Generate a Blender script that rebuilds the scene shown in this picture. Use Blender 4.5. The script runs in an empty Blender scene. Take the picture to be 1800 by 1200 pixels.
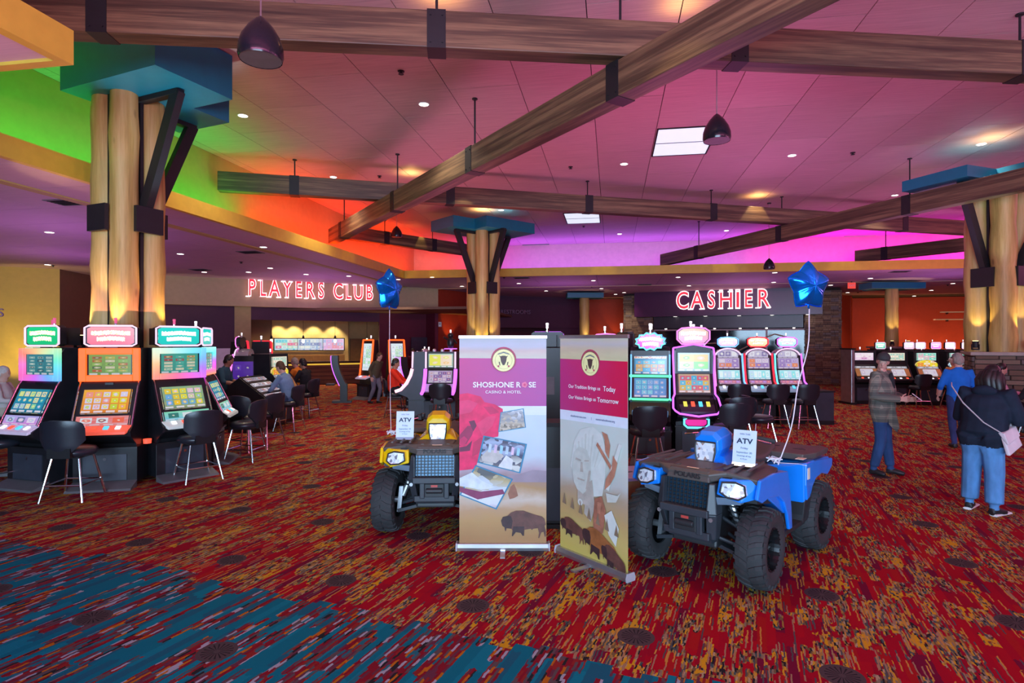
import bpy, math, random
import numpy as np
from mathutils import Vector, Matrix, noise as mnoise
random.seed(7)
sc = bpy.context.scene
COL = sc.collection
PI = math.pi
# ------------------------------------------------------------------ camera
F, CX, CY, H = 1040.0, 900.0, 600.0, 1.95      # focal length in pixels of an 1800 wide frame, eye height
A = math.radians(9.6)                          # the hall's axes against the view
CA, SA = math.cos(A), math.sin(A)
def C(x, y, z=0.0):                            # metres right / ahead of the tripod -> hall coordinates
    return Vector((x*CA - y*SA, x*SA + y*CA, z))
def onz(px, py, z=0.0):                        # where a sight line meets a level
    y = (z-H)*F/(CY-py)
    return C((px-CX)/F*y, y, z)
def atd(px, py, y):                            # a point at a known distance ahead
    return C((px-CX)/F*y, y, H+(CY-py)/F*y)
cam_d = bpy.data.cameras.new('camera'); cam = bpy.data.objects.new('camera', cam_d); COL.objects.link(cam)
cam.location = (0, 0, H); cam.rotation_euler = (PI/2, 0, A)
cam_d.sensor_width = 36; cam_d.lens = 36*F/1800; cam_d.clip_end = 200; cam_d.clip_start = .05
sc.camera = cam
sc.view_settings.view_transform = 'Standard'; sc.view_settings.look = 'None'
sc.view_settings.gamma = 1; sc.view_settings.use_curve_mapping = False
sc.view_settings.exposure = 0.0
w = bpy.data.worlds.new('world'); sc.world = w; w.use_nodes = True
w.node_tree.nodes['Background'].inputs[0].default_value = (.55, .7, 1, 1)
w.node_tree.nodes['Background'].inputs[1].default_value = .35
ZC, ZL = 6.28, 4.40                            # high ceiling, low ceiling
# ------------------------------------------------------------------ lights
def light(kind, loc, color, energy, to=None, size=.1, size_y=None, spot=None, blend=.5, spread=None):
    d = bpy.data.lights.new('lamp', kind); d.energy = energy; d.color = color
    if kind == 'AREA':
        d.shape = 'RECTANGLE' if size_y else 'SQUARE'; d.size = size
        if size_y: d.size_y = size_y
        if spread: d.spread = math.radians(spread)
    else:
        d.shadow_soft_size = size
    if kind == 'SPOT': d.spot_size = math.radians(spot); d.spot_blend = blend
    o = bpy.data.objects.new('lamp', d); COL.objects.link(o); o.location = loc
    if to is not None: o.rotation_euler = Vector(to).to_track_quat('-Z', 'Y').to_euler()
    return o
GREEN, ORANGE, VIOLET, MAGENTA, PINK = (.02, 1, .12), (1, .055, .002), (.42, .1, 1), (1, .02, .85), (1, .12, .32)
COVE = 15.0                                    # watts per metre of cove strip
def cove(p, q, color, up, k=1.0):
    p, q = Vector(p), Vector(q); L = (q-p).length
    o = light('AREA', (p+q)/2, color, COVE*L*k, up, L, .16)
    x = (q-p).normalized(); z = -Vector(up).normalized(); x = (x - z*x.dot(z)).normalized(); y = z.cross(x)
    o.rotation_euler = Matrix((x, y, z)).transposed().to_euler()
cove((-8.5, 4.6, 4.72), (-8.5, 13.2, 4.72), GREEN, (-.45, 0, 1), .60)
cove((-8.5, 13.6, 4.72), (-8.5, 25.2, 4.72), ORANGE, (-.3, 0, 1), 1.25)
cove((-8.4, 25.3, 4.72), (-6.3, 25.3, 4.72), ORANGE, (0, .3, 1), 1.2)
cove((-6.1, 25.3, 4.72), (-5.4, 25.3, 4.72), MAGENTA, (0, .3, 1), 1.0)
cove((-5.3, 25.3, 4.72), (6.0, 25.3, 4.72), VIOLET, (0, .3, 1), 1.35)
cove((6.1, 25.3, 4.72), (17, 25.3, 4.72), MAGENTA, (0, .3, 1), 1.7)
cove((16.2, 3, 4.72), (16.2, 21, 4.72), (1, .25, .6), (-.5, 0, 1), 3.0)
cove((-4.5, .6, 4.72), (16, .6, 4.72), (.95, .2, .5), (0, .8, 1), 2.2)

# added upward fill lamps, over slot banks and floating free, to colour the ceilings
def up_fill(x, y, z, col, e, s=1.6):
    light('AREA', C(x, y, z), col, e, (0, 0, 1), s, s)
for a in ((-5.9, 9.0, 2.4, (1, .34, .30), 26), (2.8, 10.6, 2.4, (.95, .17, .52), 82), (6.0, 14.4, 2.3, (.80, .20, .72), 80), (-1.6, 15.0, 2.3, (1, .22, .42), 80),
          (12.8, 18.6, 2.3, (.80, .28, .62), 75), (1.0, -2.2, 2.4, (.95, .26, .40), 150), (9.5, 3.0, 2.4, (.60, .30, .72), 125), (-4.0, 4.0, 1.2, (1, .30, .18), 60)): up_fill(*a)
LOWV = (.72, .26, .86)
for a in ((-13, 10.5), (-12.5, 16.5), (-15.5, 5.5), (-7.2, 22.5), (2.2, 25.0), (9.5, 24.2), (16, 21.5), (-9.5, 12.5)): up_fill(*a, 2.3, LOWV, 26, 1.8)  # added violet fill lamps below the low ceiling
# ------------------------------------------------------------------ materials
class NT:
    def __init__(s, mat):
        s.t = mat.node_tree; s.N = s.t.nodes; s.L = s.t.links
    def _set(s, sock, v):
        if hasattr(v, 'bl_idname') and 'Socket' in v.bl_idname: s.L.new(v, sock)
        elif v is not None:
            if isinstance(v, (tuple, list, Vector)) and len(v) == 3 and sock.type == 'RGBA': v = (*v, 1)
            sock.default_value = v
    def node(s, kind, **kw):
        n = s.N.new(kind)
        for k, v in kw.items(): setattr(n, k, v)
        return n
    def m(s, op, a, b=None, c=None):
        n = s.node('ShaderNodeMath', operation=op)
        for i, v in enumerate((a, b, c)): s._set(n.inputs[i], v) if v is not None else None
        return n.outputs[0]
    def vm(s, op, a, b=None):
        n = s.node('ShaderNodeVectorMath', operation=op)
        s._set(n.inputs[0], a)
        if b is not None: s._set(n.inputs[1], b)
        return n.outputs['Value'] if op in ('DOT_PRODUCT', 'LENGTH', 'DISTANCE') else n.outputs[0]
    def xyz(s, x, y=0.0, z=0.0):
        n = s.node('ShaderNodeCombineXYZ')
        for i, v in enumerate((x, y, z)): s._set(n.inputs[i], v)
        return n.outputs[0]
    def sep(s, v):
        n = s.node('ShaderNodeSeparateXYZ'); s._set(n.inputs[0], v); return n.outputs
    def coord(s, which='Object'):
        return s.node('ShaderNodeTexCoord').outputs[which]
    def noise(s, v, scale=5, detail=3, rough=.5, out=0):
        n = s.node('ShaderNodeTexNoise'); s._set(n.inputs['Vector'], v)
        n.inputs['Scale'].default_value = scale; n.inputs['Detail'].default_value = detail; n.inputs['Roughness'].default_value = rough
        return n.outputs[out]
    def white(s, v, out='Value'):
        n = s.node('ShaderNodeTexWhiteNoise', noise_dimensions='3D'); s._set(n.inputs['Vector'], v); return n.outputs[out]
    def ramp(s, f, stops, mode='LINEAR'):
        n = s.node('ShaderNodeValToRGB'); r = n.color_ramp; r.interpolation = mode
        while len(r.elements) < len(stops): r.elements.new(.5)
        for e, (p, c) in zip(r.elements, stops): e.position = p; e.color = (*c, 1) if len(c) == 3 else c
        s._set(n.inputs[0], f); return n.outputs[0]
    def mix(s, f, a, b, mode='MIX'):
        n = s.node('ShaderNodeMix', data_type='RGBA', blend_type=mode)
        s._set(n.inputs[0], f); s._set(n.inputs[6], a); s._set(n.inputs[7], b); return n.outputs[2]
    def scale(s, v, k):
        return s.vm('MULTIPLY', v, k)
    def rnd(s):
        return s.node('ShaderNodeObjectInfo').outputs['Random']
def newmat(name):
    m = bpy.data.materials.new(name); m.use_nodes = True
    return m, NT(m), m.node_tree.nodes['Principled BSDF']
_cache = {}
def pm(name, col, rough=.5, metal=0, emit=0, var=.12, scale=6, coat=0, bump=0, ecol=None, spec=.5):
    """plain painted / moulded / metal surface with a little procedural unevenness"""
    if name in _cache: return _cache[name]
    m, t, b = newmat(name)
    n = t.noise(t.coord(), scale, 4)
    lo = tuple(c*(1-var) for c in col); hi = tuple(min(1, c*(1+var)) for c in col)
    c = t.ramp(n, [(.3, lo), (.7, hi)])
    t._set(b.inputs['Base Color'], c)
    b.inputs['Roughness'].default_value = rough; b.inputs['Metallic'].default_value = metal
    b.inputs['Specular IOR Level'].default_value = spec
    if coat: b.inputs['Coat Weight'].default_value = coat; b.inputs['Coat Roughness'].default_value = .08
    if emit:
        t._set(b.inputs['Emission Color'], ecol or col); b.inputs['Emission Strength'].default_value = emit
    if bump:
        bn = t.node('ShaderNodeBump'); bn.inputs['Strength'].default_value = bump; bn.inputs['Distance'].default_value = .01
        t._set(bn.inputs['Height'], t.noise(t.coord(), scale*8, 4)); t._set(b.inputs['Normal'], bn.outputs[0])
    _cache[name] = m
    return m
def glow(name, col, k=3.0):
    """something that gives off light: a tube, a lamp lens"""
    if name in _cache: return _cache[name]
    m, t, b = newmat(name)
    n = t.noise(t.coord(), 9, 2)
    t._set(b.inputs['Base Color'], tuple(c*.5 for c in col)); t._set(b.inputs['Emission Color'], col)
    t._set(b.inputs['Emission Strength'], t.m('MULTIPLY_ADD', n, .3*k, .85*k))
    _cache[name] = m
    return m
def uvcoord(t): return t.sep(t.coord('UV'))
def screen(name, bg, bg2, cols, rows, pal, k=1.6, fill=.40, seed=0, head=0.0, border=None):
    """a lit game screen: a grid of symbols on a graded ground, with an optional title strip"""
    if name in _cache: return _cache[name]
    k *= .62
    m, t, b = newmat(name)
    u, v, _ = uvcoord(t)
    g = t.mix(v, bg, bg2)
    g = t.mix(t.m('MULTIPLY', t.noise(t.xyz(u, v, seed*1.7), 7, 3), .55), g, pal[0])
    lo, hi = .14, .90-head
    vv = t.m('DIVIDE', t.m('SUBTRACT', v, lo), hi-lo)
    uu = t.m('DIVIDE', t.m('SUBTRACT', u, .06), .88)
    cu, cv = t.m('MULTIPLY', uu, cols), t.m('MULTIPLY', vv, rows)
    iu, iv = t.m('FLOOR', cu), t.m('FLOOR', cv)
    fu = t.m('ABSOLUTE', t.m('SUBTRACT', t.m('FRACT', cu), .5)); fv = t.m('ABSOLUTE', t.m('SUBTRACT', t.m('FRACT', cv), .5))
    inside = t.m('MULTIPLY', t.m('MULTIPLY', t.m('GREATER_THAN', uu, 0), t.m('LESS_THAN', uu, 1)), t.m('MULTIPLY', t.m('GREATER_THAN', vv, 0), t.m('LESS_THAN', vv, 1)))
    sq = t.m('MULTIPLY', t.m('LESS_THAN', t.m('MAXIMUM', fu, fv), fill), inside)
    r = t.white(t.xyz(iu, iv, seed))
    c = t.ramp(r, [(i/len(pal), p) for i, p in enumerate(pal)], 'CONSTANT')
    rad = t.m('SQRT', t.m('ADD', t.m('MULTIPLY', fu, fu), t.m('MULTIPLY', fv, fv)))
    wob = t.m('ADD', rad, t.m('MULTIPLY', t.m('SUBTRACT', t.noise(t.xyz(cu, cv, seed), 3.2, 2), .5), .30))
    c2 = t.ramp(t.white(t.xyz(iv, iu, seed+3.3)), [(i/len(pal), p) for i, p in enumerate(pal[::-1])], 'CONSTANT')
    c = t.mix(t.m('MULTIPLY', t.m('LESS_THAN', wob, .24), .85), c, c2)
    c = t.mix(t.m('MULTIPLY', t.m('LESS_THAN', wob, .10), .7), c, (1, .95, .8))
    col = t.mix(sq, g, c)
    # meters along the foot and the title strip
    bu = t.m('FRACT', t.m('MULTIPLY', u, 4.0)); foot = t.m('MULTIPLY', t.m('LESS_THAN', v, .11), t.m('GREATER_THAN', v, .03))
    foot = t.m('MULTIPLY', foot, t.m('LESS_THAN', t.m('ABSOLUTE', t.m('SUBTRACT', bu, .5)), .36))
    col = t.mix(t.m('MULTIPLY', foot, .8), col, (.9, .85, .95))
    if head:
        hv = t.m('MULTIPLY', t.m('GREATER_THAN', v, 1-head), t.m('LESS_THAN', v, .96))
        lt = t.m('GREATER_THAN', t.noise(t.xyz(t.m('MULTIPLY', u, 22), t.m('MULTIPLY', v, 9), seed), 1, 1), .47)
        col = t.mix(hv, col, t.mix(lt, pal[-1], (1, .97, .85)))
    e = t.m('MAXIMUM', t.m('ABSOLUTE', t.m('SUBTRACT', u, .5)), t.m('ABSOLUTE', t.m('SUBTRACT', v, .5)))
    col = t.mix(t.m('GREATER_THAN', e, .478), col, border or (.02, .02, .03))
    t._set(b.inputs['Base Color'], (.02, .02, .02)); b.inputs['Roughness'].default_value = .15
    t._set(b.inputs['Emission Color'], col); b.inputs['Emission Strength'].default_value = k
    _cache[name] = m
    return m
def title_screen(name, bg, bg2, ink, k=2.2, seed=0, lines=2):
    """a lit topper: bright wavy lettering (unreadable in the photograph) on a coloured ground"""
    if name in _cache: return _cache[name]
    k *= .8
    m, t, b = newmat(name)
    u, v, _ = uvcoord(t)
    g = t.mix(v, bg, bg2)
    wv = t.m('ADD', v, t.m('MULTIPLY', t.m('SINE', t.m('MULTIPLY', u, 9.0)), .025))
    wv = t.m('ADD', wv, t.m('MULTIPLY', t.m('SUBTRACT', t.noise(t.xyz(t.m('MULTIPLY', u, 26), t.m('FLOOR', t.m('MULTIPLY', v, 3)), seed), 1, 1), .5), .16))
    row = t.m('MULTIPLY', t.m('SUBTRACT', wv, .16), lines/.68)
    fr = t.m('FRACT', row); band = t.m('MULTIPLY', t.m('LESS_THAN', t.m('ABSOLUTE', t.m('SUBTRACT', fr, .5)), .36), t.m('MULTIPLY', t.m('GREATER_THAN', row, 0), t.m('LESS_THAN', row, lines)))
    idx = t.m('FLOOR', row)
    half = t.m('MULTIPLY_ADD', t.m('MODULO', idx, 2), .12, .30)
    band = t.m('MULTIPLY', band, t.m('LESS_THAN', t.m('ABSOLUTE', t.m('SUBTRACT', u, .5)), half))
    gl = t.m('GREATER_THAN', t.noise(t.xyz(t.m('MULTIPLY', u, 17), t.m('MULTIPLY', v, 8), seed), 1, 2, .6), .43)
    core = t.m('LESS_THAN', t.m('ABSOLUTE', t.m('SUBTRACT', fr, .5)), .30)
    col = t.mix(t.m('MULTIPLY', band, .75), g, ink)
    col = t.mix(t.m('MULTIPLY', t.m('MULTIPLY', band, core), gl), col, (1, .98, .92))
    t._set(b.inputs['Base Color'], (.03, .03, .03)); b.inputs['Roughness'].default_value = .15
    t._set(b.inputs['Emission Color'], col); b.inputs['Emission Strength'].default_value = k
    _cache[name] = m
    return m
def rainbow(name, cols, k=3.0, axis='ang'):
    """an LED surround whose colour runs round it"""
    if name in _cache: return _cache[name]
    m, t, b = newmat(name)
    g = t.coord('Generated'); x, y, z = t.sep(g)
    if axis == 'ang':
        f = t.m('MULTIPLY_ADD', t.m('ARCTAN2', t.m('SUBTRACT', z, .5), t.m('SUBTRACT', x, .5)), 1/(2*PI), .5)
    else: f = z
    n = len(cols)
    c = t.ramp(f, [(i/(n-1), q) for i, q in enumerate(cols)])
    t._set(b.inputs['Base Color'], (.3, .3, .3)); t._set(b.inputs['Emission Color'], c); b.inputs['Emission Strength'].default_value = k
    _cache[name] = m
    return m
def wood_mat(name, c1, c2, c3, along='X', sc_=(.5, 9, 9), rough=.45, knots=False):
    m, t, b = newmat(name)
    p = t.coord(); r = t.rnd()
    p = t.vm('ADD', p, t.xyz(t.m('MULTIPLY', r, 31.0), t.m('MULTIPLY', r, 17.0), 0))
    q = t.scale(p, sc_)
    n1 = t.noise(q, 1.0, 5, .6); n2 = t.noise(t.scale(p, tuple(s*5 for s in sc_)), 1.0, 3, .6)
    f = t.m('ADD', t.m('MULTIPLY', n1, .75), t.m('MULTIPLY', n2, .25))
    c = t.ramp(f, [(.30, c1), (.47, c2), (.62, c3), (.75, c2)])
    if knots:
        vo = t.node('ShaderNodeTexVoronoi', feature='F1'); t._set(vo.inputs['Vector'], t.scale(p, (2.6, 2.6, 1.15))); vo.inputs['Scale'].default_value = 1.0
        k = t.ramp(vo.outputs['Distance'], [(.05, (1, 1, 1)), (.11, (0, 0, 0))])
        c = t.mix(t.m('MULTIPLY', k, .55), c, tuple(v*.35 for v in c1))
    t._set(b.inputs['Base Color'], c); b.inputs['Roughness'].default_value = rough
    return m
def M_(d): return d
BLACK = pm('black_plastic', (.012, .012, .014), .35)
BLACKM = pm('black_steel', (.010, .011, .014), .55, .0)
CAB = pm('cabinet_black', (.014, .015, .019), .28, var=.2)
CABBLUE = pm('cabinet_slate', (.035, .042, .06), .4)
CHROME = pm('chrome', (.78, .78, .8), .14, 1)
SILVER = pm('brushed_silver', (.55, .56, .6), .32, .9)
DARKV = pm('dark_vinyl', (.018, .019, .028), .33, bump=.05)
GREYT = pm('grey_trim', (.12, .12, .13), .5)
WHITEP = pm('white_paint', (.75, .75, .75), .5)
RUBBER = pm('rubber', (.030, .030, .033), .75, bump=.25, scale=12)
LAMPW = glow('lamp_lens', (1, .93, .82), 7)
# ------------------------------------------------------------------ mesh building
class MB:
    def __init__(s): s.v, s.f, s.uv, s.mi = [], [], {}, []
    def add(s, vs, fs, uv=None, mi=0):
        o = len(s.v); s.v += [tuple(p) for p in vs]
        for i, f in enumerate(fs):
            if uv and i in uv: s.uv[len(s.f)] = uv[i]
            s.f.append(tuple(o+k for k in f)); s.mi.append(mi)
        return s
    def box(s, c, d, R=None, mi=0):
        x, y, z = d[0]/2, d[1]/2, d[2]/2
        vs = [Vector(p) for p in ((-x,-y,-z),(x,-y,-z),(x,y,-z),(-x,y,-z),(-x,-y,z),(x,-y,z),(x,y,z),(-x,y,z))]
        if R is not None: vs = [R @ p for p in vs]
        return s.hexa([p+Vector(c) for p in vs], mi)
    def hexa(s, vs, mi=0):
        return s.add(vs, [(0,3,2,1),(4,5,6,7),(0,1,5,4),(1,2,6,5),(2,3,7,6),(3,0,4,7)], mi=mi)
    def quad(s, a, b, c, d, mi=0):
        return s.add([a, b, c, d], [(0,1,2,3)], {0: [(0,0),(1,0),(1,1),(0,1)]}, mi)
    def slab(s, a, b, c, d, t, mi=0):
        """a plate: corner loop a b c d faces the viewer (with picture coordinates), thickness t goes behind"""
        a, b, c, d = map(Vector, (a, b, c, d)); n = (b-a).cross(d-a).normalized()*t
        s.add([a, b, c, d, a-n, b-n, c-n, d-n], [(0,1,2,3),(7,6,5,4),(0,4,5,1),(1,5,6,2),(2,6,7,3),(3,7,4,0)], {0: [(0,0),(1,0),(1,1),(0,1)]}, mi)
        return s
    def prism(s, poly, o, ex, ey, depth, mi=0, uv=False):
        """polygon (a,b) in the plane o + a*ex + b*ey, pushed back along -(ex x ey) by depth"""
        o, ex, ey = Vector(o), Vector(ex), Vector(ey); n = ex.cross(ey).normalized()*depth
        k = len(poly); area = sum(poly[i][0]*poly[(i+1)%k][1]-poly[(i+1)%k][0]*poly[i][1] for i in range(k))
        if area < 0: poly = poly[::-1]
        fr = [o+ex*a+ey*b for a, b in poly]
        xs = [p[0] for p in poly]; ys = [p[1] for p in poly]
        U = {0: [((a-min(xs))/max(1e-6, max(xs)-min(xs)), (b-min(ys))/max(1e-6, max(ys)-min(ys))) for a, b in poly]}
        if depth == 0: return s.add(fr, [tuple(range(k))], U, mi)
        fs = [tuple(range(k)), tuple(range(2*k-1, k-1, -1))]+[(i, k+i, k+(i+1) % k, (i+1) % k) for i in range(k)]
        return s.add(fr+[p-n for p in fr], fs, U, mi)
    def rings(s, rs, cap=True, mi=0, closed=False):
        n = len(rs[0]); vs = [p for r in rs for p in r]; fs = []
        m = len(rs) if closed else len(rs)-1
        for i in range(m):
            a, b = i*n, ((i+1) % len(rs))*n
            for j in range(n):
                fs.append((a+j, a+(j+1) % n, b+(j+1) % n, b+j))
        if cap and not closed:
            fs.append(tuple(range(n-1, -1, -1))); fs.append(tuple(range((len(rs)-1)*n, len(rs)*n)))
        return s.add(vs, fs, mi=mi)
    def tube(s, pts, r, n=8, mi=0, closed=False, flat=1.0, cap=True):
        pts = [Vector(p) for p in pts]; rr = r if isinstance(r, (list, tuple)) else [r]*len(pts)
        out = []; prev = None
        for i, p in enumerate(pts):
            if closed: d = pts[(i+1) % len(pts)]-pts[i-1]
            else: d = pts[min(i+1, len(pts)-1)]-pts[max(i-1, 0)]
            d = d.normalized() if d.length > 1e-9 else Vector((0, 0, 1))
            if prev is None:
                up = Vector((0, 0, 1)) if abs(d.z) < .9 else Vector((0, 1, 0))
                x = up.cross(d).normalized()
            else:
                x = (prev - d*prev.dot(d)).normalized()
            prev = x; y = d.cross(x)
            out.append([p+(x*math.cos(2*PI*j/n)+y*math.sin(2*PI*j/n)*flat)*rr[i] for j in range(n)])
        return s.rings(out, cap, mi, closed)
    def lathe(s, prof, c=(0,0,0), n=16, axis='Z', mi=0, cap=True):
        c = Vector(c); rs = []
        for r, h in prof:
            ring = []
            for j in range(n):
                a = 2*PI*j/n; x, y = r*math.cos(a), r*math.sin(a)
                ring.append(c+(Vector((x, y, h)) if axis == 'Z' else Vector((h, x, y)) if axis == 'X' else Vector((y, h, x))))
            rs.append(ring)
        return s.rings(rs, cap, mi)
    def ell(s, c, r, n=12, m=8, R=None, mi=0):
        c = Vector(c); rs = []
        for i in range(m+1):
            th = PI*i/m; th = min(max(th, .06), PI-.06)
            ring = []
            for j in range(n):
                a = 2*PI*j/n; p = Vector((r[0]*math.sin(th)*math.cos(a), r[1]*math.sin(th)*math.sin(a), -r[2]*math.cos(th)))
                ring.append(c+(R @ p if R is not None else p))
            rs.append(ring)
        return s.rings(rs, True, mi)
    def mesh(s, name):
        me = bpy.data.meshes.new(name); me.from_pydata(s.v, [], s.f)
        if s.uv:
            l = me.uv_layers.new(name='UVMap').data
            for i, p in enumerate(me.polygons):
                u = s.uv.get(i)
                if u:
                    for k, li in enumerate(p.loop_indices): l[li].uv = u[k]
        if any(s.mi): me.polygons.foreach_set('material_index', s.mi)
        return me
def smooth(me, ang=40):
    me.polygons.foreach_set('use_smooth', [True]*len(me.polygons))
    try: me.set_sharp_from_angle(angle=math.radians(ang))
    except Exception: pass
def part(name, mb, mat, parent=None, loc=None, rot=None, bevel=0, sm=None, **props):
    me = mb.mesh(name) if isinstance(mb, MB) else mb
    for x in (mat if isinstance(mat, (list, tuple)) else [mat]): me.materials.append(x)
    o = bpy.data.objects.new(name, me); COL.objects.link(o)
    if parent is not None: o.parent = parent
    if loc is not None: o.location = loc
    if rot is not None: o.rotation_euler = rot if not isinstance(rot, (int, float)) else (0, 0, rot)
    if bevel:
        b = o.modifiers.new('edge', 'BEVEL'); b.width = bevel; b.segments = 2; b.limit_method = 'ANGLE'; b.angle_limit = math.radians(35)
    if sm: smooth(me, sm)
    for k, v in props.items(): o[k] = v
    return o
def tag(o, label, cat, group=None):
    o['label'] = label; o['category'] = cat
    if group: o['group'] = group
    return o
def thing(name, label, cat, loc=(0,0,0), rot=0, group=None):
    o = bpy.data.objects.new(name, None); COL.objects.link(o)
    o.location = loc; o.rotation_euler = (0, 0, rot); o.empty_display_size = .1
    return tag(o, label, cat, group)
def copy_tree(o, parent=None):
    c = o.copy(); COL.objects.link(c)
    if parent is not None: c.parent = parent
    for ch in list(o.children): copy_tree(ch, c)
    return c
def struct(name, mb, mat, parent=None, **kw):
    o = part(name, mb, mat, parent, **kw)
    if parent is None: o['kind'] = 'structure'
    return o
def text(name, s, size, mat, parent=None, loc=(0,0,0), rot=(PI/2, 0, 0), ext=.004, outline=0, ax='CENTER', sx=1.0, space=1.0, bold=0.0):
    cu = bpy.data.curves.new(name, 'FONT'); cu.body = s; cu.size = size; cu.align_x = ax; cu.align_y = 'CENTER'
    cu.extrude = ext; cu.space_character = space; cu.offset = bold*size
    if outline: cu.fill_mode = 'NONE'; cu.bevel_depth = outline; cu.extrude = 0; cu.bevel_resolution = 1
    cu.resolution_u = 4
    cu.materials.append(mat)
    o = bpy.data.objects.new(name, cu); COL.objects.link(o)
    if parent is not None: o.parent = parent
    o.location = loc; o.rotation_euler = rot; o.scale = (sx, 1, 1)
    return o
# ------------------------------------------------------------------ carpet
def carpet():
    m, t, b = newmat('patterned_carpet')
    ang = math.radians(22.5)
    S = C(math.sin(ang), math.cos(ang)); T = C(math.cos(ang), -math.sin(ang))
    P = t.coord('Object')
    a0, b0 = t.vm('DOT_PRODUCT', P, S), t.vm('DOT_PRODUCT', P, T)
    nz = t.noise(t.xyz(t.m('MULTIPLY', a0, 3), t.m('MULTIPLY', b0, 22)), 1, 2)
    a = t.m('ADD', a0, t.m('MULTIPLY', t.m('SUBTRACT', nz, .5), .12))
    bb = t.m('ADD', b0, t.m('MULTIPLY', t.m('SUBTRACT', t.noise(t.xyz(t.m('MULTIPLY', a0, 24), t.m('MULTIPLY', b0, 12)), 1, 1), .5), .014))
    def cells(wid, leng, sd, off=5.3):
        ib = t.m('FLOOR', t.m('DIVIDE', bb, wid))
        r = t.white(t.xyz(ib, sd, .37))
        ia = t.m('FLOOR', t.m('ADD', t.m('DIVIDE', a, leng), t.m('MULTIPLY', r, off)))
        return t.white(t.xyz(ib, ia, sd))
    red = t.ramp(cells(.058, .50, 1.5), [(0, (.32, .002, .017)), (.3, (.27, .002, .019)), (.55, (.35, .003, .015)), (.76, (.15, .004, .034)), (.88, (.34, .009, .012))], 'CONSTANT')
    fine = t.ramp(cells(.0115, .042, 2.7), [(0, (.018, .017, .022)), (.12, (.16, .11, .05)), (.26, (.34, .21, .05)), (.42, (.54, .32, .02)), (.55, (.22, .18, .13)), (.66, (.05, .09, .10)), (.76, (.38, .31, .19)), (.86, (.22, .012, .02))], 'CONSTANT')
    gold = t.m('GREATER_THAN', cells(.085, .20, 21.7), .80)
    fine = t.mix(t.m('MULTIPLY', gold, t.m('GREATER_THAN', cells(.014, .034, 23.1), .42)), fine, (.56, .32, .012))
    # clusters of yellow / olive / black fragments
    pc = cells(.085, .30, 4.1); pn = t.noise(t.xyz(t.m('MULTIPLY', a0, 1.1), t.m('MULTIPLY', b0, 2.2)), 1, 2)
    mask = t.m('GREATER_THAN', t.m('ADD', t.m('MULTIPLY', pc, .62), t.m('MULTIPLY', pn, .75)), .69)
    hole = t.m('GREATER_THAN', cells(.02, .10, 9.2), .26)
    mask = t.m('MULTIPLY', mask, hole)
    thin = t.m('GREATER_THAN', cells(.009, .17, 6.6), .85)
    thinc = t.ramp(cells(.009, .17, 7.7), [(0, (.50, .27, .05)), (.4, (.32, .20, .12)), (.7, (.07, .08, .09))], 'CONSTANT')
    col = t.mix(thin, t.mix(mask, red, fine), thinc)
    # blue border zone
    tw = cells(.048, .55, 11.3); tw2 = cells(.10, .95, 12.9)
    teal = t.ramp(cells(.062, .62, 13.1), [(0, (.004, .155, .235)), (.5, (.012, .115, .19)), (.75, (.005, .19, .28))], 'CONSTANT')
    bl = t.ramp(cells(.017, .085, 14.8), [(0, (.20, .008, .022)), (.22, (.12, .03, .06)), (.38, (.10, .075, .085)), (.52, (.33, .36, .46)), (.62, (.24, .02, .02)), (.74, (.42, .14, .01)), (.82, (.02, .02, .025)), (.88, (.02, .14, .20))], 'CONSTANT')
    tm = t.m('GREATER_THAN', t.m('ADD', t.m('MULTIPLY', tw, .6), t.m('MULTIPLY', tw2, .5)), .60)
    blue = t.mix(tm, bl, teal)
    step = t.m('MULTIPLY', t.m('SUBTRACT', t.white(t.xyz(t.m('FLOOR', t.m('DIVIDE', b0, .16)), 3.3, 1)), .5), .16)
    zone = t.m('LESS_THAN', t.m('ADD', a0, step), 3.52)
    col = t.mix(zone, col, blue)
    # grey medallions on a square grid
    g = 1.2
    ma = t.m('MULTIPLY', t.m('SUBTRACT', t.m('FRACT', t.m('DIVIDE', t.m('SUBTRACT', a0, 3.93-g/2), g)), .5), g)
    mb = t.m('MULTIPLY', t.m('SUBTRACT', t.m('FRACT', t.m('DIVIDE', t.m('SUBTRACT', b0, -1.94-g/2), g)), .5), g)
    rr = t.m('SQRT', t.m('ADD', t.m('MULTIPLY', ma, ma), t.m('MULTIPLY', mb, mb)))
    th = t.m('ARCTAN2', mb, ma)
    ray = t.m('GREATER_THAN', t.m('COSINE', t.m('MULTIPLY', th, 18)), .45)
    ray = t.m('MULTIPLY', ray, t.m('MULTIPLY', t.m('GREATER_THAN', rr, .02), t.m('LESS_THAN', rr, .095)))
    med = t.mix(ray, (.075, .055, .062), (.022, .018, .022))
    col = t.mix(t.m('LESS_THAN', rr, .122), col, med)
    pile = t.noise(P, 260, 2)
    col = t.mix(t.m('MULTIPLY', t.m('SUBTRACT', pile, .35), .5), col, (0, 0, 0))
    t._set(b.inputs['Base Color'], col); b.inputs['Roughness'].default_value = .95; b.inputs['Specular IOR Level'].default_value = .1
    bn = t.node('ShaderNodeBump'); bn.inputs['Strength'].default_value = .3; bn.inputs['Distance'].default_value = .004
    t._set(bn.inputs['Height'], pile); t._set(b.inputs['Normal'], bn.outputs[0])
    return m
struct('floor', MB().box((1, 16.5, -.1), (56, 50, .2)), carpet())
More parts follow.
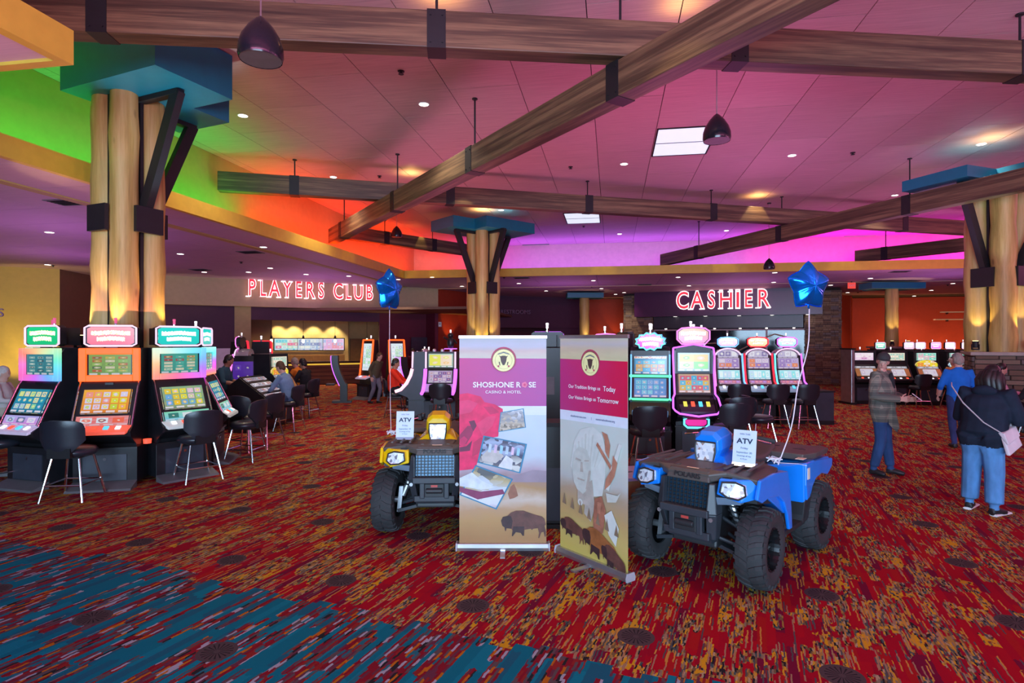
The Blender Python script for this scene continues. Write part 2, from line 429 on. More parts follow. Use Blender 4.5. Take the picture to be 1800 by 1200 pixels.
# ------------------------------------------------------------------ ceilings
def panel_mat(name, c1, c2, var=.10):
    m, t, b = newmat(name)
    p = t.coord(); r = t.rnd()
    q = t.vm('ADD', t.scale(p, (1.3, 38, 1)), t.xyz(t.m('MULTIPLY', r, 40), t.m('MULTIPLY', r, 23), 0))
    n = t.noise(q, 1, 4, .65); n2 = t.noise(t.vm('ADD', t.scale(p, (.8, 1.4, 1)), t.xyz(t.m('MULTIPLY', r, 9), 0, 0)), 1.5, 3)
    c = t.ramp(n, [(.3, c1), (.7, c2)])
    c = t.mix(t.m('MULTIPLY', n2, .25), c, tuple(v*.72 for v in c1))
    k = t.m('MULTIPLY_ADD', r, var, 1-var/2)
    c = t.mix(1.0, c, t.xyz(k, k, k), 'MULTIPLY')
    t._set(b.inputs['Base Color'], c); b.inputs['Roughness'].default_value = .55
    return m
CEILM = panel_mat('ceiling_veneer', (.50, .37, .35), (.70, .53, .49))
SOFM = panel_mat('soffit_veneer_purple_lit', (.52, .36, .52), (.62, .45, .60), .06)  # purple light on the tiles is put into their mauve colour
DARKGAP = pm('dark_gap', (.03, .022, .025), .9)
X0, X1, Y0, Y1 = -7.9, 16.8, .3, 21.75          # edge of the high ceiling's opening
ceil = struct('ceiling', MB().box(((-9.1+18)/2, (26.4-.5)/2, ZC+.10), (27.3, 27.1, .14)), DARKGAP)
PW, PL, GAP = 1.22, 3.05, .014
pme = None
kx = 0
for k in range(-8, 15):
    x = -.33+PW*k
    if x+PW < -9.2 or x > 17.4: continue
    off = (hash((k*7919) % 97) % 97)/97*PL
    y = -1.5+off-PL
    while y < 26.4:
        ya, yb = max(y, -.5), min(y+PL, 26.4)
        xa, xb = max(x, -9.1), min(x+PW, 17.5)
        if yb-ya > .3:
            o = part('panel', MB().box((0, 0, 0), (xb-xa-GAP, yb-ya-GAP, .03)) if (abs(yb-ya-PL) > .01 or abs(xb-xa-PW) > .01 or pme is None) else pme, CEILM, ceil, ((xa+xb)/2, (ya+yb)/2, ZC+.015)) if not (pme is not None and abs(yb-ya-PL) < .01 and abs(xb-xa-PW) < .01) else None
            if o is None:
                o = bpy.data.objects.new('panel', pme); COL.objects.link(o); o.parent = ceil; o.location = ((xa+xb)/2, (ya+yb)/2, ZC+.015)
            elif abs(yb-ya-PL) < .01 and abs(xb-xa-PW) < .01: pme = o.data
        y += PL
# low ceiling round the hall
low = MB()
low.box((-16.45, 15.5, ZL+.13), (17.1, 45, .2)); low.box((9, 30.4, ZL+.13), (33.8, 17.3, .2))
low.box((-6.3, -1.3, ZL+.13), (3.2, 11.44, .2)); low.box((6.05, -3.4, ZL+.13), (21.5, 7.4, .2)); low.box((21.9, 10.6, ZL+.13), (10.2, 22.2, .2))
lowc = struct('ceiling_low', low, DARKGAP)
tme = None
TW, TL = 2.44, 1.22
def tiles(xa, xb, ya, yb):
    global tme
    x = xa
    while x < xb-.05:
        y = ya; w_ = min(TW, xb-x)
        while y < yb-.05:
            l_ = min(TL, yb-y); full = w_ == TW and l_ == TL
            if full and tme is not None:
                o = bpy.data.objects.new('tile', tme); COL.objects.link(o); o.parent = lowc; o.location = (x+w_/2, y+l_/2, ZL+.015)
            else:
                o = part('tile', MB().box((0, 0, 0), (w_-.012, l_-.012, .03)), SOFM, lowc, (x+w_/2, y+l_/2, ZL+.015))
                if full: tme = o.data
            y += TL
        x += TW
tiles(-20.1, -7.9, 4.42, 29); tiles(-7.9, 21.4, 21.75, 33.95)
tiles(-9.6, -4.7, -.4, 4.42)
# gold fascia round the opening
GOLD = pm('gold_paint', (.62, .43, .05), .5, var=.06)
TAN = pm('tan_wall_paint', (.62, .50, .36), .6, var=.05)
fa = [((X0, 4.42), (X0, Y1)), ((X0, Y1), (X1, Y1)), ((X1, Y1), (X1, Y0)), ((-4.7, 4.42), (-4.7, Y0)), ((X0, 4.42), (-4.7, 4.42)), ((-4.7, Y0), (X1, Y0))]
for i, (p, q) in enumerate(fa):
    (xa, ya), (xb, yb) = p, q
    struct('trim_%d' % (i+1), MB().box(((xa+xb)/2, (ya+yb)/2, ZL+.12), (abs(xa-xb)+(.1 if xa == xb else -.1), abs(ya-yb)+.1, .30)), GOLD)
# upper walls behind the coves
struct('wall_cove_left', MB().box((-9.2, 13.2, 5.33), (.2, 26.6, 1.9)), pm('olive_gold_paint', (.50, .38, .12), .6, var=.05))
struct('wall_cove_back', MB().box((4, 26.5, 5.33), (26.8, .2, 1.9)), TAN)
struct('wall_cove_right', MB().box((17.6, 13.2, 5.33), (.2, 26.6, 1.9)), TAN)
struct('wall_cove_front', MB().box((4, -.6, 5.33), (26.8, .2, 1.9)), TAN)
# ------------------------------------------------------------------ walls
def wall(name, c0, c1, z0, z1, mat, th=.16, kind='structure'):
    p, q = C(*c0), C(*c1); d = (q-p); L = d.length; yaw = math.atan2(d.y, d.x)
    o = part(name, MB().box((L/2, th/2, (z0+z1)/2), (L, th, z1-z0)), mat, None, p, yaw)
    o['kind'] = kind
    return o
GOLDW = pm('gold_wall_paint', (.60, .42, .09), .6, var=.05)
BROWNW = pm('brown_wall_paint', (.22, .13, .08), .6, var=.05)
REDW = pm('red_wall_paint', (.42, .045, .018), .6, var=.06)
MAROON = pm('maroon_wall_paint', (.15, .012, .04), .6, var=.06)
PLUM = pm('plum_wall_paint', (.10, .03, .075), .6, var=.06)
TANW = pm('tan_facade_paint', (.52, .40, .24), .6, var=.05)
BEIGE = pm('beige_wall_paint', (.56, .42, .20), .6, var=.06)
def top(px, py): # where a wall meets the low ceiling, in view coordinates
    y = (ZL-H)*F/(CY-py); return ((px-CX)/F*y, y)
g0, g1 = top(-260, 455), top(105, 473)
wall('wall_left_gold', g0, g1, 0, ZL, GOLDW)
wall('wall_left_return', g1, (g1[0]-.4, g1[1]+2.6), 0, ZL, BROWNW)
wall('wall_left_red', (-16.9, 22.6), (-13.35, 23.1), 0, ZL, REDW)
f0, f1 = (-12.9, 21.9), (-3.42, 27.4)
fd = Vector((f1[0]-f0[0], f1[1]-f0[1])).normalized(); fn = Vector((-fd.y, fd.x))
def fac(t, back=0.0):
    v = Vector(f0)+fd*t+fn*back; return (v.x, v.y)
FL = (Vector(f1)-Vector(f0)).length
wall('wall_players_facade', f0, f1, 3.34, ZL, TANW, .3)
def t_at(px, back):
    k = (px-CX)/F; o = Vector(f0)+fn*back
    return (k*o.y-o.x)/(fd.x-k*fd.y)
B1 = 1.1
ta, tb, tc, td = t_at(412, B1), t_at(441, B1), t_at(667, B1), t_at(772, B1)
wall('wall_players_left', fac(-.3, B1), fac(ta, B1), 0, 3.4, PLUM)
wall('wall_players_pier', fac(ta, B1-.05), fac(tb, B1-.05), 0, 3.4, BEIGE, .3)
wall('wall_players_header', fac(tb, B1), fac(tc, B1), 2.85, 3.4, PLUM)
wall('wall_players_right', fac(tc, B1), fac(td, B1), 0, 3.4, MAROON)
wall('wall_players_side', f1, fac(FL, B1+.2), 0, 3.4, MAROON)
B2 = 5.2
wall('wall_players_back', fac(t_at(470, B2)-2.5, B2), fac(t_at(612, B2), B2), 0, 3.2, BEIGE)
wall('wall_players_recess', fac(t_at(612, B2), B2+.7), fac(t_at(690, B2)+1, B2+.7), 0, 3.2, BEIGE)
wall('wall_players_dark', fac(t_at(440, B2)-1.5, B2-.5), fac(t_at(478, B2-.5), B2-.5), 0, 3.2, BROWNW)
struct('ceiling_players', MB().box(C(-8.6, 29, 3.3), (16, 8.4, .1)), BROWNW)
struct('door_1', MB().box((0, 0, 1.05), (1.0, .08, 2.1)).box((.38, -.06, 1.0), (.05, .06, .14)), pm('brown_door', (.20, .11, .05), .5)).location = C(*fac(t_at(637, B2), B2+.55))
bpy.data.objects['door_1'].rotation_euler = (0, 0, A+math.atan2(fd.y, fd.x))
struct('door_2', MB().box((0, 0, 1.05), (1.25, .08, 2.1)).box((.5, -.05, 1.0), (.05, .06, .14)).box((0, -.02, 1.05), (1.36, .06, 2.2)), pm('slate_door', (.05, .04, .075), .5)).location = C(*fac(t_at(745, B1), B1-.1))
bpy.data.objects['door_2'].rotation_euler = (0, 0, A+math.atan2(fd.y, fd.x))
# centre: orange corridor walls and the washroom entrance
wall('wall_center_red', (f1[0]-.1, f1[1]+.1), (-2.0, 29.9), 0, ZL, REDW)
wall('wall_restroom', (-2.1, 31.5), (3.8, 33.2), 2.7, ZL, PLUM)
wall('wall_restroom_back', (-3.0, 35.0), (7.5, 36.5), 0, ZL, MAROON)
wall('wall_restroom_left', (-2.3, 30.3), (-.9, 34), 0, 3.0, REDW)
wall('wall_restroom_right', (2.0, 32.8), (3.9, 33.4), 0, 3.0, PLUM)
wall('wall_corridor_red', (4.1, 34), (6.6, 34), 0, ZL, REDW)
# cashier facade
h0, h1 = (6.2, 29.7), (13.9, 26.4)
hd = Vector((h1[0]-h0[0], h1[1]-h0[1])).normalized(); hn = Vector((-hd.y, hd.x)); HL = (Vector(h1)-Vector(h0)).length
def cas(t, back=0.0):
    v = Vector(h0)+hd*t+hn*back; return (v.x, v.y)
def c_at(px, back):
    k = (px-CX)/F; o = Vector(h0)+hn*back
    return (k*o.y-o.x)/(hd.x-k*hd.y)
AUB = pm('aubergine_gloss', (.075, .012, .075), .28, var=.05)
wall('wall_cashier_facade', cas(c_at(1115, 0)), cas(c_at(1446, 0)), 3.18, ZL, AUB, .5)
wall('wall_cashier_header', cas(c_at(1149, .6), .6), cas(c_at(1412, .6), .6), 2.6, 3.3, pm('cashier_header', (.03, .022, .04), .3))
wall('wall_cashier_back', cas(c_at(1150, 3), 3.4), cas(c_at(1420, 3), 3.4), 0, 3.3, PLUM)
wall('wall_cashier_counter', cas(c_at(1153, .8), .8), cas(c_at(1408, .8), .8), 0, 1.1, pm('cashier_counter', (.06, .03, .03), .4))
# right hand far walls
wall('wall_right_back', (19.3, 33.6), (34.5, 29.6), 0, ZL, REDW)
wall('wall_right_return', (18.1, 31.6), (19.4, 33.7), 0, ZL, REDW)
wall('wall_right_side', (16.6, 30.5), (18.2, 31.7), 0, ZL, REDW)
# outer shell, mostly out of view
struct('wall_west', MB().box((-25, 15, 2.3), (.3, 46, 4.6)), BROWNW)
struct('wall_east', MB().box((27.5, 15, 2.3), (.3, 46, 4.6)), REDW)
struct('wall_north', MB().box((1, 40, 2.3), (54, .3, 4.6)), MAROON)
so = MB().box((-15, -7.5, 2.3), (20, .3, 4.6)).box((17, -7.5, 2.3), (20, .3, 4.6)).box((1, -7.5, 4.1), (12, .3, 1.0))
struct('wall_south', so, TAN)
wi = MB()
for i in range(7): wi.box((-5+i*2, -7.5, 1.8), (.08, .12, 3.6))
for z in (.05, 2.3, 3.58): wi.box((1, -7.5, z), (12, .12, .08))
struct('window_1', wi, SILVER)
light('AREA', (1, -7.2, 1.9), (.50, .74, 1), 2500, (0, 1, .02), 11.5, 3.4)   # daylight through the entrance glazing
# ------------------------------------------------------------------ hanging timber beams
BEAMW = wood_mat('dark_timber', (.030, .018, .012), (.095, .058, .034), (.23, .15, .078), sc_=(.35, 5, 11), rough=.5)
def beam(label, n0, n1, zb, straps, h=.44, wd=.27, rods=True):
    """n0, n1: the near bottom edge (right, ahead); straps: distances along it"""
    p, q = C(*n0), C(*n1); d = q-p; L = d.length; yaw = math.atan2(d.y, d.x)
    away = Vector((-d.y, d.x, 0)).normalized()
    if away.dot(p) < 0: away = -away
    side = 1 if away.dot(Vector((-d.y, d.x, 0))) > 0 else -1
    c = p+d/2+away*wd/2
    o = part('timber_beam', MB().box((0, 0, h/2), (L, wd, h)), BEAMW, None, (c.x, c.y, zb), yaw, bevel=.012)
    tag(o, label, 'beam', 'dark timber beams hung from the high ceiling')
    for s in straps:
        m = MB(); x = s-L/2; t = .008
        m.box((x, 0, h/2), (.22, wd+2*t, h+2*t))
        for sx in (-.07, .07):
            for z in (.06, h-.06):
                m.lathe([(.012, 0), (.012, .014)], (x+sx, -side*(wd/2+t+.012), z), 6, 'Y')
        st = part('steel_strap', m, BLACKM, o)
        if rods:
            part('hanger_rod', MB().tube([(x, 0, h), (x, 0, ZC-zb)], .016, 6), BLACKM, o)
            part('rod_plate', MB().lathe([(.05, ZC-zb-.02), (.05, ZC-zb)], (x, 0, 0), 10), BLACKM, o)
    return o
def on_line(n0, n1, px):
    k = (px-CX)/F; dx, dy = n1[0]-n0[0], n1[1]-n0[1]
    t = (k*n0[1]-n0[0])/(dx-k*dy)
    return t*math.hypot(dx, dy)
bA = ((-9.0, 6.22), (9.3, 7.93)); bB = ((-5.62, 18.1), (4.2, 2.65)); bC = ((-6.75, 13.55), (15.2, 19.25))
bD = ((5.85, 23.4), (12.9, 4.0)); bE = ((12.97, 22.4), (17.5, 16.0)); bF = ((-5.6, 19.9), (-1.25, 24.3))
beam('near upper dark timber beam crossing the whole top of the hall', *bA, 5.42, [on_line(*bA, p) for p in (169, 767, 1301, 1810)])
beam('lower dark timber beam running diagonally from the orange cove to top right', *bB, 4.95, [on_line(*bB, p) for p in (597, 689, 823, 1076)])
beam('far upper dark timber beam starting beside the green cove', *bC, 5.42, [on_line(*bC, p) for p in (517, 792, 1036, 1255, 1592)])
beam('lower dark timber beam slanting across the right side above the right log column', *bD, 4.95, [on_line(*bD, p) for p in (1223, 1368, 1592)])
beam('short far right timber beam in front of the magenta cove', *bE, 4.95, [on_line(*bE, p) for p in (1554,)])
beam('short dark timber beam between orange cove and center log column', *bF, 5.42, [on_line(*bF, p) for p in (680, 764)])
# ------------------------------------------------------------------ log columns
LOGM = wood_mat('peeled_pine', (.27, .165, .045), (.50, .34, .10), (.63, .46, .18), sc_=(6, 6, .35), rough=.5, knots=True)
TEALM = pm('teal_capital_paint', (.007, .16, .25), .42, var=.06)
def stone_mat(name, stops):
    m, t, b = newmat(name)
    c = t.ramp(t.rnd(), stops, 'CONSTANT')
    n = t.noise(t.coord(), 14, 5, .65)
    c = t.mix(t.m('MULTIPLY', n, .55), c, (.035, .028, .025))
    t._set(b.inputs['Base Color'], c); b.inputs['Roughness'].default_value = .8
    bn = t.node('ShaderNodeBump'); bn.inputs['Strength'].default_value = .5; bn.inputs['Distance'].default_value = .02
    t._set(bn.inputs['Height'], n); t._set(b.inputs['Normal'], bn.outputs[0])
    return m
STONEM = stone_mat('ledger_stone', [(0, (.20, .13, .085)), (.2, (.27, .19, .13)), (.4, (.15, .10, .08)), (.6, (.32, .24, .17)), (.75, (.20, .17, .16)), (.9, (.36, .26, .16))])
CAPM = pm('cap_stone', (.36, .31, .27), .7, bump=.3)
MORTAR = pm('mortar', (.05, .04, .035), .95)
rs = random.Random(3)
stone_meshes = []
for i in range(6):
    m = MB(); q = [Vector((sx*.5, 0, sz*.5)) for sx, sz in ((-1,-1),(1,-1),(1,1),(-1,1))]
    fr = [v*(.93)+Vector((rs.uniform(-.02,.02), -1+rs.uniform(-.25,.1), rs.uniform(-.03,.03))) for v in q]
    md = [v+Vector((0, -.55, 0)) for v in q]
    m.rings([q[::-1], md[::-1], fr[::-1]], True); stone_meshes.append(m.mesh('stone')); stone_meshes[-1].materials.append(STONEM)
def stone_face(parent, p, q, z0, z1, out, hmin=.075, hmax=.13, lmin=.18, lmax=.5):
    """courses of single stones on the wall from p to q (local), pushed out along 'out'"""
    p, q = Vector(p), Vector(q); d = q-p; L = d.length; d.normalize(); yaw = math.atan2(d.y, d.x)
    z = z0
    while z < z1-.02:
        h = min(rs.uniform(hmin, hmax), z1-z); x = 0
        while x < L-.01:
            l = rs.uniform(lmin, lmax)
            if L-x-l < lmin*.6: l = L-x
            me = rs.choice(stone_meshes); o = bpy.data.objects.new('stone', me); COL.objects.link(o); o.parent = parent
            c = p+d*(x+l/2); o.location = (c.x, c.y, z+h/2); o.rotation_euler = (0, 0, yaw); o.scale = (l-.012, rs.uniform(.02, .055), h-.012)
            x += l
        z += h
def uplight(loc, label, aim, energy=55, spot=70, group='uplights at the feet of the log columns'):
    o = thing('uplight', label, 'lamp', loc, 0, group)
    part('lamp_body', MB().lathe([(.05, 0), (.055, .03), (.06, .12), (.065, .15)], n=12), BLACKM, o, (0, 0, .05))
    part('yoke', MB().box((0, 0, .015), (.12, .08, .03)).box((-.07, 0, .07), (.012, .04, .12)).box((.07, 0, .07), (.012, .04, .12)), BLACKM, o)
    part('lens', MB().lathe([(.055, .0), (.05, .006)], n=12), glow('uplight_lens', (1, .78, .32), 6), o, (0, 0, .201))
    v = Vector(loc); light('SPOT', v+Vector((0, 0, .26)), (1, .72, .28), energy, aim, .03, spot=spot, blend=.35)
def capital_mesh(a0=-1.43, b0=-.95, zb=0, th=.65, two=2.86):
    m = MB()
    poly = [(a0, b0), (a0+2.03, b0), (a0+2.03, b0+.62), (a0+two, b0+.62), (a0+two, b0+1.9), (a0+.83, b0+1.9), (a0+.83, b0+1.23), (a0, b0+1.23)]
    # solid slab seen from below: a runs toward -x locally
    bot = [(-a, b, zb) for a, b in poly]; topv = [(-a, b, zb+th) for a, b in poly]; n = len(poly)
    m.add(bot+topv, [tuple(range(n)), tuple(range(2*n-1, n-1, -1))]+[(i, n+i, n+(i+1) % n, (i+1) % n) for i in range(n)])
    return m
def log_column(label, c, yaw, s, zbase, zcap, th, braces, plinth, nlogs=4, plates=True, cap0=(-1.43, -.95, 2.86), ls=1.0):
    loc = C(*c); o = thing('log_column', label, 'column', loc, yaw+A); o['kind'] = 'thing'
    for i, (x, y) in enumerate(((-.24, -.24), (.24, -.24), (-.24, .24), (.24, .24)) if nlogs == 4 else ((0, 0),)):
        m = MB(); rr = []
        for k in range(13):
            z = zbase+(zcap-zbase+.02)*k/12; r = (.215+.012*math.sin(k*1.9+i*2)+.008*rs.uniform(-1, 1))*s*ls*(1.03-.05*k/12)
            rr.append([(x*s*ls+r*math.cos(2*PI*j/16)*(1+.03*math.sin(3*j+i)), y*s*ls+r*math.sin(2*PI*j/16), z) for j in range(16)])
        m.rings(rr); part('log', m, LOGM, o, sm=50)
    if nlogs == 4: part('steel_core', MB().box((0, 0, (zbase+zcap)/2), (.60*s, .05, zcap-zbase)).box((0, 0, (zbase+zcap)/2), (.05, .60*s, zcap-zbase)), BLACKM, o)
    cap = capital_mesh(cap0[0], cap0[1], th=th, two=cap0[2]); cap.v = [(x*s, y*s, z+zcap) for x, y, z in cap.v]
    part('capital', cap, TEALM, o)
    zp = zcap-1.75*s
    for bx, by in braces:
        d = Vector((bx, by, 0)); L = 1.08*s
        p = d*.30*s+Vector((0, 0, zp-.10*s)); q = d*L+Vector((0, 0, zcap-.02))
        ax = (q-p).normalized(); sd = Vector((-by, bx, 0)); nrm = ax.cross(sd)
        m = MB(); k = Matrix((sd, nrm, ax)).transposed()
        m.box((p+q)/2, (.11*s, .17*s, (q-p).length), k); m.box(d*(.62*s)+Vector((0, 0, zcap-.04)), (.12*s+abs(bx)*.9*s, .12*s+abs(by)*.9*s, .07))
        part('brace', m, BLACKM, o)
        part('plate', MB().box(d*(.455*s)+Vector((0, 0, zp-.10*s)), ((.06 if abs(bx) > .5 else .42)*s, (.06 if abs(by) > .5 else .42)*s, .38*s)), BLACKM, o)
    if plates:
        for bx, by in ((1, 0), (0, -1), (-1, 0)):
            if (bx, by) in braces: continue
            part('plate', MB().box(Vector((bx, by, 0))*(.455*s)+Vector((0, 0, zp-.10*s)), ((.06 if bx else .40)*s, (.06 if by else .40)*s, .38*s)), BLACKM, o)
    if plinth == 'wide':
        ph = 1.64; yw = math.radians(-32-20); R = Matrix.Rotation(yw, 3, 'Z'); c0 = R @ Vector((1.02, .32, 0))
        pl = part('plinth', MB().box((0, 0, ph/2), (3.0, 1.9, ph)), MORTAR, o, c0, (0, 0, yw))
        part('plinth_cap', MB().box((0, 0, ph+.04), (3.16, 2.06, .08)), CAPM, o, c0, (0, 0, yw), bevel=.015)
        stone_face(pl, (-1.5, -.95, 0), (1.5, -.95, 0), 0, ph, 0); stone_face(pl, (-1.5, .95, 0), (-1.5, -.95, 0), 0, ph, 0)
    elif plinth:
        w_, ph = plinth
        pl = part('plinth', MB().box((0, 0, ph/2), (w_, w_, ph)), MORTAR, o)
        part('plinth_cap', MB().box((0, 0, ph+.04), (w_+.16, w_+.16, .08)), CAPM, o, bevel=.015)
        h = w_/2
        stone_face(pl, (-h, -h, 0), (h, -h, 0), 0, ph, 0)
        vloc = Vector((-loc.x, -loc.y, 0)); r = (vloc.x*math.cos(yaw+A)+vloc.y*math.sin(yaw+A))
        if r > 0: stone_face(pl, (h, -h, 0), (h, h, 0), 0, ph, 0)
        else: stone_face(pl, (-h, h, 0), (-h, -h, 0), 0, ph, 0)
    return o
LC, RC, CC = (-5.83, 9.0), (11.0, 13.4), (-.95, 19.6)
yl = math.atan2(.236, .972)*-1-A+math.radians(0)
yaw_left = -math.atan2(.236, .972)-A
log_column('near left cluster of peeled logs with big teal capital over slot machines', LC, yaw_left+math.radians(0), 1.0, 1.80, 5.60, .66, [(1, 0), (0, 1)], (1.05, 1.76), cap0=(-1.5, -.655, 2.02), ls=.87)
log_column('center cluster of logs with teal capital behind the two banners', CC, math.radians(40), 1.0, 1.5, 5.55, .34, [(1, 0), (-1, 0), (0, -1)], (1.4, 1.45))
log_column('right cluster of logs on wide stone plinth under blue lit capital', RC, math.radians(20), 1.12, 1.72, 5.45, .24, [(-1, 0), (0, -1)], 'wide')
def small_column(label, c, zb, cw, top_=4.30):
    loc = C(*c); o = thing('log_column', label, 'column', loc, A); o['kind'] = 'thing'
    m = MB(); m.rings([[((.24+.012*math.sin(k*2.1))*math.cos(2*PI*j/14), (.24+.012*math.sin(k*1.3))*math.sin(2*PI*j/14), zb+(top_-.22-zb)*k/8) for j in range(14)] for k in range(9)])
    part('log', m, LOGM, o, sm=50)
    part('capital', MB().box((0, 0, top_-.11), (cw, .9, .24)).box((.2, .5, top_-.11), (cw*.8, .8, .24)), TEALM, o)
    part('plinth', MB().box((0, 0, (zb-.07)/2), (1.1, 1.1, zb-.07)), STONEM, o)
    part('plinth_cap', MB().box((0, 0, zb-.035), (1.3, 1.3, .07)), CAPM, o)
small_column('single log column with flat teal cap before the washroom entrance', (3.55, 29.0), 1.6, 1.75)
small_column('single log column with flat teal cap before the red right wall', (15.4, 24.0), 1.75, 2.15)
def colup(c, off, zb, label, energy=55, spot=62):
    p = C(c[0]+off[0], c[1]+off[1], zb)
    tgt = C(c[0]+off[0]*.45, c[1]+off[1]*.45, zb+1.9)
    uplight(p, label, tgt-p, energy, spot)
colup(LC, (.12, -.60), 1.84, 'small black uplight in front of the logs above the slot machines', 60)
colup(LC, (-.53, -.30), 1.84, 'small black uplight left of the near left logs behind orange slot machine', 45)
colup(LC, (.62, .10), 1.84, 'small black uplight right of the near left logs behind teal slot machine', 40)
colup(RC, (.10, -.72), 1.76, 'small black uplight on the plinth of the right log column', 60)
colup(RC, (-.66, -.2), 1.76, 'small black uplight at left edge of the right log column', 45)
colup(CC, (-.25, -.62), 1.53, 'small black uplight left of the center log column', 55)
colup(CC, (.25, -.58), 1.53, 'small black uplight right of the center log column', 55)
colup((3.55, 29.0), (.1, -.5), 1.62, 'small black uplight under the log before the washrooms', 40)
colup((15.4, 24.0), (-.3, -.5), 1.77, 'small black uplight left of the log before the red wall', 50)
colup((15.4, 24.0), (.35, -.5), 1.77, 'small black uplight right of the log before the red wall', 50)
for c, o_, z, e in ((LC, (.90, -.55), 3.0, 190), (CC, (0, -.85), 2.4, 80), (RC, (-.75, -.8), 2.6, 130)):
    light('SPOT', C(c[0]+o_[0], c[1]+o_[1], z), (.62, .90, 1), e, (-o_[0]*.05, -o_[1]*.05, 1), .08, spot=44, blend=.7)
# warm glow over capitals and beam C, from lamps lying on top of them
for c, z, k in (((7.3, 17.55), 5.95, 26), ((-2.6, 15.2), 5.95, 22), ((-.95, 19.4), 5.95, 45), ((10.2, 12.6), 5.85, 22), ((-.9, 7.35), 5.95, 14), ((2.2, 7.6), 5.95, 12)):
    light('SPOT', C(*c, z), (1, .55, .16), k, (0, 0, 1), .05, spot=150, blend=1)
# ------------------------------------------------------------------ ceiling fixtures
def downlight(px, py, z, label, grp, energy, col=(1, .86, .72), spot=110, r=.085, blend=.8):
    p = onz(px, py, z)
    o = thing('recessed_downlight', label, 'downlight', p, 0, grp)
    part('trim_ring', MB().lathe([(r*1.25, -.006), (r*1.25, .0), (r, .0), (r, -.006)], n=18), WHITEP, o)
    part('lens', MB().lathe([(r, -.008), (r*.2, -.012)], n=16), LAMPW, o)
    if energy: light('SPOT', p-Vector((0, 0, .03)), col, energy, (0, 0, -1), .06, spot=spot, blend=blend)
ORD = 'first second third fourth fifth sixth seventh eighth ninth tenth eleventh twelfth thirteenth fourteenth fifteenth sixteenth seventeenth eighteenth nineteenth twentieth'.split(); ORD += ['twenty-'+q for q in ORD[:9]]
g = 'recessed downlights in the high panelled ceiling'
HI = ((427,203),(745,183),(586,311),(1097,288),(1392,273),(1725,253),(1573,343),(881,369),(1089,411),(1277,405),(749,419))
for px, py in HI:
    downlight(px, py, ZC, 'recessed downlight in the high ceiling, %s from the left' % ORD[sorted(q[0] for q in HI).index(px)], g, 260)
g = 'recessed downlights in the low ceiling'
lows = [(87,408),(84,465),(317,446),(359,478),(437,478),(475,471),(538,482),(613,485),(700,491),(760,487),(812,503),(912,498),(960,511),(1043,493),(1057,507),(1192,487),(1211,502),(1082,517),(1097,514),(1362,479),(1360,496),(1460,501),(1490,514),(1530,489),(1637,510),(1675,498),(1607,520),(463,434)]
for i, (px, py) in enumerate(lows):
    downlight(px, py, ZL, 'recessed downlight in the purple low ceiling, %s from the left' % ORD[sorted(lows).index((px, py))], g, 150 if i % 2 == 0 else 0, (1, .80, .62), 100)
g = 'downlights under the cashier facade'
for i, px in enumerate((1187, 1240, 1299, 1357, 1420)):
    t_ = c_at(px, .3); p = C(*cas(t_, .3), 3.18)
    o = thing('recessed_downlight', 'small downlight under the cashier sign facade, %s from the left' % ORD[i], 'downlight', p, 0, g)
    part('lens', MB().lathe([(.09, -.006), (.02, -.01)], n=12), LAMPW, o)
    part('trim_ring', MB().lathe([(.11, -.004), (.11, 0), (.09, 0), (.09, -.004)], n=14), WHITEP, o)
g = 'dark sprinkler heads in the ceilings'
SPR = ((705,125,ZC),(1003,293,ZC),(667,309,ZC),(1499,268,ZC),(1026,397,ZC),(424,460,ZL),(93,466,ZL),(886,487,ZL),(1040,503,ZL),(1666,500,ZL),(1508,513,ZL))
for px, py, z in SPR:
    o = part('sprinkler_head', MB().lathe([(.055, 0), (.055, -.01), (.02, -.014), (.02, -.04), (.045, -.045), (.045, -.05)], n=12), BLACKM, None, onz(px, py, z)-Vector((0, 0, .001)))
    tag(o, 'tiny dark sprinkler head in the %s ceiling, %s of these from the left' % (('high', 'low')[z == ZL], ORD[sorted(q[0] for q in SPR if q[2] == z).index(px)]), 'sprinkler', g)
g = 'flush air grilles in the low ceiling'
GR = ((120,355),(440,443),(352,474),(917,488),(1133,500),(1582,477))
for px, py in GR:
    o = thing('air_grille', 'dark flush air grille in the low ceiling, %s from the left' % ORD[sorted(GR).index((px, py))], 'vent', onz(px, py, ZL), 0, g)
    part('frame', MB().box((0, -.2, -.006), (.6, .04, .012)).box((0, .2, -.006), (.6, .04, .012)).box((-.28, 0, -.006), (.04, .36, .012)).box((.28, 0, -.006), (.04, .36, .012)), GREYT, o)
    for k in range(5): part('slat', MB().box((0, -.14+.07*k, -.004), (.52, .045, .008), Matrix.Rotation(.5, 3, 'X')), BLACKM, o)
LEDP = glow('light_panel', (.70, .78, .92), 1.05)
for (px, py, label) in ((1201, 249, 'pale rectangular light panel behind the nearer hanging bell lamp'), (1024, 383, 'pale rectangular light panel just beyond the far timber beam')):
    p = onz(px, py, ZC); o = thing('ceiling_light_panel', label, 'light panel', p, 0, 'light panels in the high ceiling')
    part('diffuser', MB().box((0, 0, -.006), (1.16, 1.75, .012)), LEDP, o)
    f = MB()
    for s in (-1, 1): f.box((s*.60, 0, -.01), (.03, 1.82, .02)).box((0, s*.895, -.01), (1.23, .03, .02))
    part('frame', f, BLACKM, o); part('divider', MB().box((0, 0, -.016), (1.16, .02, .01)), GREYT, o)
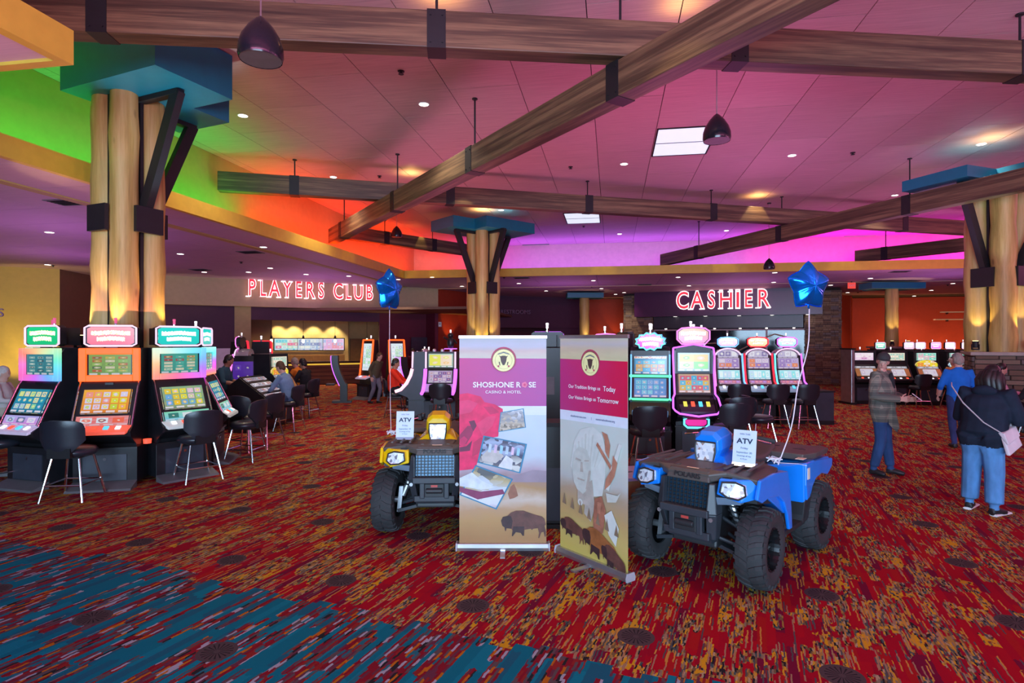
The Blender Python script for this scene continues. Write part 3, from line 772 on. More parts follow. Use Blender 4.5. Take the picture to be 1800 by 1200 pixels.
# bell pendants
for (c, zb, s, label) in (((-2.42, 5.7), 4.66, .42, 'big black bell pendant nearest the camera below the upper timber beam'), ((3.15, 9.1), 5.03, .42, 'black bell pendant beside the pale ceiling panel'),
                          ((-3.9, 20.0), 5.47, .38, 'far black bell pendant before the orange cove'), ((8.04, 18.5), 4.21, .34, 'far black bell pendant before the violet cove')):
    o = thing('bell_pendant', label, 'pendant lamp', C(*c, zb), 0, 'black bell pendants on wires')
    part('shade', MB().lathe([(.47*s, 0), (.50*s, .10*s), (.49*s, .3*s), (.42*s, .52*s), (.28*s, .75*s), (.12*s, .93*s), (.03*s, 1.0*s)] [0:] , n=24, cap=False), pm('gloss_black', (.012, .012, .02), .18), o, sm=60)
    part('inner_shade', MB().lathe([(.46*s, .01*s), (.30*s, .5*s)], n=20), GREYT, o)
    part('wire', MB().tube([(0, 0, s), (0, 0, ZC-zb)], .009, 6), SILVER, o)
    part('canopy', MB().lathe([(.06, ZC-zb-.03), (.06, ZC-zb)], n=14), BLACKM, o)
# accent lamps on the fascia, the walls and the counters (recessed, aimed straight down or up the wall)
def accent(px, py, col=(1, .74, .22), e=70):
    """lamp in the high ceiling just before the fascia, making a scallop on it"""
    p = onz(px, py, ZL+.15)
    if px < 700: q = Vector((X0+.55, p.y, ZC-.05))
    else: q = Vector((p.x, Y1-.55, ZC-.05))
    light('SPOT', q, col, e, (0, 0, -1), .03, spot=46, blend=.25)
for px, py in ((300, 345), (640, 448), (745, 478), (1060, 478), (1265, 474), (1480, 466), (1725, 462), (690, 478)): accent(px, py)
def wash(c, z, aim, col, e, spot=70, blend=.5):
    light('SPOT', C(*c, z), col, e, C(*aim[:2], aim[2]), .05, spot=spot, blend=blend)
AMB = (1, .62, .25)
for px in (30, 75):                             # yellow wall, far left
    x, y = top(px, 470); wash((x+.5, y-1.6), .5, (-.1, 1.0, 1.0), (1, .75, .2), 130, 80)
for px in (1560, 1600, 1650, 1690, 1740, 1790): # red wall, right
    k = (px-CX)/F; y = 31.2+(1600-px)*.004; wash((k*y, y), .4, (0, .55, 1), (1, .5, .15), 130, 85)
wash((17.0, 29.4), .3, (.2, .6, 1), (1, .5, .15), 90, 70)
wash((-2.7, 27.6), 1.7, (-.12, .5, 1), (1, .5, .12), 60, 60); wash((-1.9, 28.3), 1.4, (.1, .5, 1), (1, .5, .12), 50, 60)
for x in (4.6, 5.4, 6.1): wash((x, 33.3), 1.2+.35*(x-4.6), (0, .35, 1), (1, .5, .12), 50, 60)
wash((-13.9, 21.6), .6, (-.3, .9, 1), (1, .45, .2), 70, 70)
for px in (492, 520, 555, 590):                 # players club back wall
    t_ = t_at(px, B2-.5); wash(fac(t_, B2-.5), 3.15, (fn.x*.12, fn.y*.12, -1), (1, .80, .40), 190, 85)
for px in (480, 560, 640):
    t_ = t_at(px, 2.6); wash(fac(t_, 2.9), 3.2, (0, .0, -1), (1, .72, .36), 330, 140, 1)
for px in (350, 450, 700): # players facade glow, from low ceiling
    t_ = t_at(px, -.8); wash(fac(t_, -.8), .9, (fn.x*.35, fn.y*.35, 1), (1, .78, .45), 60, 55, .8)
for c in ((.9, 6.2), (-1.1, 14.5), (1.15, 6.0), (-4.7, 15.6), (7.1, 17.0)):
    light('SPOT', C(*c, ZC-.05), (1, .72, .36), 120, (0, 0, -1), .03, spot=75, blend=.3)
# ------------------------------------------------------------------ slot machines
RB = rainbow('rainbow_led', [(1,.10,.6),(1,.02,.45),(.65,.03,.9),(.08,.35,1),(.03,.75,1),(.08,.95,.55),(.7,.9,.35),(1,.55,.12),(1,.16,.03),(1,.10,.6)], .85)
RB2 = rainbow('rainbow_led_cool', [(1,.55,.12),(1,.22,.03),(1,.05,.25),(.9,.02,.75),(.35,.08,1),(.03,.45,1),(.03,.85,1),(.35,.95,.85),(.75,.95,.6),(1,.55,.12)], .85)
RBV = rainbow('rainbow_led_strip', [(1,.3,.1),(1,.05,.6),(.5,.1,1),(.05,.8,1),(.3,1,1)], 1.25, 'z')
ORLED = glow('orange_led', (1, .09, .012), 2.1)
REDLED = glow('red_led', (1, .02, .04), 1.6); PINKN = glow('pink_neon', (1, .20, .75), 1.7); PURN = glow('purple_neon', (.62, .14, 1), 1.6)
BLUEN = glow('blue_neon', (.15, .45, 1), 1.6); CYANN = glow('cyan_neon', (.15, .8, 1), 1.4); GRNN = glow('green_neon', (.12, 1, .45), 1.3); WHN = glow('white_neon', (1, .70, .95), .95)
Y_, O_, R_, P_, B_, W_, G_, T_ = (1,.72,.02), (1,.30,.02), (.85,.03,.05), (.85,.10,.65), (.10,.30,.95), (.95,.92,1), (.10,.65,.12), (.03,.55,.62)
sA1 = screen('reels_blue', (.01,.16,.32), (.02,.30,.42), 5, 3, [(.02,.35,.55),(.75,.85,.30),(.90,.80,.45),(.55,.65,.85),(.25,.70,.45)], 1.3, seed=1)
sA2 = screen('reels_orange', (.75,.10,.02), (1,.42,.05), 5, 3, [(1,.62,.02),(.85,.80,.05),(.60,.75,.05),(.95,.35,.30),(.75,.70,.95)], 1.3, seed=2)
sA3 = screen('reels_green', (.02,.30,.28), (.02,.45,.38), 5, 3, [(1,.62,.02),(.95,.80,.05),(.15,.45,.85),(.85,.60,.75),(.55,.75,.15)], 1.3, seed=3)
uA1 = screen('pays_blue', (.02,.22,.26), (.03,.28,.38), 3, 5, [(.10,.35,.40),(.30,.55,.55),(.05,.10,.14),(.55,.75,.70)], 1.1, .34, seed=4)
uA2 = screen('pays_green', (.14,.32,.08), (.28,.45,.10), 3, 5, [(.35,.60,.12),(.70,.55,.10),(.10,.18,.08),(.75,.70,.45),(.55,.15,.05)], 1.1, .36, seed=5)
uA3 = screen('pays_teal', (.04,.34,.30), (.05,.42,.32), 3, 5, [(.10,.55,.45),(.65,.50,.12),(.45,.10,.10),(.75,.75,.55)], 1.1, .36, seed=6)
tG = title_screen('title_green', (.0,.34,.12), (.0,.42,.16), (.9,.85,.3), 2.0, 1); tP = title_screen('title_pink', (.65,.12,.20), (.75,.25,.30), (1,.75,.4), 2.0, 2); tT = title_screen('title_teal', (.0,.38,.34), (.0,.45,.40), (.7,.9,.8), 2.0, 3)
bill1 = screen('bill_pink', (.75,.12,.70), (.45,.40,.95), 3, 1, [(.55,.65,.95),(.9,.75,1),(.15,.2,.4)], 1.3, .36, seed=7)
bill2 = screen('bill_red', (.85,.03,.02), (.95,.08,.03), 3, 1, [(.75,.85,.95),(.30,.03,.03),(.95,.15,.08)], 1.3, .36, seed=11)
bill3 = screen('bill_teal', (.05,.55,.85), (.05,.75,.35), 3, 1, [(.75,.85,.90),(.03,.22,.20),(.10,.65,.55)], 1.3, .36, seed=9)
deck1, deck2, deck3 = pm('deck_lilac', (.55,.45,.60), .3, emit=.35), pm('deck_red', (.75,.10,.06), .3, emit=.8), pm('deck_pale', (.55,.60,.58), .3, emit=.35)
GOLDB = pm('gold_panel', (.62, .40, .12), .35, .3)
def ring_frame(m, w, z0, z1, y, t, d):
    """rectangular LED surround"""
    for s in (-1, 1): m.box((s*(w/2-t/2), y, (z0+z1)/2), (t, d, z1-z0))
    m.box((0, y, z0+t/2), (w-2*t, d, t)); m.box((0, y, z1-t/2), (w-2*t, d, t))
SHAPES = {
 'rect': [(-.5,-.40),(-.42,-.5),(.42,-.5),(.5,-.40),(.5,.40),(.42,.5),(-.42,.5),(-.5,.40)],
 'hex': [(-.5,-.22),(-.36,-.5),(.36,-.5),(.5,-.22),(.5,.26),(.36,.44),(0,.5),(-.36,.44),(-.5,.26)],
 'splat': [(.5*math.cos(i*PI/12)*(1 if i % 2 else .86), .5*math.sin(i*PI/12)*(1 if i % 2 else .80)) for i in range(24)],
 'arch': [(-.5,-.5),(.5,-.5)]+[(.5*math.cos(PI*i/12), -.2+.7*math.sin(PI*i/12)) for i in range(13)],
}
def topper(o, shape, z0, z1, w_, y, mat, neon, back=BLACK, d=.09, word=None):
    poly = SHAPES[shape]; cz = (z0+z1)/2; h = z1-z0
    q = [(a*w_, b*h) for a, b in poly]
    t_ = part('topper', MB().prism([(a*1.0, b*1.0) for a, b in q], (0, y, cz), (1,0,0), (0,0,1), d), back, o)
    part('topper_screen', MB().prism([(a*.88, b*.84) for a, b in q], (0, y-.006, cz), (1,0,0), (0,0,1), .006), mat, t_)
    part('neon_tube', MB().tube([(a*.97, y-.012, cz+b*.96) for a, b in q], .013, 6, closed=True), neon, t_)
    part('topper_post', MB().box((0, y+d*.6, z0-.03), (.14, .06, .12)), BLACK, o)
    if word: text('lettering', word, h*.36, glow('word_gold', (1, .9, .35), 2.2), t_, (0, y-.012, cz+h*.10), ext=.003)
def tower_light(o, x, y, z, mat, s=1.0):
    t_ = part('tower_light', MB().lathe([(.024*s, 0), (.024*s, .02*s), (.016*s, .03*s), (.016*s, .05*s)], (x, y, z), 10), CHROME, o)
    part('lens', MB().lathe([(.018*s, .05*s), (.018*s, .10*s), (.021*s, .102*s), (.021*s, .125*s), (.014*s, .13*s)], (x, y, z), 10), mat, t_)
def base_unit(o, w_, yf=-.33, yb=.36, h=.52, col=CAB, foot=True):
    b_ = part('base_cabinet', MB().box((0, (yf+yb)/2, h/2+.03), (w_+.06, yb-yf, h-.06)), col, o, bevel=.006)
    part('door', MB().box((0, yf-.006, h*.52), (w_*.74, .016, h*.66)), CABBLUE if col is CAB else CAB, b_)
    part('lock', MB().lathe([(.02, 0), (.016, .012)], (0, yf-.02, h*.74), 10, 'Y'), CHROME, b_)
    part('ledge', MB().box((0, (yf+yb)/2-.01, h+.005), (w_+.08, yb-yf+.04, .025)), BLACK, b_)
    if not foot: part('kick_plate', MB().box((0, (yf+yb)/2+.01, .03), (w_+.02, yb-yf-.02, .06)), BLACK, b_)
    if foot:
        x = (w_+.06)/2
        part('footplate', MB().hexa([(-x, yf-.24, 0), (x, yf-.24, 0), (x, yf, 0), (-x, yf, 0), (-x, yf-.22, .025), (x, yf-.22, .025), (x, yf, .09), (-x, yf, .09)]), GREYT, o)
def side_panels(o, poly, w_, mat=CAB, trim=CHROME, front=None):
    for s in (-1, 1):
        part('side_panel', MB().prism(poly, (s*w_/2+.016, 0, 0), (0,1,0), (0,0,1), .032), mat, o)
    part('body', MB().prism([(min(y+.03, .36), z) for y, z in poly], (w_/2-.017, 0, 0), (0,1,0), (0,0,1), w_-.034), BLACK, o)
    if front:
        for s in (-1, 1): part('edge_trim', MB().tube([(s*(w_/2), y-.008, z) for y, z in front], .011, 6), trim, o)
def deck(o, w_, y0, z0, y1, z1, mat, btns, col=None):
    h = w_/2+.015
    d_ = part('button_deck', MB().prism([(-h, 0), (h, 0), (h, .06), (h*.82, .13), (-h*.82, .13), (-h, .06)], (0, y0, z0), (1,0,0), Vector((0, y1-y0, z1-z0)).normalized()*(-1)*-1, .045) if False else MB().hexa([(-h, y0, z0-.05), (h, y0, z0-.05), (h*.86, y1, z1-.045), (-h*.86, y1, z1-.045), (-h, y0, z0), (h, y0, z0), (h*.86, y1, z1), (-h*.86, y1, z1)]), mat, o, bevel=.012)
    n = len(btns)
    for i, c in enumerate(btns):
        x = (i-(n-1)/2)*w_*.8/n; a, b = .35, .75
        q = [(x-.03, y0+(y1-y0)*.3, z0+(z1-z0)*.3+.004), (x-.03, y0+(y1-y0)*.7, z0+(z1-z0)*.7+.004), (x+.03, y0+(y1-y0)*.7, z0+(z1-z0)*.7+.004), (x+.03, y0+(y1-y0)*.3, z0+(z1-z0)*.3+.004)]
        part('button', MB().hexa(q[::1]+[(v[0], v[1], v[2]+.014) for v in q]), c, d_)
def scr(name, o, w_, ya, za, yb, zb, mat, t=.02):
    part(name, MB().slab((-w_/2, ya, za), (w_/2, ya, za), (w_/2, yb, zb), (-w_/2, yb, zb), t), mat, o)
BW = glow('button_white', (.9, .9, 1), 1.2); BR = glow('button_red', (1, .1, .05), 1.2); BY = glow('button_yellow', (.8, .8, .1), .9); BC = glow('button_cyan', (.1, .7, 1), 1.0)
PA = [(.36,.52),(.36,1.86),(-.10,1.86),(-.15,1.80),(-.15,1.42),(-.19,1.35),(-.37,.97),(-.43,.84),(-.53,.77),(-.51,.70),(-.32,.58),(-.30,.52)]
def slot_curve(label, c, th, led, su, sl, st, bill, dk, neon, cl, grp='slot machines round the near left log column'):
    o = thing('slot_machine', label, 'slot machine', C(*c), math.radians(th)+A, grp)
    w_ = .70; base_unit(o, w_)
    side_panels(o, PA, w_, CAB, CHROME, [(-.15,1.42),(-.20,1.35),(-.38,.97),(-.44,.84)])
    f = MB(); ring_frame(f, w_+.03, 1.41, 1.86, -.175, .085, .06); part('led_surround', f, led, o, bevel=.01)
    scr('upper_screen', o, .53, -.168, 1.49, -.168, 1.78, su); scr('lower_screen', o, .58, -.372, 1.0, -.232, 1.31, sl)
    part('screen_bezel', MB().slab((-.34, -.385, .955), (.34, -.385, .955), (.34, -.190, 1.395), (-.34, -.190, 1.395), .014).box((0, -.20, 1.385), (.10, .02, .03)), BLACK, o).location = (0, .012, -.006)
    scr('bill_panel', o, .64, -.448, .85, -.395, .968, bill); deck(o, w_, -.42, .845, -.56, .775, dk, (BW, BR, BC, BW))
    topper(o, 'rect', 1.885, 2.17, .64, -.14, st, neon)
    part('topper_box', MB().box((0, .06, 2.02), (.56, .22, .24)), BLACK, o); tower_light(o, .0, .02, 2.15, cl)
    part('cup_holder', MB().lathe([(.05, .54), (.055, .60)], (w_/2+.08, -.1, 0), 10), BR if 'orange' in label else BLACK, o)
    return o
CLR = glow('candle_red', (.75, .10, .25), .8); CLW = glow('candle_white', (.95, .90, 1), 1.5)
slot_curve('slot machine with rainbow surround and green title sign, left of the orange one', (-6.40, 8.25), -16, RB, uA1, sA1, tG, bill1, deck1, WHN, CLR)
slot_curve('slot machine with solid orange lit surround and pink title sign', (-5.50, 8.20), 14, ORLED, uA2, sA2, tP, bill2, deck2, WHN, CLR)
slot_curve('slot machine with rainbow surround and teal title sign, right of the orange one', (-4.97, 8.72), 52, RB2, uA3, sA3, tT, bill3, deck3, WHN, CLR)
slot_curve('slot machine seen edge on behind the teal titled one', (-5.12, 9.62), 104, RBV, uA3, sA1, tT, bill3, deck3, WHN, CLW)
slot_curve('slot machine seen edge on at far left beside the green titled one', (-7.05, 9.05), -70, RBV, uA1, sA3, tG, bill1, deck1, WHN, CLR)
slot_curve('slot machine hidden at the back of the near left column', (-6.2, 9.95), 176, RBV, uA1, sA3, tG, bill1, deck1, WHN, CLW)
# --- the bank behind the right banner
PH = [(.36,.52),(.36,1.84),(-.06,1.86),(-.12,1.80),(-.13,1.40),(-.22,1.04),(-.36,.98),(-.50,.80),(-.48,.70),(-.30,.60),(-.30,.52)]
s1 = screen('hot_pays', (.10,.45,.75), (.35,.70,.95), 2, 2, [(.95,.55,.05),(.85,.15,.05),(.25,.75,.10),(.95,.80,.10),(.80,.55,.35)], 1.4, .5, seed=21)
s2 = screen('hot_reels', (.75,.30,.08), (.85,.45,.12), 5, 3, [(.05,.50,.85),(.10,.60,.90),(.85,.60,.10),(.75,.15,.25),(.15,.75,.85)], 1.3, .47, seed=22)
tH = title_screen('title_hot', (.75,.05,.30), (.55,.30,.05), (.3,.8,.7), 1.6, 8, 2)
def slot_neon(label, c, th):
    o = thing('slot_machine', label, 'slot machine', C(*c), math.radians(th)+A, 'slot machines behind the right banner')
    w_ = .62; base_unit(o, w_)
    side_panels(o, PH, w_)
    scr('upper_screen', o, .54, -.145, 1.44, -.142, 1.76, s1); scr('lower_screen', o, .54, -.225, 1.08, -.150, 1.40, s2)
    part('forehead', MB().prism([(-.33,1.77),(.33,1.77),(.31,1.83),(0,1.88),(-.31,1.83)], (0,-.10,0), (1,0,0), (0,0,1), .2), BLACK, o)
    deck(o, w_, -.24, 1.02, -.52, .80, pm('deck_dark', (.05,.04,.07), .25), (BY, BR, BC, BY))
    for s in (-1, 1):
        part('neon_tube', MB().tube([(s*.335, -.10, 1.84), (s*.345, -.14, 1.70), (s*.335, -.15, 1.40), (s*.335, -.24, 1.06), (s*.37, -.30, 1.0), (s*.39, -.44, .84), (s*.36, -.46, .80), (s*.30, -.53, .76), (0, -.55, .72)], .017, 6), PURN, o)
    part('neon_tube', MB().tube([(-.335, -.10, 1.84), (0, -.12, 1.90), (.335, -.10, 1.84)], .015, 6), PURN, o)
    part('belly_light', MB().tube([(a*.40, -.37, .60+b*.18) for a, b in SHAPES['hex']], .018, 6, closed=True), CYANN, o)
    part('belly_panel', MB().prism([(a*.34, b*.13) for a, b in SHAPES['hex']], (0, -.345, .60), (1,0,0), (0,0,1), .03), glow('belly_pink', (.9, .02, .35), .8), o)
    topper(o, 'hex', 1.90, 2.20, .56, -.10, tH, PINKN, word='HOT'); part('topper_box', MB().box((0, .08, 2.04), (.46, .2, .22)), BLACK, o)
    tower_light(o, -.02, .02, 2.16, CLW, 1.1); tower_light(o, .19, .16, 2.12, CLW, .9)
    return o
slot_neon('purple neon slot machine with HOT sign, behind the blue quad bike', (3.12, 10.25), -6)
s3 = screen('splat_pays', (.03,.14,.42), (.05,.28,.60), 4, 3, [(.10,.50,.85),(.85,.45,.12),(.25,.70,.85),(.80,.25,.20)], 1.2, .46, seed=31, head=.16)
s4 = screen('splat_reels', (.03,.22,.60), (.08,.40,.80), 5, 3, [(.12,.40,.85),(.30,.55,.95),(.60,.55,.80),(.20,.70,.90)], 1.2, .42, seed=32)
tS = title_screen('title_magenta', (.85,.0,.62), (.95,.02,.75), (1,.8,.95), 2.0, 12, 2)
def slot_splat(label, c, th):
    o = thing('slot_machine', label, 'slot machine', C(*c), math.radians(th)+A, 'slot machines behind the right banner')
    w_ = .60; base_unit(o, w_); side_panels(o, PH, w_)
    scr('upper_screen', o, .53, -.142, 1.42, -.140, 1.72, s3); scr('lower_screen', o, .53, -.230, 1.05, -.152, 1.36, s4)
    for z, y in ((1.39, -.165), (1.02, -.26)): part('neon_bar', MB().tube([(-.33, y, z), (.33, y, z)], .020, 8), GRNN, o)
    for s in (-1, 1): part('neon_tube', MB().tube([(s*.305, -.15, 1.74), (s*.305, -.16, 1.38), (s*.305, -.25, 1.03)], .012, 6), BLUEN, o)
    part('forehead', MB().prism([(-.31,1.73),(.31,1.73),(.22,1.79),(-.22,1.79)], (0,-.08,0), (1,0,0), (0,0,1), .2), BLACK, o)
    deck(o, w_, -.26, .99, -.50, .80, pm('deck_blue', (.10,.25,.45), .25, emit=.5), (BW, BC, BY))
    part('belly_light', MB().tube([(.10+a*.20, -.37, .58+b*.20) for a, b in SHAPES['rect']], .02, 6, closed=True), PINKN, o)
    topper(o, 'splat', 1.80, 2.10, .50, -.09, tS, CYANN); part('topper_box', MB().box((0, .06, 1.95), (.30, .16, .2)), BLACK, o)
    tower_light(o, 0, .02, 2.08, CLW, 1.3)
    return o
slot_splat('slot machine with magenta splash sign and green light bars, beside the right banner', (2.28, 9.75), -14)
def slot_back(label, c, th, shape, led, grp='slot machines behind the right banner', cl=CLW):
    """a machine that shows its back or flank"""
    o = thing('slot_machine', label, 'slot machine', C(*c), math.radians(th)+A, grp)
    w_ = .60; base_unit(o, w_); side_panels(o, PH, w_)
    scr('upper_screen', o, .53, -.142, 1.42, -.140, 1.72, s3); scr('lower_screen', o, .53, -.230, 1.05, -.152, 1.36, s4)
    deck(o, w_, -.26, .99, -.50, .80, deck1, (BW, BC, BY))
    topper(o, shape, 1.82, 2.12, .56, -.09, tS, led); part('topper_box', MB().box((0, .07, 1.96), (.34, .2, .2)), BLACK, o)
    part('vent', MB().box((0, .365, 1.2), (.3, .01, .3)), GREYT, o); tower_light(o, 0, .02, 2.12, cl, 1.2)
    return o
slot_back('dark slot machine turned away between splash sign and HOT sign machines', (2.60, 11.05), 165, 'splat', BLUEN)
slot_back('black slot machine edge just right of the right banner top', (1.98, 10.6), 100, 'rect', BLACK)
slot_back('slot machine with pink neon sign peeking over the right banner', (1.98, 12.6), 0, 'hex', PINKN)
slot_back('slot machine seen edge on right of the HOT sign machine', (3.44, 11.15), 88, 'rect', CYANN)
slot_back('black slot machine seen through the gap between the banners', (.62, 10.4), 172, 'rect', PURN)
# --- arched trio in front of the cashier
def arch_screen(seed, c1, c2): return screen('arch_pays_%d' % seed, c1, c2, 3, 2, [(.75,.70,.85),(.55,.45,.80),(.85,.30,.15),(.35,.25,.60)], 1.3, .44, seed=seed)
def slot_arch(label, c, th, n1, n2, tcol, seed, grp='three arched slot machines before the cashier'):
    o = thing('slot_machine', label, 'slot machine', C(*c), math.radians(th)+A, grp)
    w_ = .60; base_unit(o, w_, foot=False); P = [(.34,.52),(.34,1.62),(-.10,1.62),(-.14,1.30),(-.22,.98),(-.36,.92),(-.46,.80),(-.44,.70),(-.28,.60),(-.28,.52)]
    side_panels(o, P, w_)
    ar = [(.30*math.cos(PI*i/14), 1.58+.20*math.sin(PI*i/14)) for i in range(15)]
    part('arch_top', MB().prism(ar+[(-.30,1.5),(.30,1.5)], (0,-.07,0), (1,0,0), (0,0,1), .28), pm('arch_silver', (.45,.42,.52), .25, .6), o)
    part('arch_glass', MB().prism([(x*.82, 1.58+(z-1.58)*.8) for x, z in ar]+[(-.246,1.56),(.246,1.56)], (0,-.078,0), (1,0,0), (0,0,1), .01), screen('arch_glass_%d' % seed, (.5,.45,.7), (.8,.75,.85), 3, 1, [(.6,.55,.8),(.3,.25,.5),(.9,.9,1)], 1.3, seed=seed+5), o)
    part('arch_tube', MB().tube([(x*1.02, -.085, z) for x, z in ar], .016, 6), WHN if seed % 2 else PURN, o)
    scr('upper_screen', o, .52, -.150, 1.30, -.105, 1.56, arch_screen(seed, (.25,.18,.50), (.45,.40,.70)))
    scr('reel_screen', o, .52, -.222, 1.05, -.160, 1.27, screen('arch_reels_%d' % seed, (.10,.55,.75), (.35,.85,.95), 5, 1, [(.75,.95,1),(.30,.80,.85),(.60,.75,.95)], 1.5, .44, seed=seed+9))
    scr('button_strip', o, .52, -.300, .955, -.235, 1.03, screen('arch_btn_%d' % seed, (.45,.25,.55), (.6,.3,.7), 5, 1, [(.9,.2,.15),(.95,.3,.5),(.6,.3,.9)], 1.2, .36, seed=seed+2))
    deck(o, w_, -.30, .935, -.47, .80, pm('deck_bluegrey', (.2,.3,.42), .3, emit=.5), (BW, BC, BW))
    for s, nn in ((-1, n1), (1, n2)): part('neon_tube', MB().tube([(s*.32, -.10, 1.66), (s*.33, -.15, 1.30), (s*.33, -.24, 1.0), (s*.35, -.36, .90)], .022, 6), nn, o)
    topper(o, 'hex', 1.82, 2.06, .50, -.06, tcol, n2); tower_light(o, 0, .0, 2.05, CLW, .8)
    return o
tW1 = title_screen('title_lilac', (.65,.45,.75), (.85,.80,.95), (.5,.2,.5), 1.8, 21); tW2 = title_screen('title_amber', (.75,.55,.30), (.90,.75,.60), (.9,.35,.05), 1.8, 22); tW3 = title_screen('title_sky', (.35,.65,.85), (.60,.75,.90), (.8,.1,.4), 1.8, 23)
slot_arch('left arched slot machine of three before the cashier, pink flanks', (5.22, 14.35), -6, PINKN, BLUEN, tW1, 41)
slot_arch('middle arched slot machine of three before the cashier, amber sign', (5.94, 14.35), -4, REDLED, REDLED, tW2, 43)
slot_arch('right arched slot machine of three before the cashier, blue and magenta flanks', (6.62, 14.30), 2, CYANN, PURN, tW3, 45)
o = thing('end_cabinet', 'dark slate cabinet at the right end of the arched trio', 'cabinet', C(7.33, 14.2), A)
part('carcass', MB().box((0, 0, .38), (.42, .7, .76)), CABBLUE, o, bevel=.008); part('counter', MB().box((0, 0, .775), (.46, .74, .03)), BLACK, o); part('kick_plate', MB().box((0, -.355, .05), (.42, .012, .1)), BLACK, o)
# --- far right rows
def slot_upright(label, c, th, top_m, mid_m, low_m, arch=None, dk=GOLDB, tp=None, grp='slot machines in the far right rows'):
    o = thing('slot_machine', label, 'slot machine', C(*c), math.radians(th)+A, grp)
    w_ = .72; base_unit(o, w_, -.26, .34, .6, foot=False); P = [(.34,.6),(.34,1.66),(-.12,1.66),(-.14,1.24),(-.22,1.16),(-.42,.84),(-.50,.78),(-.48,.70),(-.26,.62),(-.26,.6)]
    side_panels(o, P, w_, CAB)
    scr('upper_screen', o, .58, -.155, 1.36, -.150, 1.60, top_m)
    if arch: part('arch_sign', MB().prism([(a*.66, 1.26+b*.24) for a, b in SHAPES['arch']], (0, -.17, 0), (1,0,0), (0,0,1), .06), arch, o)
    scr('reel_panel', o, .66, -.40, .88, -.25, 1.11, dk); scr('lower_screen', o, .40, -.405, .90, -.262, 1.10, low_m)
    deck(o, w_, -.40, .85, -.50, .79, BLACK, (BR, BW, BR)); scr('meter_strip', o, .62, -.24, 1.125, -.20, 1.18, mid_m)
    if tp: topper(o, 'rect', 1.68, 1.92, .56, -.10, tp, WHN)
    tower_light(o, 0, .1, 1.66 if not tp else 1.9, CLW, .9)
    return o
mets = screen('meters', (.35,.35,.4), (.45,.45,.5), 4, 1, [(.9,.9,1),(.1,.1,.15),(.4,.6,.9)], 1.0, .34, seed=51)
pw = screen('pale_reels', (.8,.75,.85), (.95,.85,.95), 3, 1, [(.85,.8,.95),(.95,.9,1),(.75,.6,.8)], 1.1, .4, seed=52)
def ps(seed, a, b, pal, k=1.4): return screen('far_pays_%d' % seed, a, b, 3, 3, pal, k, .45, seed=seed)
f1_ = ps(61, (.85,.45,.75), (.95,.85,.95), [(.95,.7,.9),(1,.9,.95),(.7,.3,.6)]); f2_ = ps(62, (.8,.7,.4), (.95,.9,.75), [(.9,.6,.5),(1,.95,.8),(.4,.7,.6)]); f3_ = ps(63, (.3,.7,.6), (.6,.9,.85), [(.2,.8,.6),(.9,.5,.6),(1,1,.9)])
f4_ = ps(64, (.9,.85,.7), (1,1,.95), [(1,.8,.1),(.95,.95,.9),(.6,.5,.3)]); aY = ps(65, (.45,.75,.05), (1,.60,.02), [(1,.75,.05),(.95,.3,.05),(1,.9,.8)]); aC = ps(66, (.25,.65,.85), (.80,.95,1), [(.5,.8,.95),(1,1,1),(.3,.5,.8)]); aW = ps(67, (.85,.85,.9), (1,1,1), [(.1,.1,.15),(1,1,1),(.8,.8,.9)])
slot_upright('far slot machine with pink white screen behind the plaid jacket man', (11.05, 18.7), -4, f1_, mets, pw)
slot_upright('far slot machine with cream screen right of the plaid jacket man', (11.9, 18.5), -4, f2_, mets, pw)
slot_upright('far slot machine with yellow and green arch sign', (12.8, 18.4), -4, f3_, mets, pw, aY)
slot_upright('far slot machine with icy blue arch sign before the man in tan vest', (13.75, 18.3), -4, f3_, mets, pw, aC)
slot_upright('far slot machine with gold and white screen left of the right stone plinth', (14.75, 18.2), -4, f4_, mets, pw, aW)
tps = [title_screen('far_title_%d' % i, a, b, c_, 1.7, 60+i) for i, (a, b, c_) in enumerate((((.1,.5,.35), (.3,.8,.6), (.9,.9,.6)), ((.8,.5,.6), (.95,.8,.9), (.6,.2,.4)), ((.6,.7,.9), (.9,.95,1), (.6,.5,.7)), ((.75,.15,.75), (.9,.5,.9), (.2,.1,.3)), ((.7,.65,.9), (.95,.9,1), (.4,.3,.7)), ((.8,.7,.85), (.9,.95,.8), (.4,.5,.4))))]
for i, (px, nm) in enumerate(((1545, 'green'), (1595, 'pink'), (1615, 'pale blue'), (1642, 'magenta'), (1667, 'lilac'), (1696, 'cream'))):
    y = 21.8; o = slot_upright('back row slot machine with glowing %s title sign, far right' % nm, ((px-CX)/F*y, y), 0, (f1_, f2_, f3_, f4_, f1_, f2_)[i], mets, pw, None, CAB, tps[i], 'slot machines in the back row at far right'); o.scale = (.66, .9, 1)
o = thing('gaming_sign_post', 'tall pale edged cabinet end at left of the far right slot row', 'cabinet', C(10.55, 18.6), A)
part('carcass', MB().box((0, 0, .85), (.10, .6, 1.7)), SILVER, o, bevel=.01); part('top_cap', MB().box((0, 0, 1.72), (.16, .64, .04)), BLACK, o); part('base', MB().box((0, 0, .03), (.2, .7, .06)), BLACK, o)
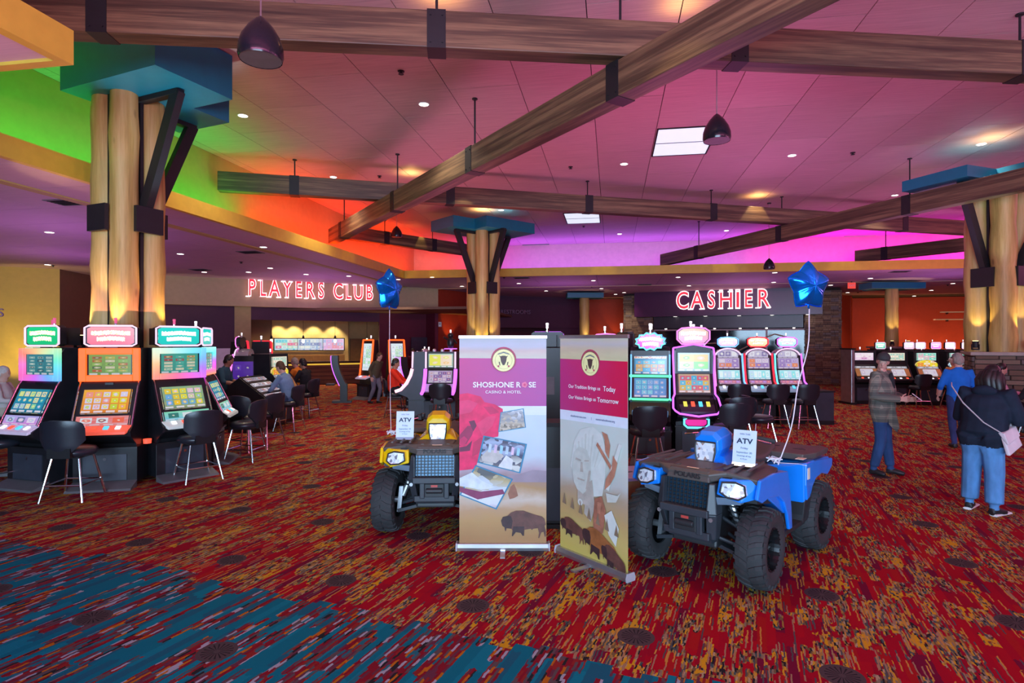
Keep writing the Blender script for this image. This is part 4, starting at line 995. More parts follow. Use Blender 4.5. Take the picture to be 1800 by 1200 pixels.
# --- left middle bank
G2 = 'slot machines left of the players club'
def slot_slant(label, c, th):
    """wide bingo style slant machine with long lit rows"""
    o = thing('slant_machine', label, 'slot machine', C(*c), math.radians(th)+A, G2)
    part('pedestal', MB().prism([(.45,0),(.45,1.0),(.20,1.18),(-.45,.72),(-.42,.60),(-.20,.50),(-.15,0)], (.45,0,0), (0,1,0), (0,0,1), .9), CAB, o, bevel=.01)
    part('slant_top', MB().slab((-.42,-.45,.735), (.42,-.45,.735), (.42,.20,1.195), (-.42,.20,1.195), .03), BLACK, o)
    for k in range(4):
        a = .06+.24*k
        y0, z0, y1, z1 = -.45+.65*a, .735+.46*a, -.45+.65*(a+.12), .735+.46*(a+.12)
        scr('lit_row', o, .78, y0-.012, z0+.014, y1-.012, z1+.014, screen('lit_row_%d' % k, (.35,.30,.40), (.65,.60,.7), 8, 1, [(.9,.85,.95),(.5,.2,.2),(.2,.2,.3)], 1.2, .44, seed=70+k))
    part('arm_ledge', MB().box((0, -.50, .70), (.9, .14, .04)), GREYT, o, bevel=.01)
    return o
slot_slant('slant top slot machine with lit rows played by the man in denim jacket', (-5.55, 13.0), 82)
slot_slant('second slant top slot machine behind the denim jacket man', (-6.05, 15.05), 82)
def slot_tower(label, c, th, led, sc_m, h=1.95, w_=.52, tl=CLW, grp=G2):
    o = thing('tower_machine', label, 'slot machine', C(*c), math.radians(th)+A, grp)
    base_unit(o, w_, -.28, .28, .5); part('body', MB().hexa([(-w_/2,-.20,.5),(w_/2,-.20,.5),(w_/2,.26,.5),(-w_/2,.26,.5),(-w_*.42,-.05,h),(w_*.42,-.05,h),(w_*.42,.16,h),(-w_*.42,.16,h)]), CAB, o, bevel=.01)
    scr('tall_screen', o, w_*.72, -.155, .95, -.075, h-.1, sc_m)
    for s in (-1, 1): part('led_strip', MB().tube([(s*w_*.46, -.21, .75), (s*w_*.46, -.12, 1.4), (s*w_*.44, -.055, h)], .032, 6), led, o)
    part('led_strip', MB().tube([(-w_*.44, -.055, h), (w_*.44, -.055, h)], .03, 6), led, o)
    deck(o, w_, -.20, .80, -.40, .72, deck1, (BW, BR)); tower_light(o, 0, .06, h, tl, 1.2)
    return o
sV = screen('tower_violet', (.45,.10,.75), (.75,.65,.95), 3, 8, [(.85,.8,1),(.7,.2,.7),(.4,.3,.9),(.9,.9,1)], 1.5, .40, seed=81)
sI = screen('tower_ice', (.45,.65,.75), (.75,.90,.95), 3, 7, [(.8,.95,1),(.3,.55,.65),(.4,.8,.4),(.9,.95,1)], 1.4, .40, seed=82)
slot_tower('left black tower machine with red light edges seen from behind', (-7.75, 16.9), 150, REDLED, sV, 1.95)
slot_tower('right black tower machine with red light edges seen from behind', (-6.85, 16.2), 190, REDLED, sV, 1.95)
slot_tower('left orange edged tower machine behind the balloon ribbon', (-4.86, 20.2), -38, ORLED, sI, 2.0, .6, CLW)
slot_tower('right orange edged tower machine behind the balloon ribbon', (-3.96, 20.2), 30, ORLED, sI, 2.0, .6, CLW)
def slot_pod(label, c, th):
    """slim curved cabinet with a tall bent screen"""
    o = thing('curved_machine', label, 'slot machine', C(*c), math.radians(th)+A, G2)
    prof = [(-.02+.16*math.cos(t), .55+.95*i/8) for i, t in enumerate([PI*.5+PI*.9*k/8 for k in range(9)])]
    fr = [(-.06-.26*math.sin(i/8*PI*.55), .55+.95*i/8) for i in range(9)]
    bk = [(y+.20, z) for y, z in fr]
    part('curved_body', MB().prism(fr+bk[::-1], (.28,0,0), (0,1,0), (0,0,1), .56), BLACK, o)
    for i in range(1, 8):
        pass
    m = MB()
    for i in range(1, 8):
        m.slab((-.24, fr[i][0]-.012, fr[i][1]), (.24, fr[i][0]-.012, fr[i][1]), (.24, fr[i+1][0]-.012, fr[i+1][1]), (-.24, fr[i+1][0]-.012, fr[i+1][1]), .01)
    part('bent_screen', m, sV, o)
    part('stem', MB().box((0, .05, .30), (.30, .22, .60)).box((0, 0, .03), (.5, .6, .06)), BLACK, o)
    part('deck', MB().box((0, -.36, .58), (.5, .26, .05)), BLACK, o, bevel=.01)
    for s in (-1, 1): part('light_edge', MB().tube([(s*.285, y-.01, z) for y, z in fr], .014, 6), PURN, o)
    return o
slot_pod('curved slim slot machine standing alone in front of the players club counter', (-5.45, 19.0), -78)
slot_pod('curved slim slot machine right of the man in red shirt', (-3.05, 17.5), -65)
o = slot_arch('slot machine with purple lit panel beside the woman in teal shirt', (-6.35, 13.9), -80, PURN, PINKN, tW1, 47, G2)
part('side_art_panel', MB().slab((.325, -.12, .98), (.325, .34, .98), (.325, .34, 1.5), (.325, -.12, 1.5), .01), screen('purple_panel', (.10,.03,.45), (.16,.05,.60), 2, 2, [(.12,.03,.5),(.2,.08,.7)], .8, .3, seed=90), o)
slot_upright('slot machine with red and gold reels facing the denim jacket man', (-5.62, 13.98), 78, f2_, mets, pw, aY, GOLDB, None, G2)
# machine played by the man in red shirt, and its neighbour facing us
b1 = screen('safari', (.05,.45,.35), (.30,.75,.80), 2, 2, [(.95,.55,.15),(.85,.85,.10),(.25,.70,.25),(.95,.75,.55)], 1.4, .5, seed=93)
b2 = screen('tiles_lilac', (.35,.22,.55), (.50,.35,.70), 5, 3, [(.85,.75,.90),(.25,.15,.45),(.8,.6,.85),(.6,.2,.4)], 1.1, .42, seed=94)
def slot_pair(label, c, th, flank):
    o = thing('slot_machine', label, 'slot machine', C(*c), math.radians(th)+A, G2)
    w_ = .70; base_unit(o, w_, -.30, .36, .5, CABBLUE); P = [(.36,.5),(.36,1.70),(-.16,1.70),(-.18,1.30),(-.20,1.24),(-.30,.94),(-.46,.76),(-.60,.74),(-.58,.68),(-.32,.58),(-.28,.5)]
    side_panels(o, P, w_, CABBLUE)
    scr('upper_screen', o, .62, -.192, 1.32, -.188, 1.66, b1); scr('lower_screen', o, .60, -.310, .96, -.218, 1.25, b2)
    part('skirt', MB().slab((-.34,-.50,.70), (.34,-.50,.70), (.34,-.325,.93), (-.34,-.325,.93), .02), pm('lilac_skirt', (.35,.22,.50), .4, emit=.5), o)
    for s in (-1, 1):
        part('curved_light', MB().tube([(s*.37, -.20, 1.28), (s*.37, -.24, 1.12), (s*.37, -.34, .92), (s*.37, -.48, .77), (s*.37, -.62, .72)], .045, 6), glow('rose_white', (1, .55, .65), 1.5) if flank else PURN, o)
        part('edge_light', MB().tube([(s*.36, -.20, 1.30), (s*.36, -.19, 1.70)], .022, 6), WHN, o)
    for x in (-.2, 0, .22): part('figure_topper', MB().lathe([(.05, 0), (.045, .05), (.02, .07)], (x, .05, 1.70), 10), SILVER, o)
    tower_light(o, -.33, .0, 1.70, CLW, .9)
    return o
slot_pair('dark blue slot machine with white curved edge played by man in red shirt', (-2.25, 14.9), -90, True)
slot_pair('slot machine with colorful jungle screen left of the pink banner', (-1.72, 14.55), -4, False)
o = thing('bear_topper', 'dark figure sign standing on the slot machine left of the pink banner', 'sign', C(-1.52, 14.65, 1.76), A)
part('figure', MB().ell((0, 0, .16), (.09, .07, .16)).ell((0, -.02, .34), (.07, .06, .07)).tube([(-.08, 0, .24), (-.17, -.02, .30)], .025, 6).tube([(.08, 0, .24), (.15, -.04, .14)], .025, 6), BLACK, o, sm=60)
part('stand', MB().box((0, 0, .01), (.3, .2, .02)), PURN, o); part('lamp', MB().lathe([(.02, .40), (.02, .48)], n=8), CLW, o)
# ------------------------------------------------------------------ stools
def make_stool(label, group, legs=CHROME):
    o = thing('casino_stool', label, 'stool', (0, 0, 0), 0, group)
    rr = []
    for k, (r, z) in enumerate(((.16, .535), (.235, .54), (.262, .57), (.262, .60), (.235, .635), (.15, .650))):
        rr.append([(r*math.cos(2*PI*j/20)*1.02, r*math.sin(2*PI*j/20)*.95-.03, z) for j in range(20)])
    part('seat', MB().rings(rr), DARKV, o, sm=50)
    m = MB(); out = []
    for k in range(9):                       # curved back: a bent pad
        z = .60+.40*k/8; wdt = (.30+.42*min(1, k/3)-.10*max(0, k-6)/2); th = .045*(1 if 0 < k < 8 else .55)
        ring = []
        for j in range(9):
            u = -1+2*j/8; a = u*.78*wdt/.62
            ring.append((.33*math.sin(a), .33*math.cos(a)*.85-.045-.02*k/8+.06*(k/8)+th*.5, z-.035*abs(u)**3*(k == 8)))
        for j in range(8, -1, -1):
            u = -1+2*j/8; a = u*.78*wdt/.62
            ring.append((.29*math.sin(a), .29*math.cos(a)*.85-.045-.02*k/8+.06*(k/8), z-.035*abs(u)**3*(k == 8)))
        out.append(ring)
    part('backrest', MB().rings(out), DARKV, o, sm=60)
    part('back_bracket', MB().box((0, .23, .60), (.26, .05, .12)), BLACK, o)
    for sx in (-1, 1):
        for sy in (-1, 1):
            part('leg', MB().tube([(sx*.15, sy*.15-.03, .54), (sx*.245, sy*.245-.03, .0)], .015, 8), legs, o)
    ring = [(.285*math.cos(2*PI*j/24), .285*math.sin(2*PI*j/24)-.03, .22) for j in range(24)]
    q = [(sx*.213, sy*.213-.03, .20) for sx, sy in ((-1,-1),(1,-1),(1,1),(-1,1))]
    part('foot_rail', MB().tube([q[0], q[1]], .011, 6).tube([q[1], q[2]], .011, 6).tube([q[2], q[3]], .011, 6).tube([q[3], q[0]], .011, 6), legs, o)
    part('seat_plate', MB().box((0, -.03, .53), (.34, .34, .02)), BLACK, o)
    return o
GS = 'casino stools at the slot machines'
stool0 = None
def stool(label, c, th, s=1.0, legs=None):
    global stool0
    if stool0 is None: stool0 = make_stool(label, GS); o = stool0
    else: o = copy_tree(stool0)
    o.location = C(*c); o.rotation_euler = (0, 0, math.radians(th)+A); o.scale = (s, s, s); o['label'] = label
    return o
stool('dark vinyl stool with its back to us before the orange lit slot machine', (-5.47, 7.35), 186)
stool('dark vinyl stool at the teal titled slot machine, second from the stone column', (-4.42, 8.35), 228)
stool('stool with round seat shown sideways behind the teal titled slot machine', (-4.35, 9.75), 265)
stool('stool with its back lit blue, behind the teal titled slot machine', (-4.75, 10.6), 160)
stool('stool cut off by the left edge of the picture', (-6.95, 8.0), 150)
stool('stool tucked at the back left slot machines beside the white haired man', (-8.9, 10.4), 120)
stool('stool right of the right banner edge before the splash sign machine', (2.05, 8.95), 178)
stool('stool with its back to us at the HOT sign slot machine', (3.45, 9.35), 184)
stool('stool with purple tinted back right of the HOT sign slot machine', (3.95, 10.4), 190)
stool('stool seen from the side between HOT sign machine and arched trio', (4.35, 10.5), 100)
stool('stool before the left arched slot machine', (5.15, 13.55), 176)
stool('stool before the middle arched slot machine', (5.98, 13.45), 178)
stool('stool before the right arched slot machine', (6.62, 13.4), 182)
stool('empty stool before the yellow arched far right slot machine', (12.05, 17.5), 180)
stool('stool under the man in tan vest', (12.95, 17.3), 180)
stool('stool under the woman at right edge of the picture', (9.55, 10.7), 205)
stool('stool under the man in denim jacket', (-4.88, 13.05), 262)
stool('stool under the man in red shirt', (-3.05, 15.3), 92)
stool('stool left of the denim jacket man showing its back edge', (-4.55, 11.0), 250)
stool('stool before the jungle screen slot machine', (-1.62, 13.6), 176)
stool('stool under the grey haired player in orange', (-5.75, 16.0), 262)
stool('stool under the person in pink', (9.75, 11.9), 60)
stool('stool under the dark haired player behind the denim jacket man', (-5.25, 15.2), 255)
# ------------------------------------------------------------------ people
SKIN = pm('skin', (.64, .37, .29), .5, var=.08); SKIN2 = pm('skin_tan', (.36, .18, .11), .5, var=.08); LIP = pm('lips', (.38, .12, .10), .5); EYEW = pm('eye_white', (.7, .68, .66), .3); EYED = pm('eye_dark', (.03, .02, .015), .3)
def cloth(name, col, var=.22, sc_=9): return pm(name, col, .85, var=var, scale=sc_, bump=.15, spec=.2)
def jeans(name, c):
    m, t, b = newmat(name); p = t.coord()
    n = t.noise(t.scale(p, (5, 5, 2)), 1.5, 4)
    col = t.ramp(n, [(.3, tuple(v*.6 for v in c)), (.6, c), (.8, tuple(min(1, v*1.6) for v in c))])
    t._set(b.inputs['Base Color'], col); b.inputs['Roughness'].default_value = .9; return m
def plaid():
    m, t, b = newmat('plaid_flannel'); x, y, z = t.sep(t.coord())
    col = (.20, .19, .15)
    def stripes(v, per, wd, off=0): return t.m('LESS_THAN', t.m('FRACT', t.m('ADD', t.m('DIVIDE', v, per), off)), wd)
    h1 = stripes(z, .13, .42); v1 = stripes(t.m('ADD', x, t.m('MULTIPLY', y, .6)), .12, .42)
    c = t.mix(t.m('MULTIPLY', h1, .6), col, (.055, .065, .06)); c = t.mix(t.m('MULTIPLY', v1, .55), c, (.055, .065, .06))
    c = t.mix(t.m('MULTIPLY', stripes(z, .13, .07, .3), .6), c, (.33, .27, .20)); c = t.mix(t.m('MULTIPLY', stripes(t.m('ADD', x, t.m('MULTIPLY', y, .6)), .12, .07, .3), .6), c, (.33, .27, .20))
    t._set(b.inputs['Base Color'], c); b.inputs['Roughness'].default_value = .9; return m
def vtri(d): return Vector(d)
def limb(m, pts, rs_, n=10, flat=1.0):
    m.tube(pts, rs_, n, flat=flat)
def hand(m, wrist, d, side_v, curl=.5, s=1.0, thumb=1):
    """palm with four unequal fingers and a thumb leaving its side; d = along the hand, side_v = towards the thumb"""
    d = Vector(d).normalized(); sv = Vector(side_v); sv = (sv-d*sv.dot(d)).normalized(); nv = d.cross(sv)*thumb
    w0 = Vector(wrist)
    m.hexa([w0+sv*a*.028*s+nv*b*.013*s+d*c*s for c, k in ((0, 1), (.085, 1.35)) for a, b in ((-k, -1), (k, -1), (k, 1), (-k, 1))])
    for i, (off, L) in enumerate(((.030, .070), (.010, .078), (-.011, .073), (-.031, .056))):
        p = w0+d*.080*s+sv*off*s; pts = [p]; a = 0
        for k in range(3):
            a += curl*.55; dd = d*math.cos(a)+nv*math.sin(a); pts.append(pts[-1]+dd*L*s*(.45, .32, .25)[k])
        m.tube(pts, [.0095*s, .009*s, .008*s, .0065*s], 6)
    p = w0+d*.025*s+sv*.026*s
    m.tube([p, p+(sv*.75+d*.5)*.035*s, p+(sv*.55+d*.9+nv*.4)*.068*s], [.012*s, .010*s, .0075*s], 6)
def seg_dist(P, a, b):
    a, b = np.array(a), np.array(b); ab = b-a; t = np.clip(((P-a)@ab)/max(1e-9, ab@ab), 0, 1)
    return np.linalg.norm(P-(a+t[:, None]*ab), axis=1)
dg_jobs = []
def person(label, pos, th, J, W, group=None, vox=.018, fat=1.0, hair=None, cap=None, face=True, hcurl=.5, skirt=None, z0=0.0):
    """J: joints (local, facing -y). W: materials by zone: skin, top, legs, shoes (+ sleeve)."""
    o_lab = label
    m = MB(); segs = []
    def S(a, b, r, mat): segs.append((J[a] if isinstance(a, str) else a, J[b] if isinstance(b, str) else b, r, mat))
    J = {k: Vector(v) for k, v in J.items()}
    hd, nk, ch, pv = J['head'], J['neck'], J['chest'], J['pelvis']
    up = (hd-nk).normalized(); f = J.get('face', Vector((0, -1, 0))); f = (Vector(f)-up*Vector(f).dot(up)).normalized(); sd = f.cross(up)
    K = Matrix((sd, -f, up)).transposed()          # head axes: x side, -y face, z up
    m.ell(hd+up*.02, (.074, .094, .105), 14, 10, K); m.ell(hd-up*.055+f*.022, (.057, .066, .075), 12, 8, K)
    m.ell(hd+f*.098-up*.022, (.013, .017, .026), 8, 6, K); m.ell(hd+f*.082+up*.028, (.052, .016, .014), 8, 6, K); m.ell(hd+f*.078-up*.105, (.026, .018, .017), 8, 6, K)
    for s in (-1, 1): m.ell(hd+sd*s*.076-f*.002-up*.012, (.010, .020, .030), 8, 6, K)
    limb(m, [hd-up*.05-f*.02, nk, nk.lerp(ch, .25)], [.055, .058, .075])
    # torso
    shv = (J['shR']-J['shL']).normalized(); spine = [pv-Vector((0, 0, .09)), pv, pv.lerp(ch, .35), pv.lerp(ch, .7), ch, ch.lerp(nk, .55), ch.lerp(nk, .85)]
    rx = [.120, .172*fat, .160*fat, .172*fat, .190*(.5+.5*fat), .165, .085]; ry = [.09, .128*fat, .122*fat, .128*fat, .125*(.5+.5*fat), .095, .065]
    rings = []; hipv = (J['hipR']-J['hipL']).normalized()
    for i, p in enumerate(spine):
        a = spine[max(i-1, 0)]; b = spine[min(i+1, len(spine)-1)]; ax = (b-a).normalized()
        x = hipv.lerp(shv, i/6); x = (x-ax*x.dot(ax)).normalized(); y = ax.cross(x)
        rings.append([p+x*math.cos(2*PI*j/16)*rx[i]+y*math.sin(2*PI*j/16)*ry[i] for j in range(16)])
    m.rings(rings)
    for s in 'LR':
        sh, el, wr, hp, kn, an, to = (J[k+s] for k in ('sh', 'el', 'wr', 'hip', 'kn', 'an', 'toe'))
        sl = W.get('arm_r', (.068, .052, .036))
        limb(m, [ch.lerp(sh, .55), sh, sh.lerp(el, .5), el, el.lerp(wr, .45), wr], [.075, sl[0], sl[0]*.9, sl[1], sl[1]*.92, sl[2]])
        lg = W.get('leg_r', (.098, .068, .050))
        limb(m, [hp.lerp(pv, .3), hp, hp.lerp(kn, .5), kn, kn.lerp(an, .35), an.lerp(kn, .12)], [.10*fat, lg[0]*fat, lg[0]*.86, lg[1], lg[1]*.95, lg[2]])
        fd_ = (to-an); fd_.z = 0; fl = fd_.length or 1; fd_.normalize()
        hl = Vector((an.x, an.y, to.z))-fd_*.05
        limb(m, [hl, hl+fd_*.10+Vector((0, 0, .012)), hl+fd_*(fl+.02), hl+fd_*(fl+.09)-Vector((0, 0, .01))], [.042, .046, .045, .030], 10, .9)
        limb(m, [an+Vector((0, 0, .05)), Vector((an.x, an.y, to.z+.01))], [.045, .045])
        S('sh'+s, 'el'+s, .07, 'top'); S('el'+s, wr.lerp(el, .12 if W.get('long', 1) else .85), .05, 'top')
        if not W.get('long', 1): S(wr.lerp(el, .8), 'wr'+s, .045, 'skin')
        S(wr.lerp(el, .02), wr+(wr-el).normalized()*.1, .042, 'skin')
        h0 = hp.lerp(kn, max(0.0, W.get('hem', .10)-.10)/(kn-hp).length); S(hp, h0, .105, 'top' if W.get('hem', .10) > .12 else 'legs'); S(h0, 'kn'+s, .095, 'legs'); S('kn'+s, an+Vector((0, 0, .03)), .065, 'legs'); S(hl, to+fd_*.05, .055, 'shoes')
    S(hd+up*.06, nk+up*.02, .1, 'skin'); S(nk-up*.03, 'chest', .10, 'top'); hem = W.get('hem', .10)
    S('chest', pv-Vector((0, 0, hem-.10)), .16, 'top'); S(ch.lerp(J['shL'], .8), ch.lerp(J['shR'], .8), .10, 'top')
    S(pv-Vector((0, 0, hem+.06)), pv-Vector((0, 0, hem+.12)), .15, 'legs')
    ob = part('person', m, [], None)
    r = ob.modifiers.new('r', 'REMESH'); r.mode = 'VOXEL'; r.voxel_size = vox; r.use_smooth_shade = True
    sm_ = ob.modifiers.new('s', 'SMOOTH'); sm_.factor = .5; sm_.iterations = 2
    dg = bpy.context.evaluated_depsgraph_get(); me = bpy.data.meshes.new_from_object(ob.evaluated_get(dg)); bpy.data.objects.remove(ob)
    n = len(me.vertices); V = np.zeros(n*3); me.vertices.foreach_get('co', V); V = V.reshape(-1, 3)
    npoly = len(me.polygons); cen = np.zeros(npoly*3); me.polygons.foreach_get('center', cen); cen = cen.reshape(-1, 3)
    names = ['skin', 'top', 'legs', 'shoes', 'eye', 'lip', 'white']
    best = np.full(npoly, 1e9); idx = np.zeros(npoly, int)
    for a, b, rad, mt in segs:
        dd = seg_dist(cen, tuple(a), tuple(b))/rad; k = dd < best; best[k] = dd[k]; idx[k] = names.index(mt)
    # join face details and hands, which the voxels are too coarse for
    m2 = MB(); 
    if face:
        for s in (-1, 1):
            e = hd+sd*s*.031+f*.083+up*.006
            m2.ell(e, (.012, .006, .0065), 8, 6, K, 6); m2.ell(e+f*.0045, (.0055, .003, .0055), 8, 5, K, 4); m2.ell(e+up*.022+f*.004, (.018, .004, .0035), 8, 4, K, 4)
        m2.ell(hd+f*.088-up*.066, (.021, .006, .006), 8, 5, K, 5)
    for s, sg in (('L', -1), ('R', 1)):
        wr, el = J['wr'+s], J['el'+s]; d = J.get('hand'+s); d = Vector(d) if d is not None else (wr-el)
        hand(m2, wr-(wr-el).normalized()*.005, d, J.get('thumb'+s, Vector((-sg*.5, -1, .3))), hcurl, 1.0, sg)
    me2 = m2.mesh('x'); me2.materials
    b_ = part('person', MB().add([tuple(v) for v in V], []), [], None); bpy.data.objects.remove(b_)
    fs = [tuple(p.vertices) for p in me.polygons]; off = n
    fin = MB(); fin.v = [tuple(v) for v in V]+m2.v; fin.f = fs+[tuple(off+k for k in q) for q in m2.f]; fin.mi = list(map(int, idx))+m2.mi
    p_ = C(*pos, z0)
    ob = part('person', fin, [W['skin'], W['top'], W['legs'], W['shoes'], EYED, LIP, EYEW], None, p_, math.radians(th)+A, sm=60)
    tag(ob, label, 'person', group)
    h = MB()
    if hair:
        hm, kind = hair
        h.ell(hd+up*.038-f*.016, (.083, .098, .100), 14, 10, K)
        for s in (-1, 1): h.ell(hd+sd*s*.066-f*.035-up*.0, (.020, .050, .070), 10, 8, K)
        h.ell(hd-f*.060-up*.03, (.070, .045, .075), 12, 8, K)
        if kind == 'long':
            for s in (-1, -.5, 0, .5, 1):
                a = hd+sd*s*.072-f*(.05+.03*(1-abs(s)))+up*.02
                h.tube([a, a-up*.10-f*.015+sd*s*.014, hd+sd*s*.095-f*(.062+.03*(1-abs(s)))-Vector((0, 0, .22)), hd+sd*s*.105-f*.055-Vector((0, 0, .36+.03*s))], [.038, .052, .050, .016], 8)
            for s in (-1, 1): h.tube([hd+sd*s*.07+f*.03+up*.05, hd+sd*s*.092+f*.035-up*.03, hd+sd*s*.10+f*.02-Vector((0, 0, .24))], [.02, .034, .014], 8)
        part('hair', h, hm, ob, sm=70)
    if cap:
        c_ = MB(); rr = []
        for k in range(6):
            th_ = k/5*PI/2*.97; r_ = math.cos(th_); rr.append([hd+up*(.055+.085*math.sin(th_))+sd*.088*r_*math.cos(2*PI*j/16)-f*.107*r_*math.sin(2*PI*j/16) for j in range(16)])
        c_.rings(rr); c2 = [hd+up*.055+sd*.08*math.cos(PI*j/8)+f*(.09+.055*math.sin(PI*j/8))+up*.004*math.sin(PI*j/8) for j in range(9)]
        c_.add([tuple(v) for v in c2]+[tuple(v+up*.012) for v in c2], [tuple(range(9)), tuple(range(17, 8, -1))]+[(i, 9+i, 10+i, i+1) for i in range(8)])
        part('cap', c_, cap, ob, sm=60)
    return ob
def stand(h=1.75, **kw):
    k = h/1.75
    J = dict(pelvis=(0,0,.96), chest=(0,.0,1.32), neck=(0,.01,1.50), head=(0,-.02,1.635), shL=(-.185,.01,1.42), shR=(.185,.01,1.42), elL=(-.235,.03,1.14), elR=(.235,.03,1.14), wrL=(-.24,-.05,.90), wrR=(.24,-.05,.90),
             hipL=(-.088,0,.92), hipR=(.088,0,.92), knL=(-.095,-.015,.50), knR=(.095,-.015,.50), anL=(-.10,.03,.09), anR=(.10,.03,.09), toeL=(-.115,-.10,.042), toeR=(.115,-.10,.042))
    J = {a: tuple(v*k for v in b) for a, b in J.items()}
    J.update(kw); return J
def sit(seat=.66, lean=.0, **kw):
    z = seat+.10
    J = dict(pelvis=(0,.02,z), chest=(0,.02-lean*.6,z+.36), neck=(0,.02-lean,z+.53), head=(0,-.02-lean*1.15,z+.665), shL=(-.185,.02-lean*.85,z+.455), shR=(.185,.02-lean*.85,z+.455), elL=(-.25,-.10-lean,z+.20), elR=(.25,-.10-lean,z+.20), wrL=(-.17,-.36-lean,z+.19), wrR=(.17,-.36-lean,z+.19),
             hipL=(-.095,-.02,z-.01), hipR=(.095,-.02,z-.01), knL=(-.13,-.42,z-.03), knR=(.13,-.42,z-.03), anL=(-.13,-.38,.33), anR=(.13,-.38,.33), toeL=(-.14,-.50,.27), toeR=(.14,-.50,.27))
    J.update(kw); return J
BROWNH = pm('brown_hair', (.08, .04, .02), .6, var=.3, scale=30); BLACKH = pm('black_hair', (.012, .009, .009), .45, var=.3, scale=30); WHITEH = pm('white_hair', (.62, .58, .54), .7, var=.15, scale=30); GREYH = pm('grey_hair', (.30, .26, .22), .7, var=.15, scale=30)
SHOE = pm('black_shoe', (.015, .015, .017), .5); NAVY = jeans('navy_jeans', (.02, .07, .20)); LIGHTJ = jeans('light_jeans', (.10, .30, .62)); DARKP = cloth('black_trousers', (.015, .015, .02)); PLAID = plaid()
# man in plaid: body turned to our right, face to us
man = person('man in plaid flannel jacket and dark cap standing with a phone', (5.42, 8.66), 38,
    stand(1.80, face=(-.93, -.38, 0), head=(-.03, -.02, 1.66), elL=(-.28, .02, 1.17), wrL=(-.10, -.27, 1.13), handL=(.55, -.8, .12), thumbL=(0, -.2, 1), elR=(.28, .0, 1.17), wrR=(.06, -.30, 1.12), handR=(-.1, -1, .15), thumbR=(-.3, 0, 1), anR=(.13, -.06, .09), toeR=(.15, -.20, .042), anL=(-.10, .08, .09), toeL=(-.12, -.05, .042)),
    dict(skin=SKIN, top=PLAID, legs=NAVY, shoes=SHOE, hem=.22, arm_r=(.086, .072, .050), leg_r=(.102, .078, .064)), vox=.012, fat=1.32, hair=(BROWNH, 'short'), cap=pm('dark_cap', (.035, .04, .04), .8), hcurl=.7)
part('jacket_flap', MB().prism([(-.10,1.38),(-.165,1.24),(-.195,1.0),(-.25,.72),(-.215,.66),(-.12,.76),(-.09,1.0),(-.08,1.3)], (-.07,0,0), (0,1,0), (0,0,1), .022), PLAID, man)
part('undershirt', MB().ell((0, -.115, 1.30), (.055, .05, .20), 10, 8), cloth('dark_shirt', (.03, .03, .035)), man)
ph = part('phone', MB().box((0, 0, 0), (.075, .012, .15), None), [pm('phone_white', (.75, .72, .78), .2)], None, man.matrix_basis @ Vector((.0, -.44, 1.17)), (math.radians(-50), 0, math.radians(38)+A+.4), bevel=.006); tag(ph, 'pale phone held by the man in plaid jacket', 'phone')
# woman with purse, bent over her phone, back to us
JACKB = cloth('navy_black_jacket', (.013, .020, .036))
wo = person('woman in dark jacket and light jeans standing with her back to us', (5.38, 6.76), 120,
    stand(1.66, chest=(0, -.10, 1.27), neck=(0, -.17, 1.43), head=(0, -.235, 1.545), face=(0, -1, -.55), shL=(-.20, -.10, 1.36), shR=(.20, -.10, 1.36), elL=(-.30, -.12, 1.06), elR=(.29, -.14, 1.06), wrL=(-.20, -.40, 1.13), wrR=(.16, -.42, 1.14), handL=(.3, -1, .2), handR=(-.3, -1, .2), thumbL=(0, 0, 1), thumbR=(0, 0, 1), anR=(.14, -.02, .09), toeR=(.17, -.15, .04), anL=(-.13, .06, .09), toeL=(-.17, -.06, .04), knL=(-.11, 0, .48), knR=(.12, -.03, .48)),
    dict(skin=SKIN2, top=JACKB, legs=LIGHTJ, shoes=SHOE, hem=.15, arm_r=(.092, .078, .055), leg_r=(.125, .098, .088)), vox=.013, fat=1.42, hair=(BLACKH, 'long'), hcurl=.8)
for s in (-1, 1): part('white_sole', MB().tube([(s*.14+s*.0, .10 if s < 0 else .03, .014), (s*.175, -.18 if s < 0 else -.27, .014)], [.045, .042], 8, flat=.35), WHITEP, wo)
part('hood', MB().ell((0, -.03, 1.385), (.125, .055, .065), 12, 8), JACKB, wo, sm=60)
pu = thing('purse', 'white shoulder purse hanging at the right hip of the woman in dark jacket', 'purse', wo.matrix_basis @ Vector((.10, .08, 0)), wo.rotation_euler.z)
PURSEM = pm('white_leather', (.66, .60, .64), .45)
part('bag', MB().hexa([(-.42, -.22, .80), (-.40, .04, .70), (-.36, .04, .70), (-.36, -.22, .80), (-.34, -.24, 1.00), (-.33, .02, .93), (-.29, .02, .93), (-.29, -.24, 1.00)]), PURSEM, pu, bevel=.012)
part('flap', MB().hexa([(-.395, -.23, .90), (-.385, .035, .82), (-.36, .03, .82), (-.37, -.23, .90), (-.345, -.25, 1.01), (-.34, .03, .94), (-.28, .03, .94), (-.285, -.25, 1.01)]), PURSEM, pu, bevel=.008)
part('strap', MB().tube([(-.31, .02, .94), (-.22, .21, 1.06), (-.02, .20, 1.26), (.15, .06, 1.43), (.20, -.05, 1.46)], .011, 6, flat=.5).tube([(-.31, -.22, 1.0), (-.28, -.28, 1.10)], .011, 6), PURSEM, pu)
pk = part('phone', MB().box((0, 0, 0), (.07, .012, .14)), pm('phone_dark', (.05, .05, .06), .2), None, wo.matrix_basis @ Vector((-.02, -.54, 1.20)), (math.radians(-40), 0, wo.rotation_euler.z), bevel=.005); tag(pk, 'dark phone held before the woman in dark jacket', 'phone')
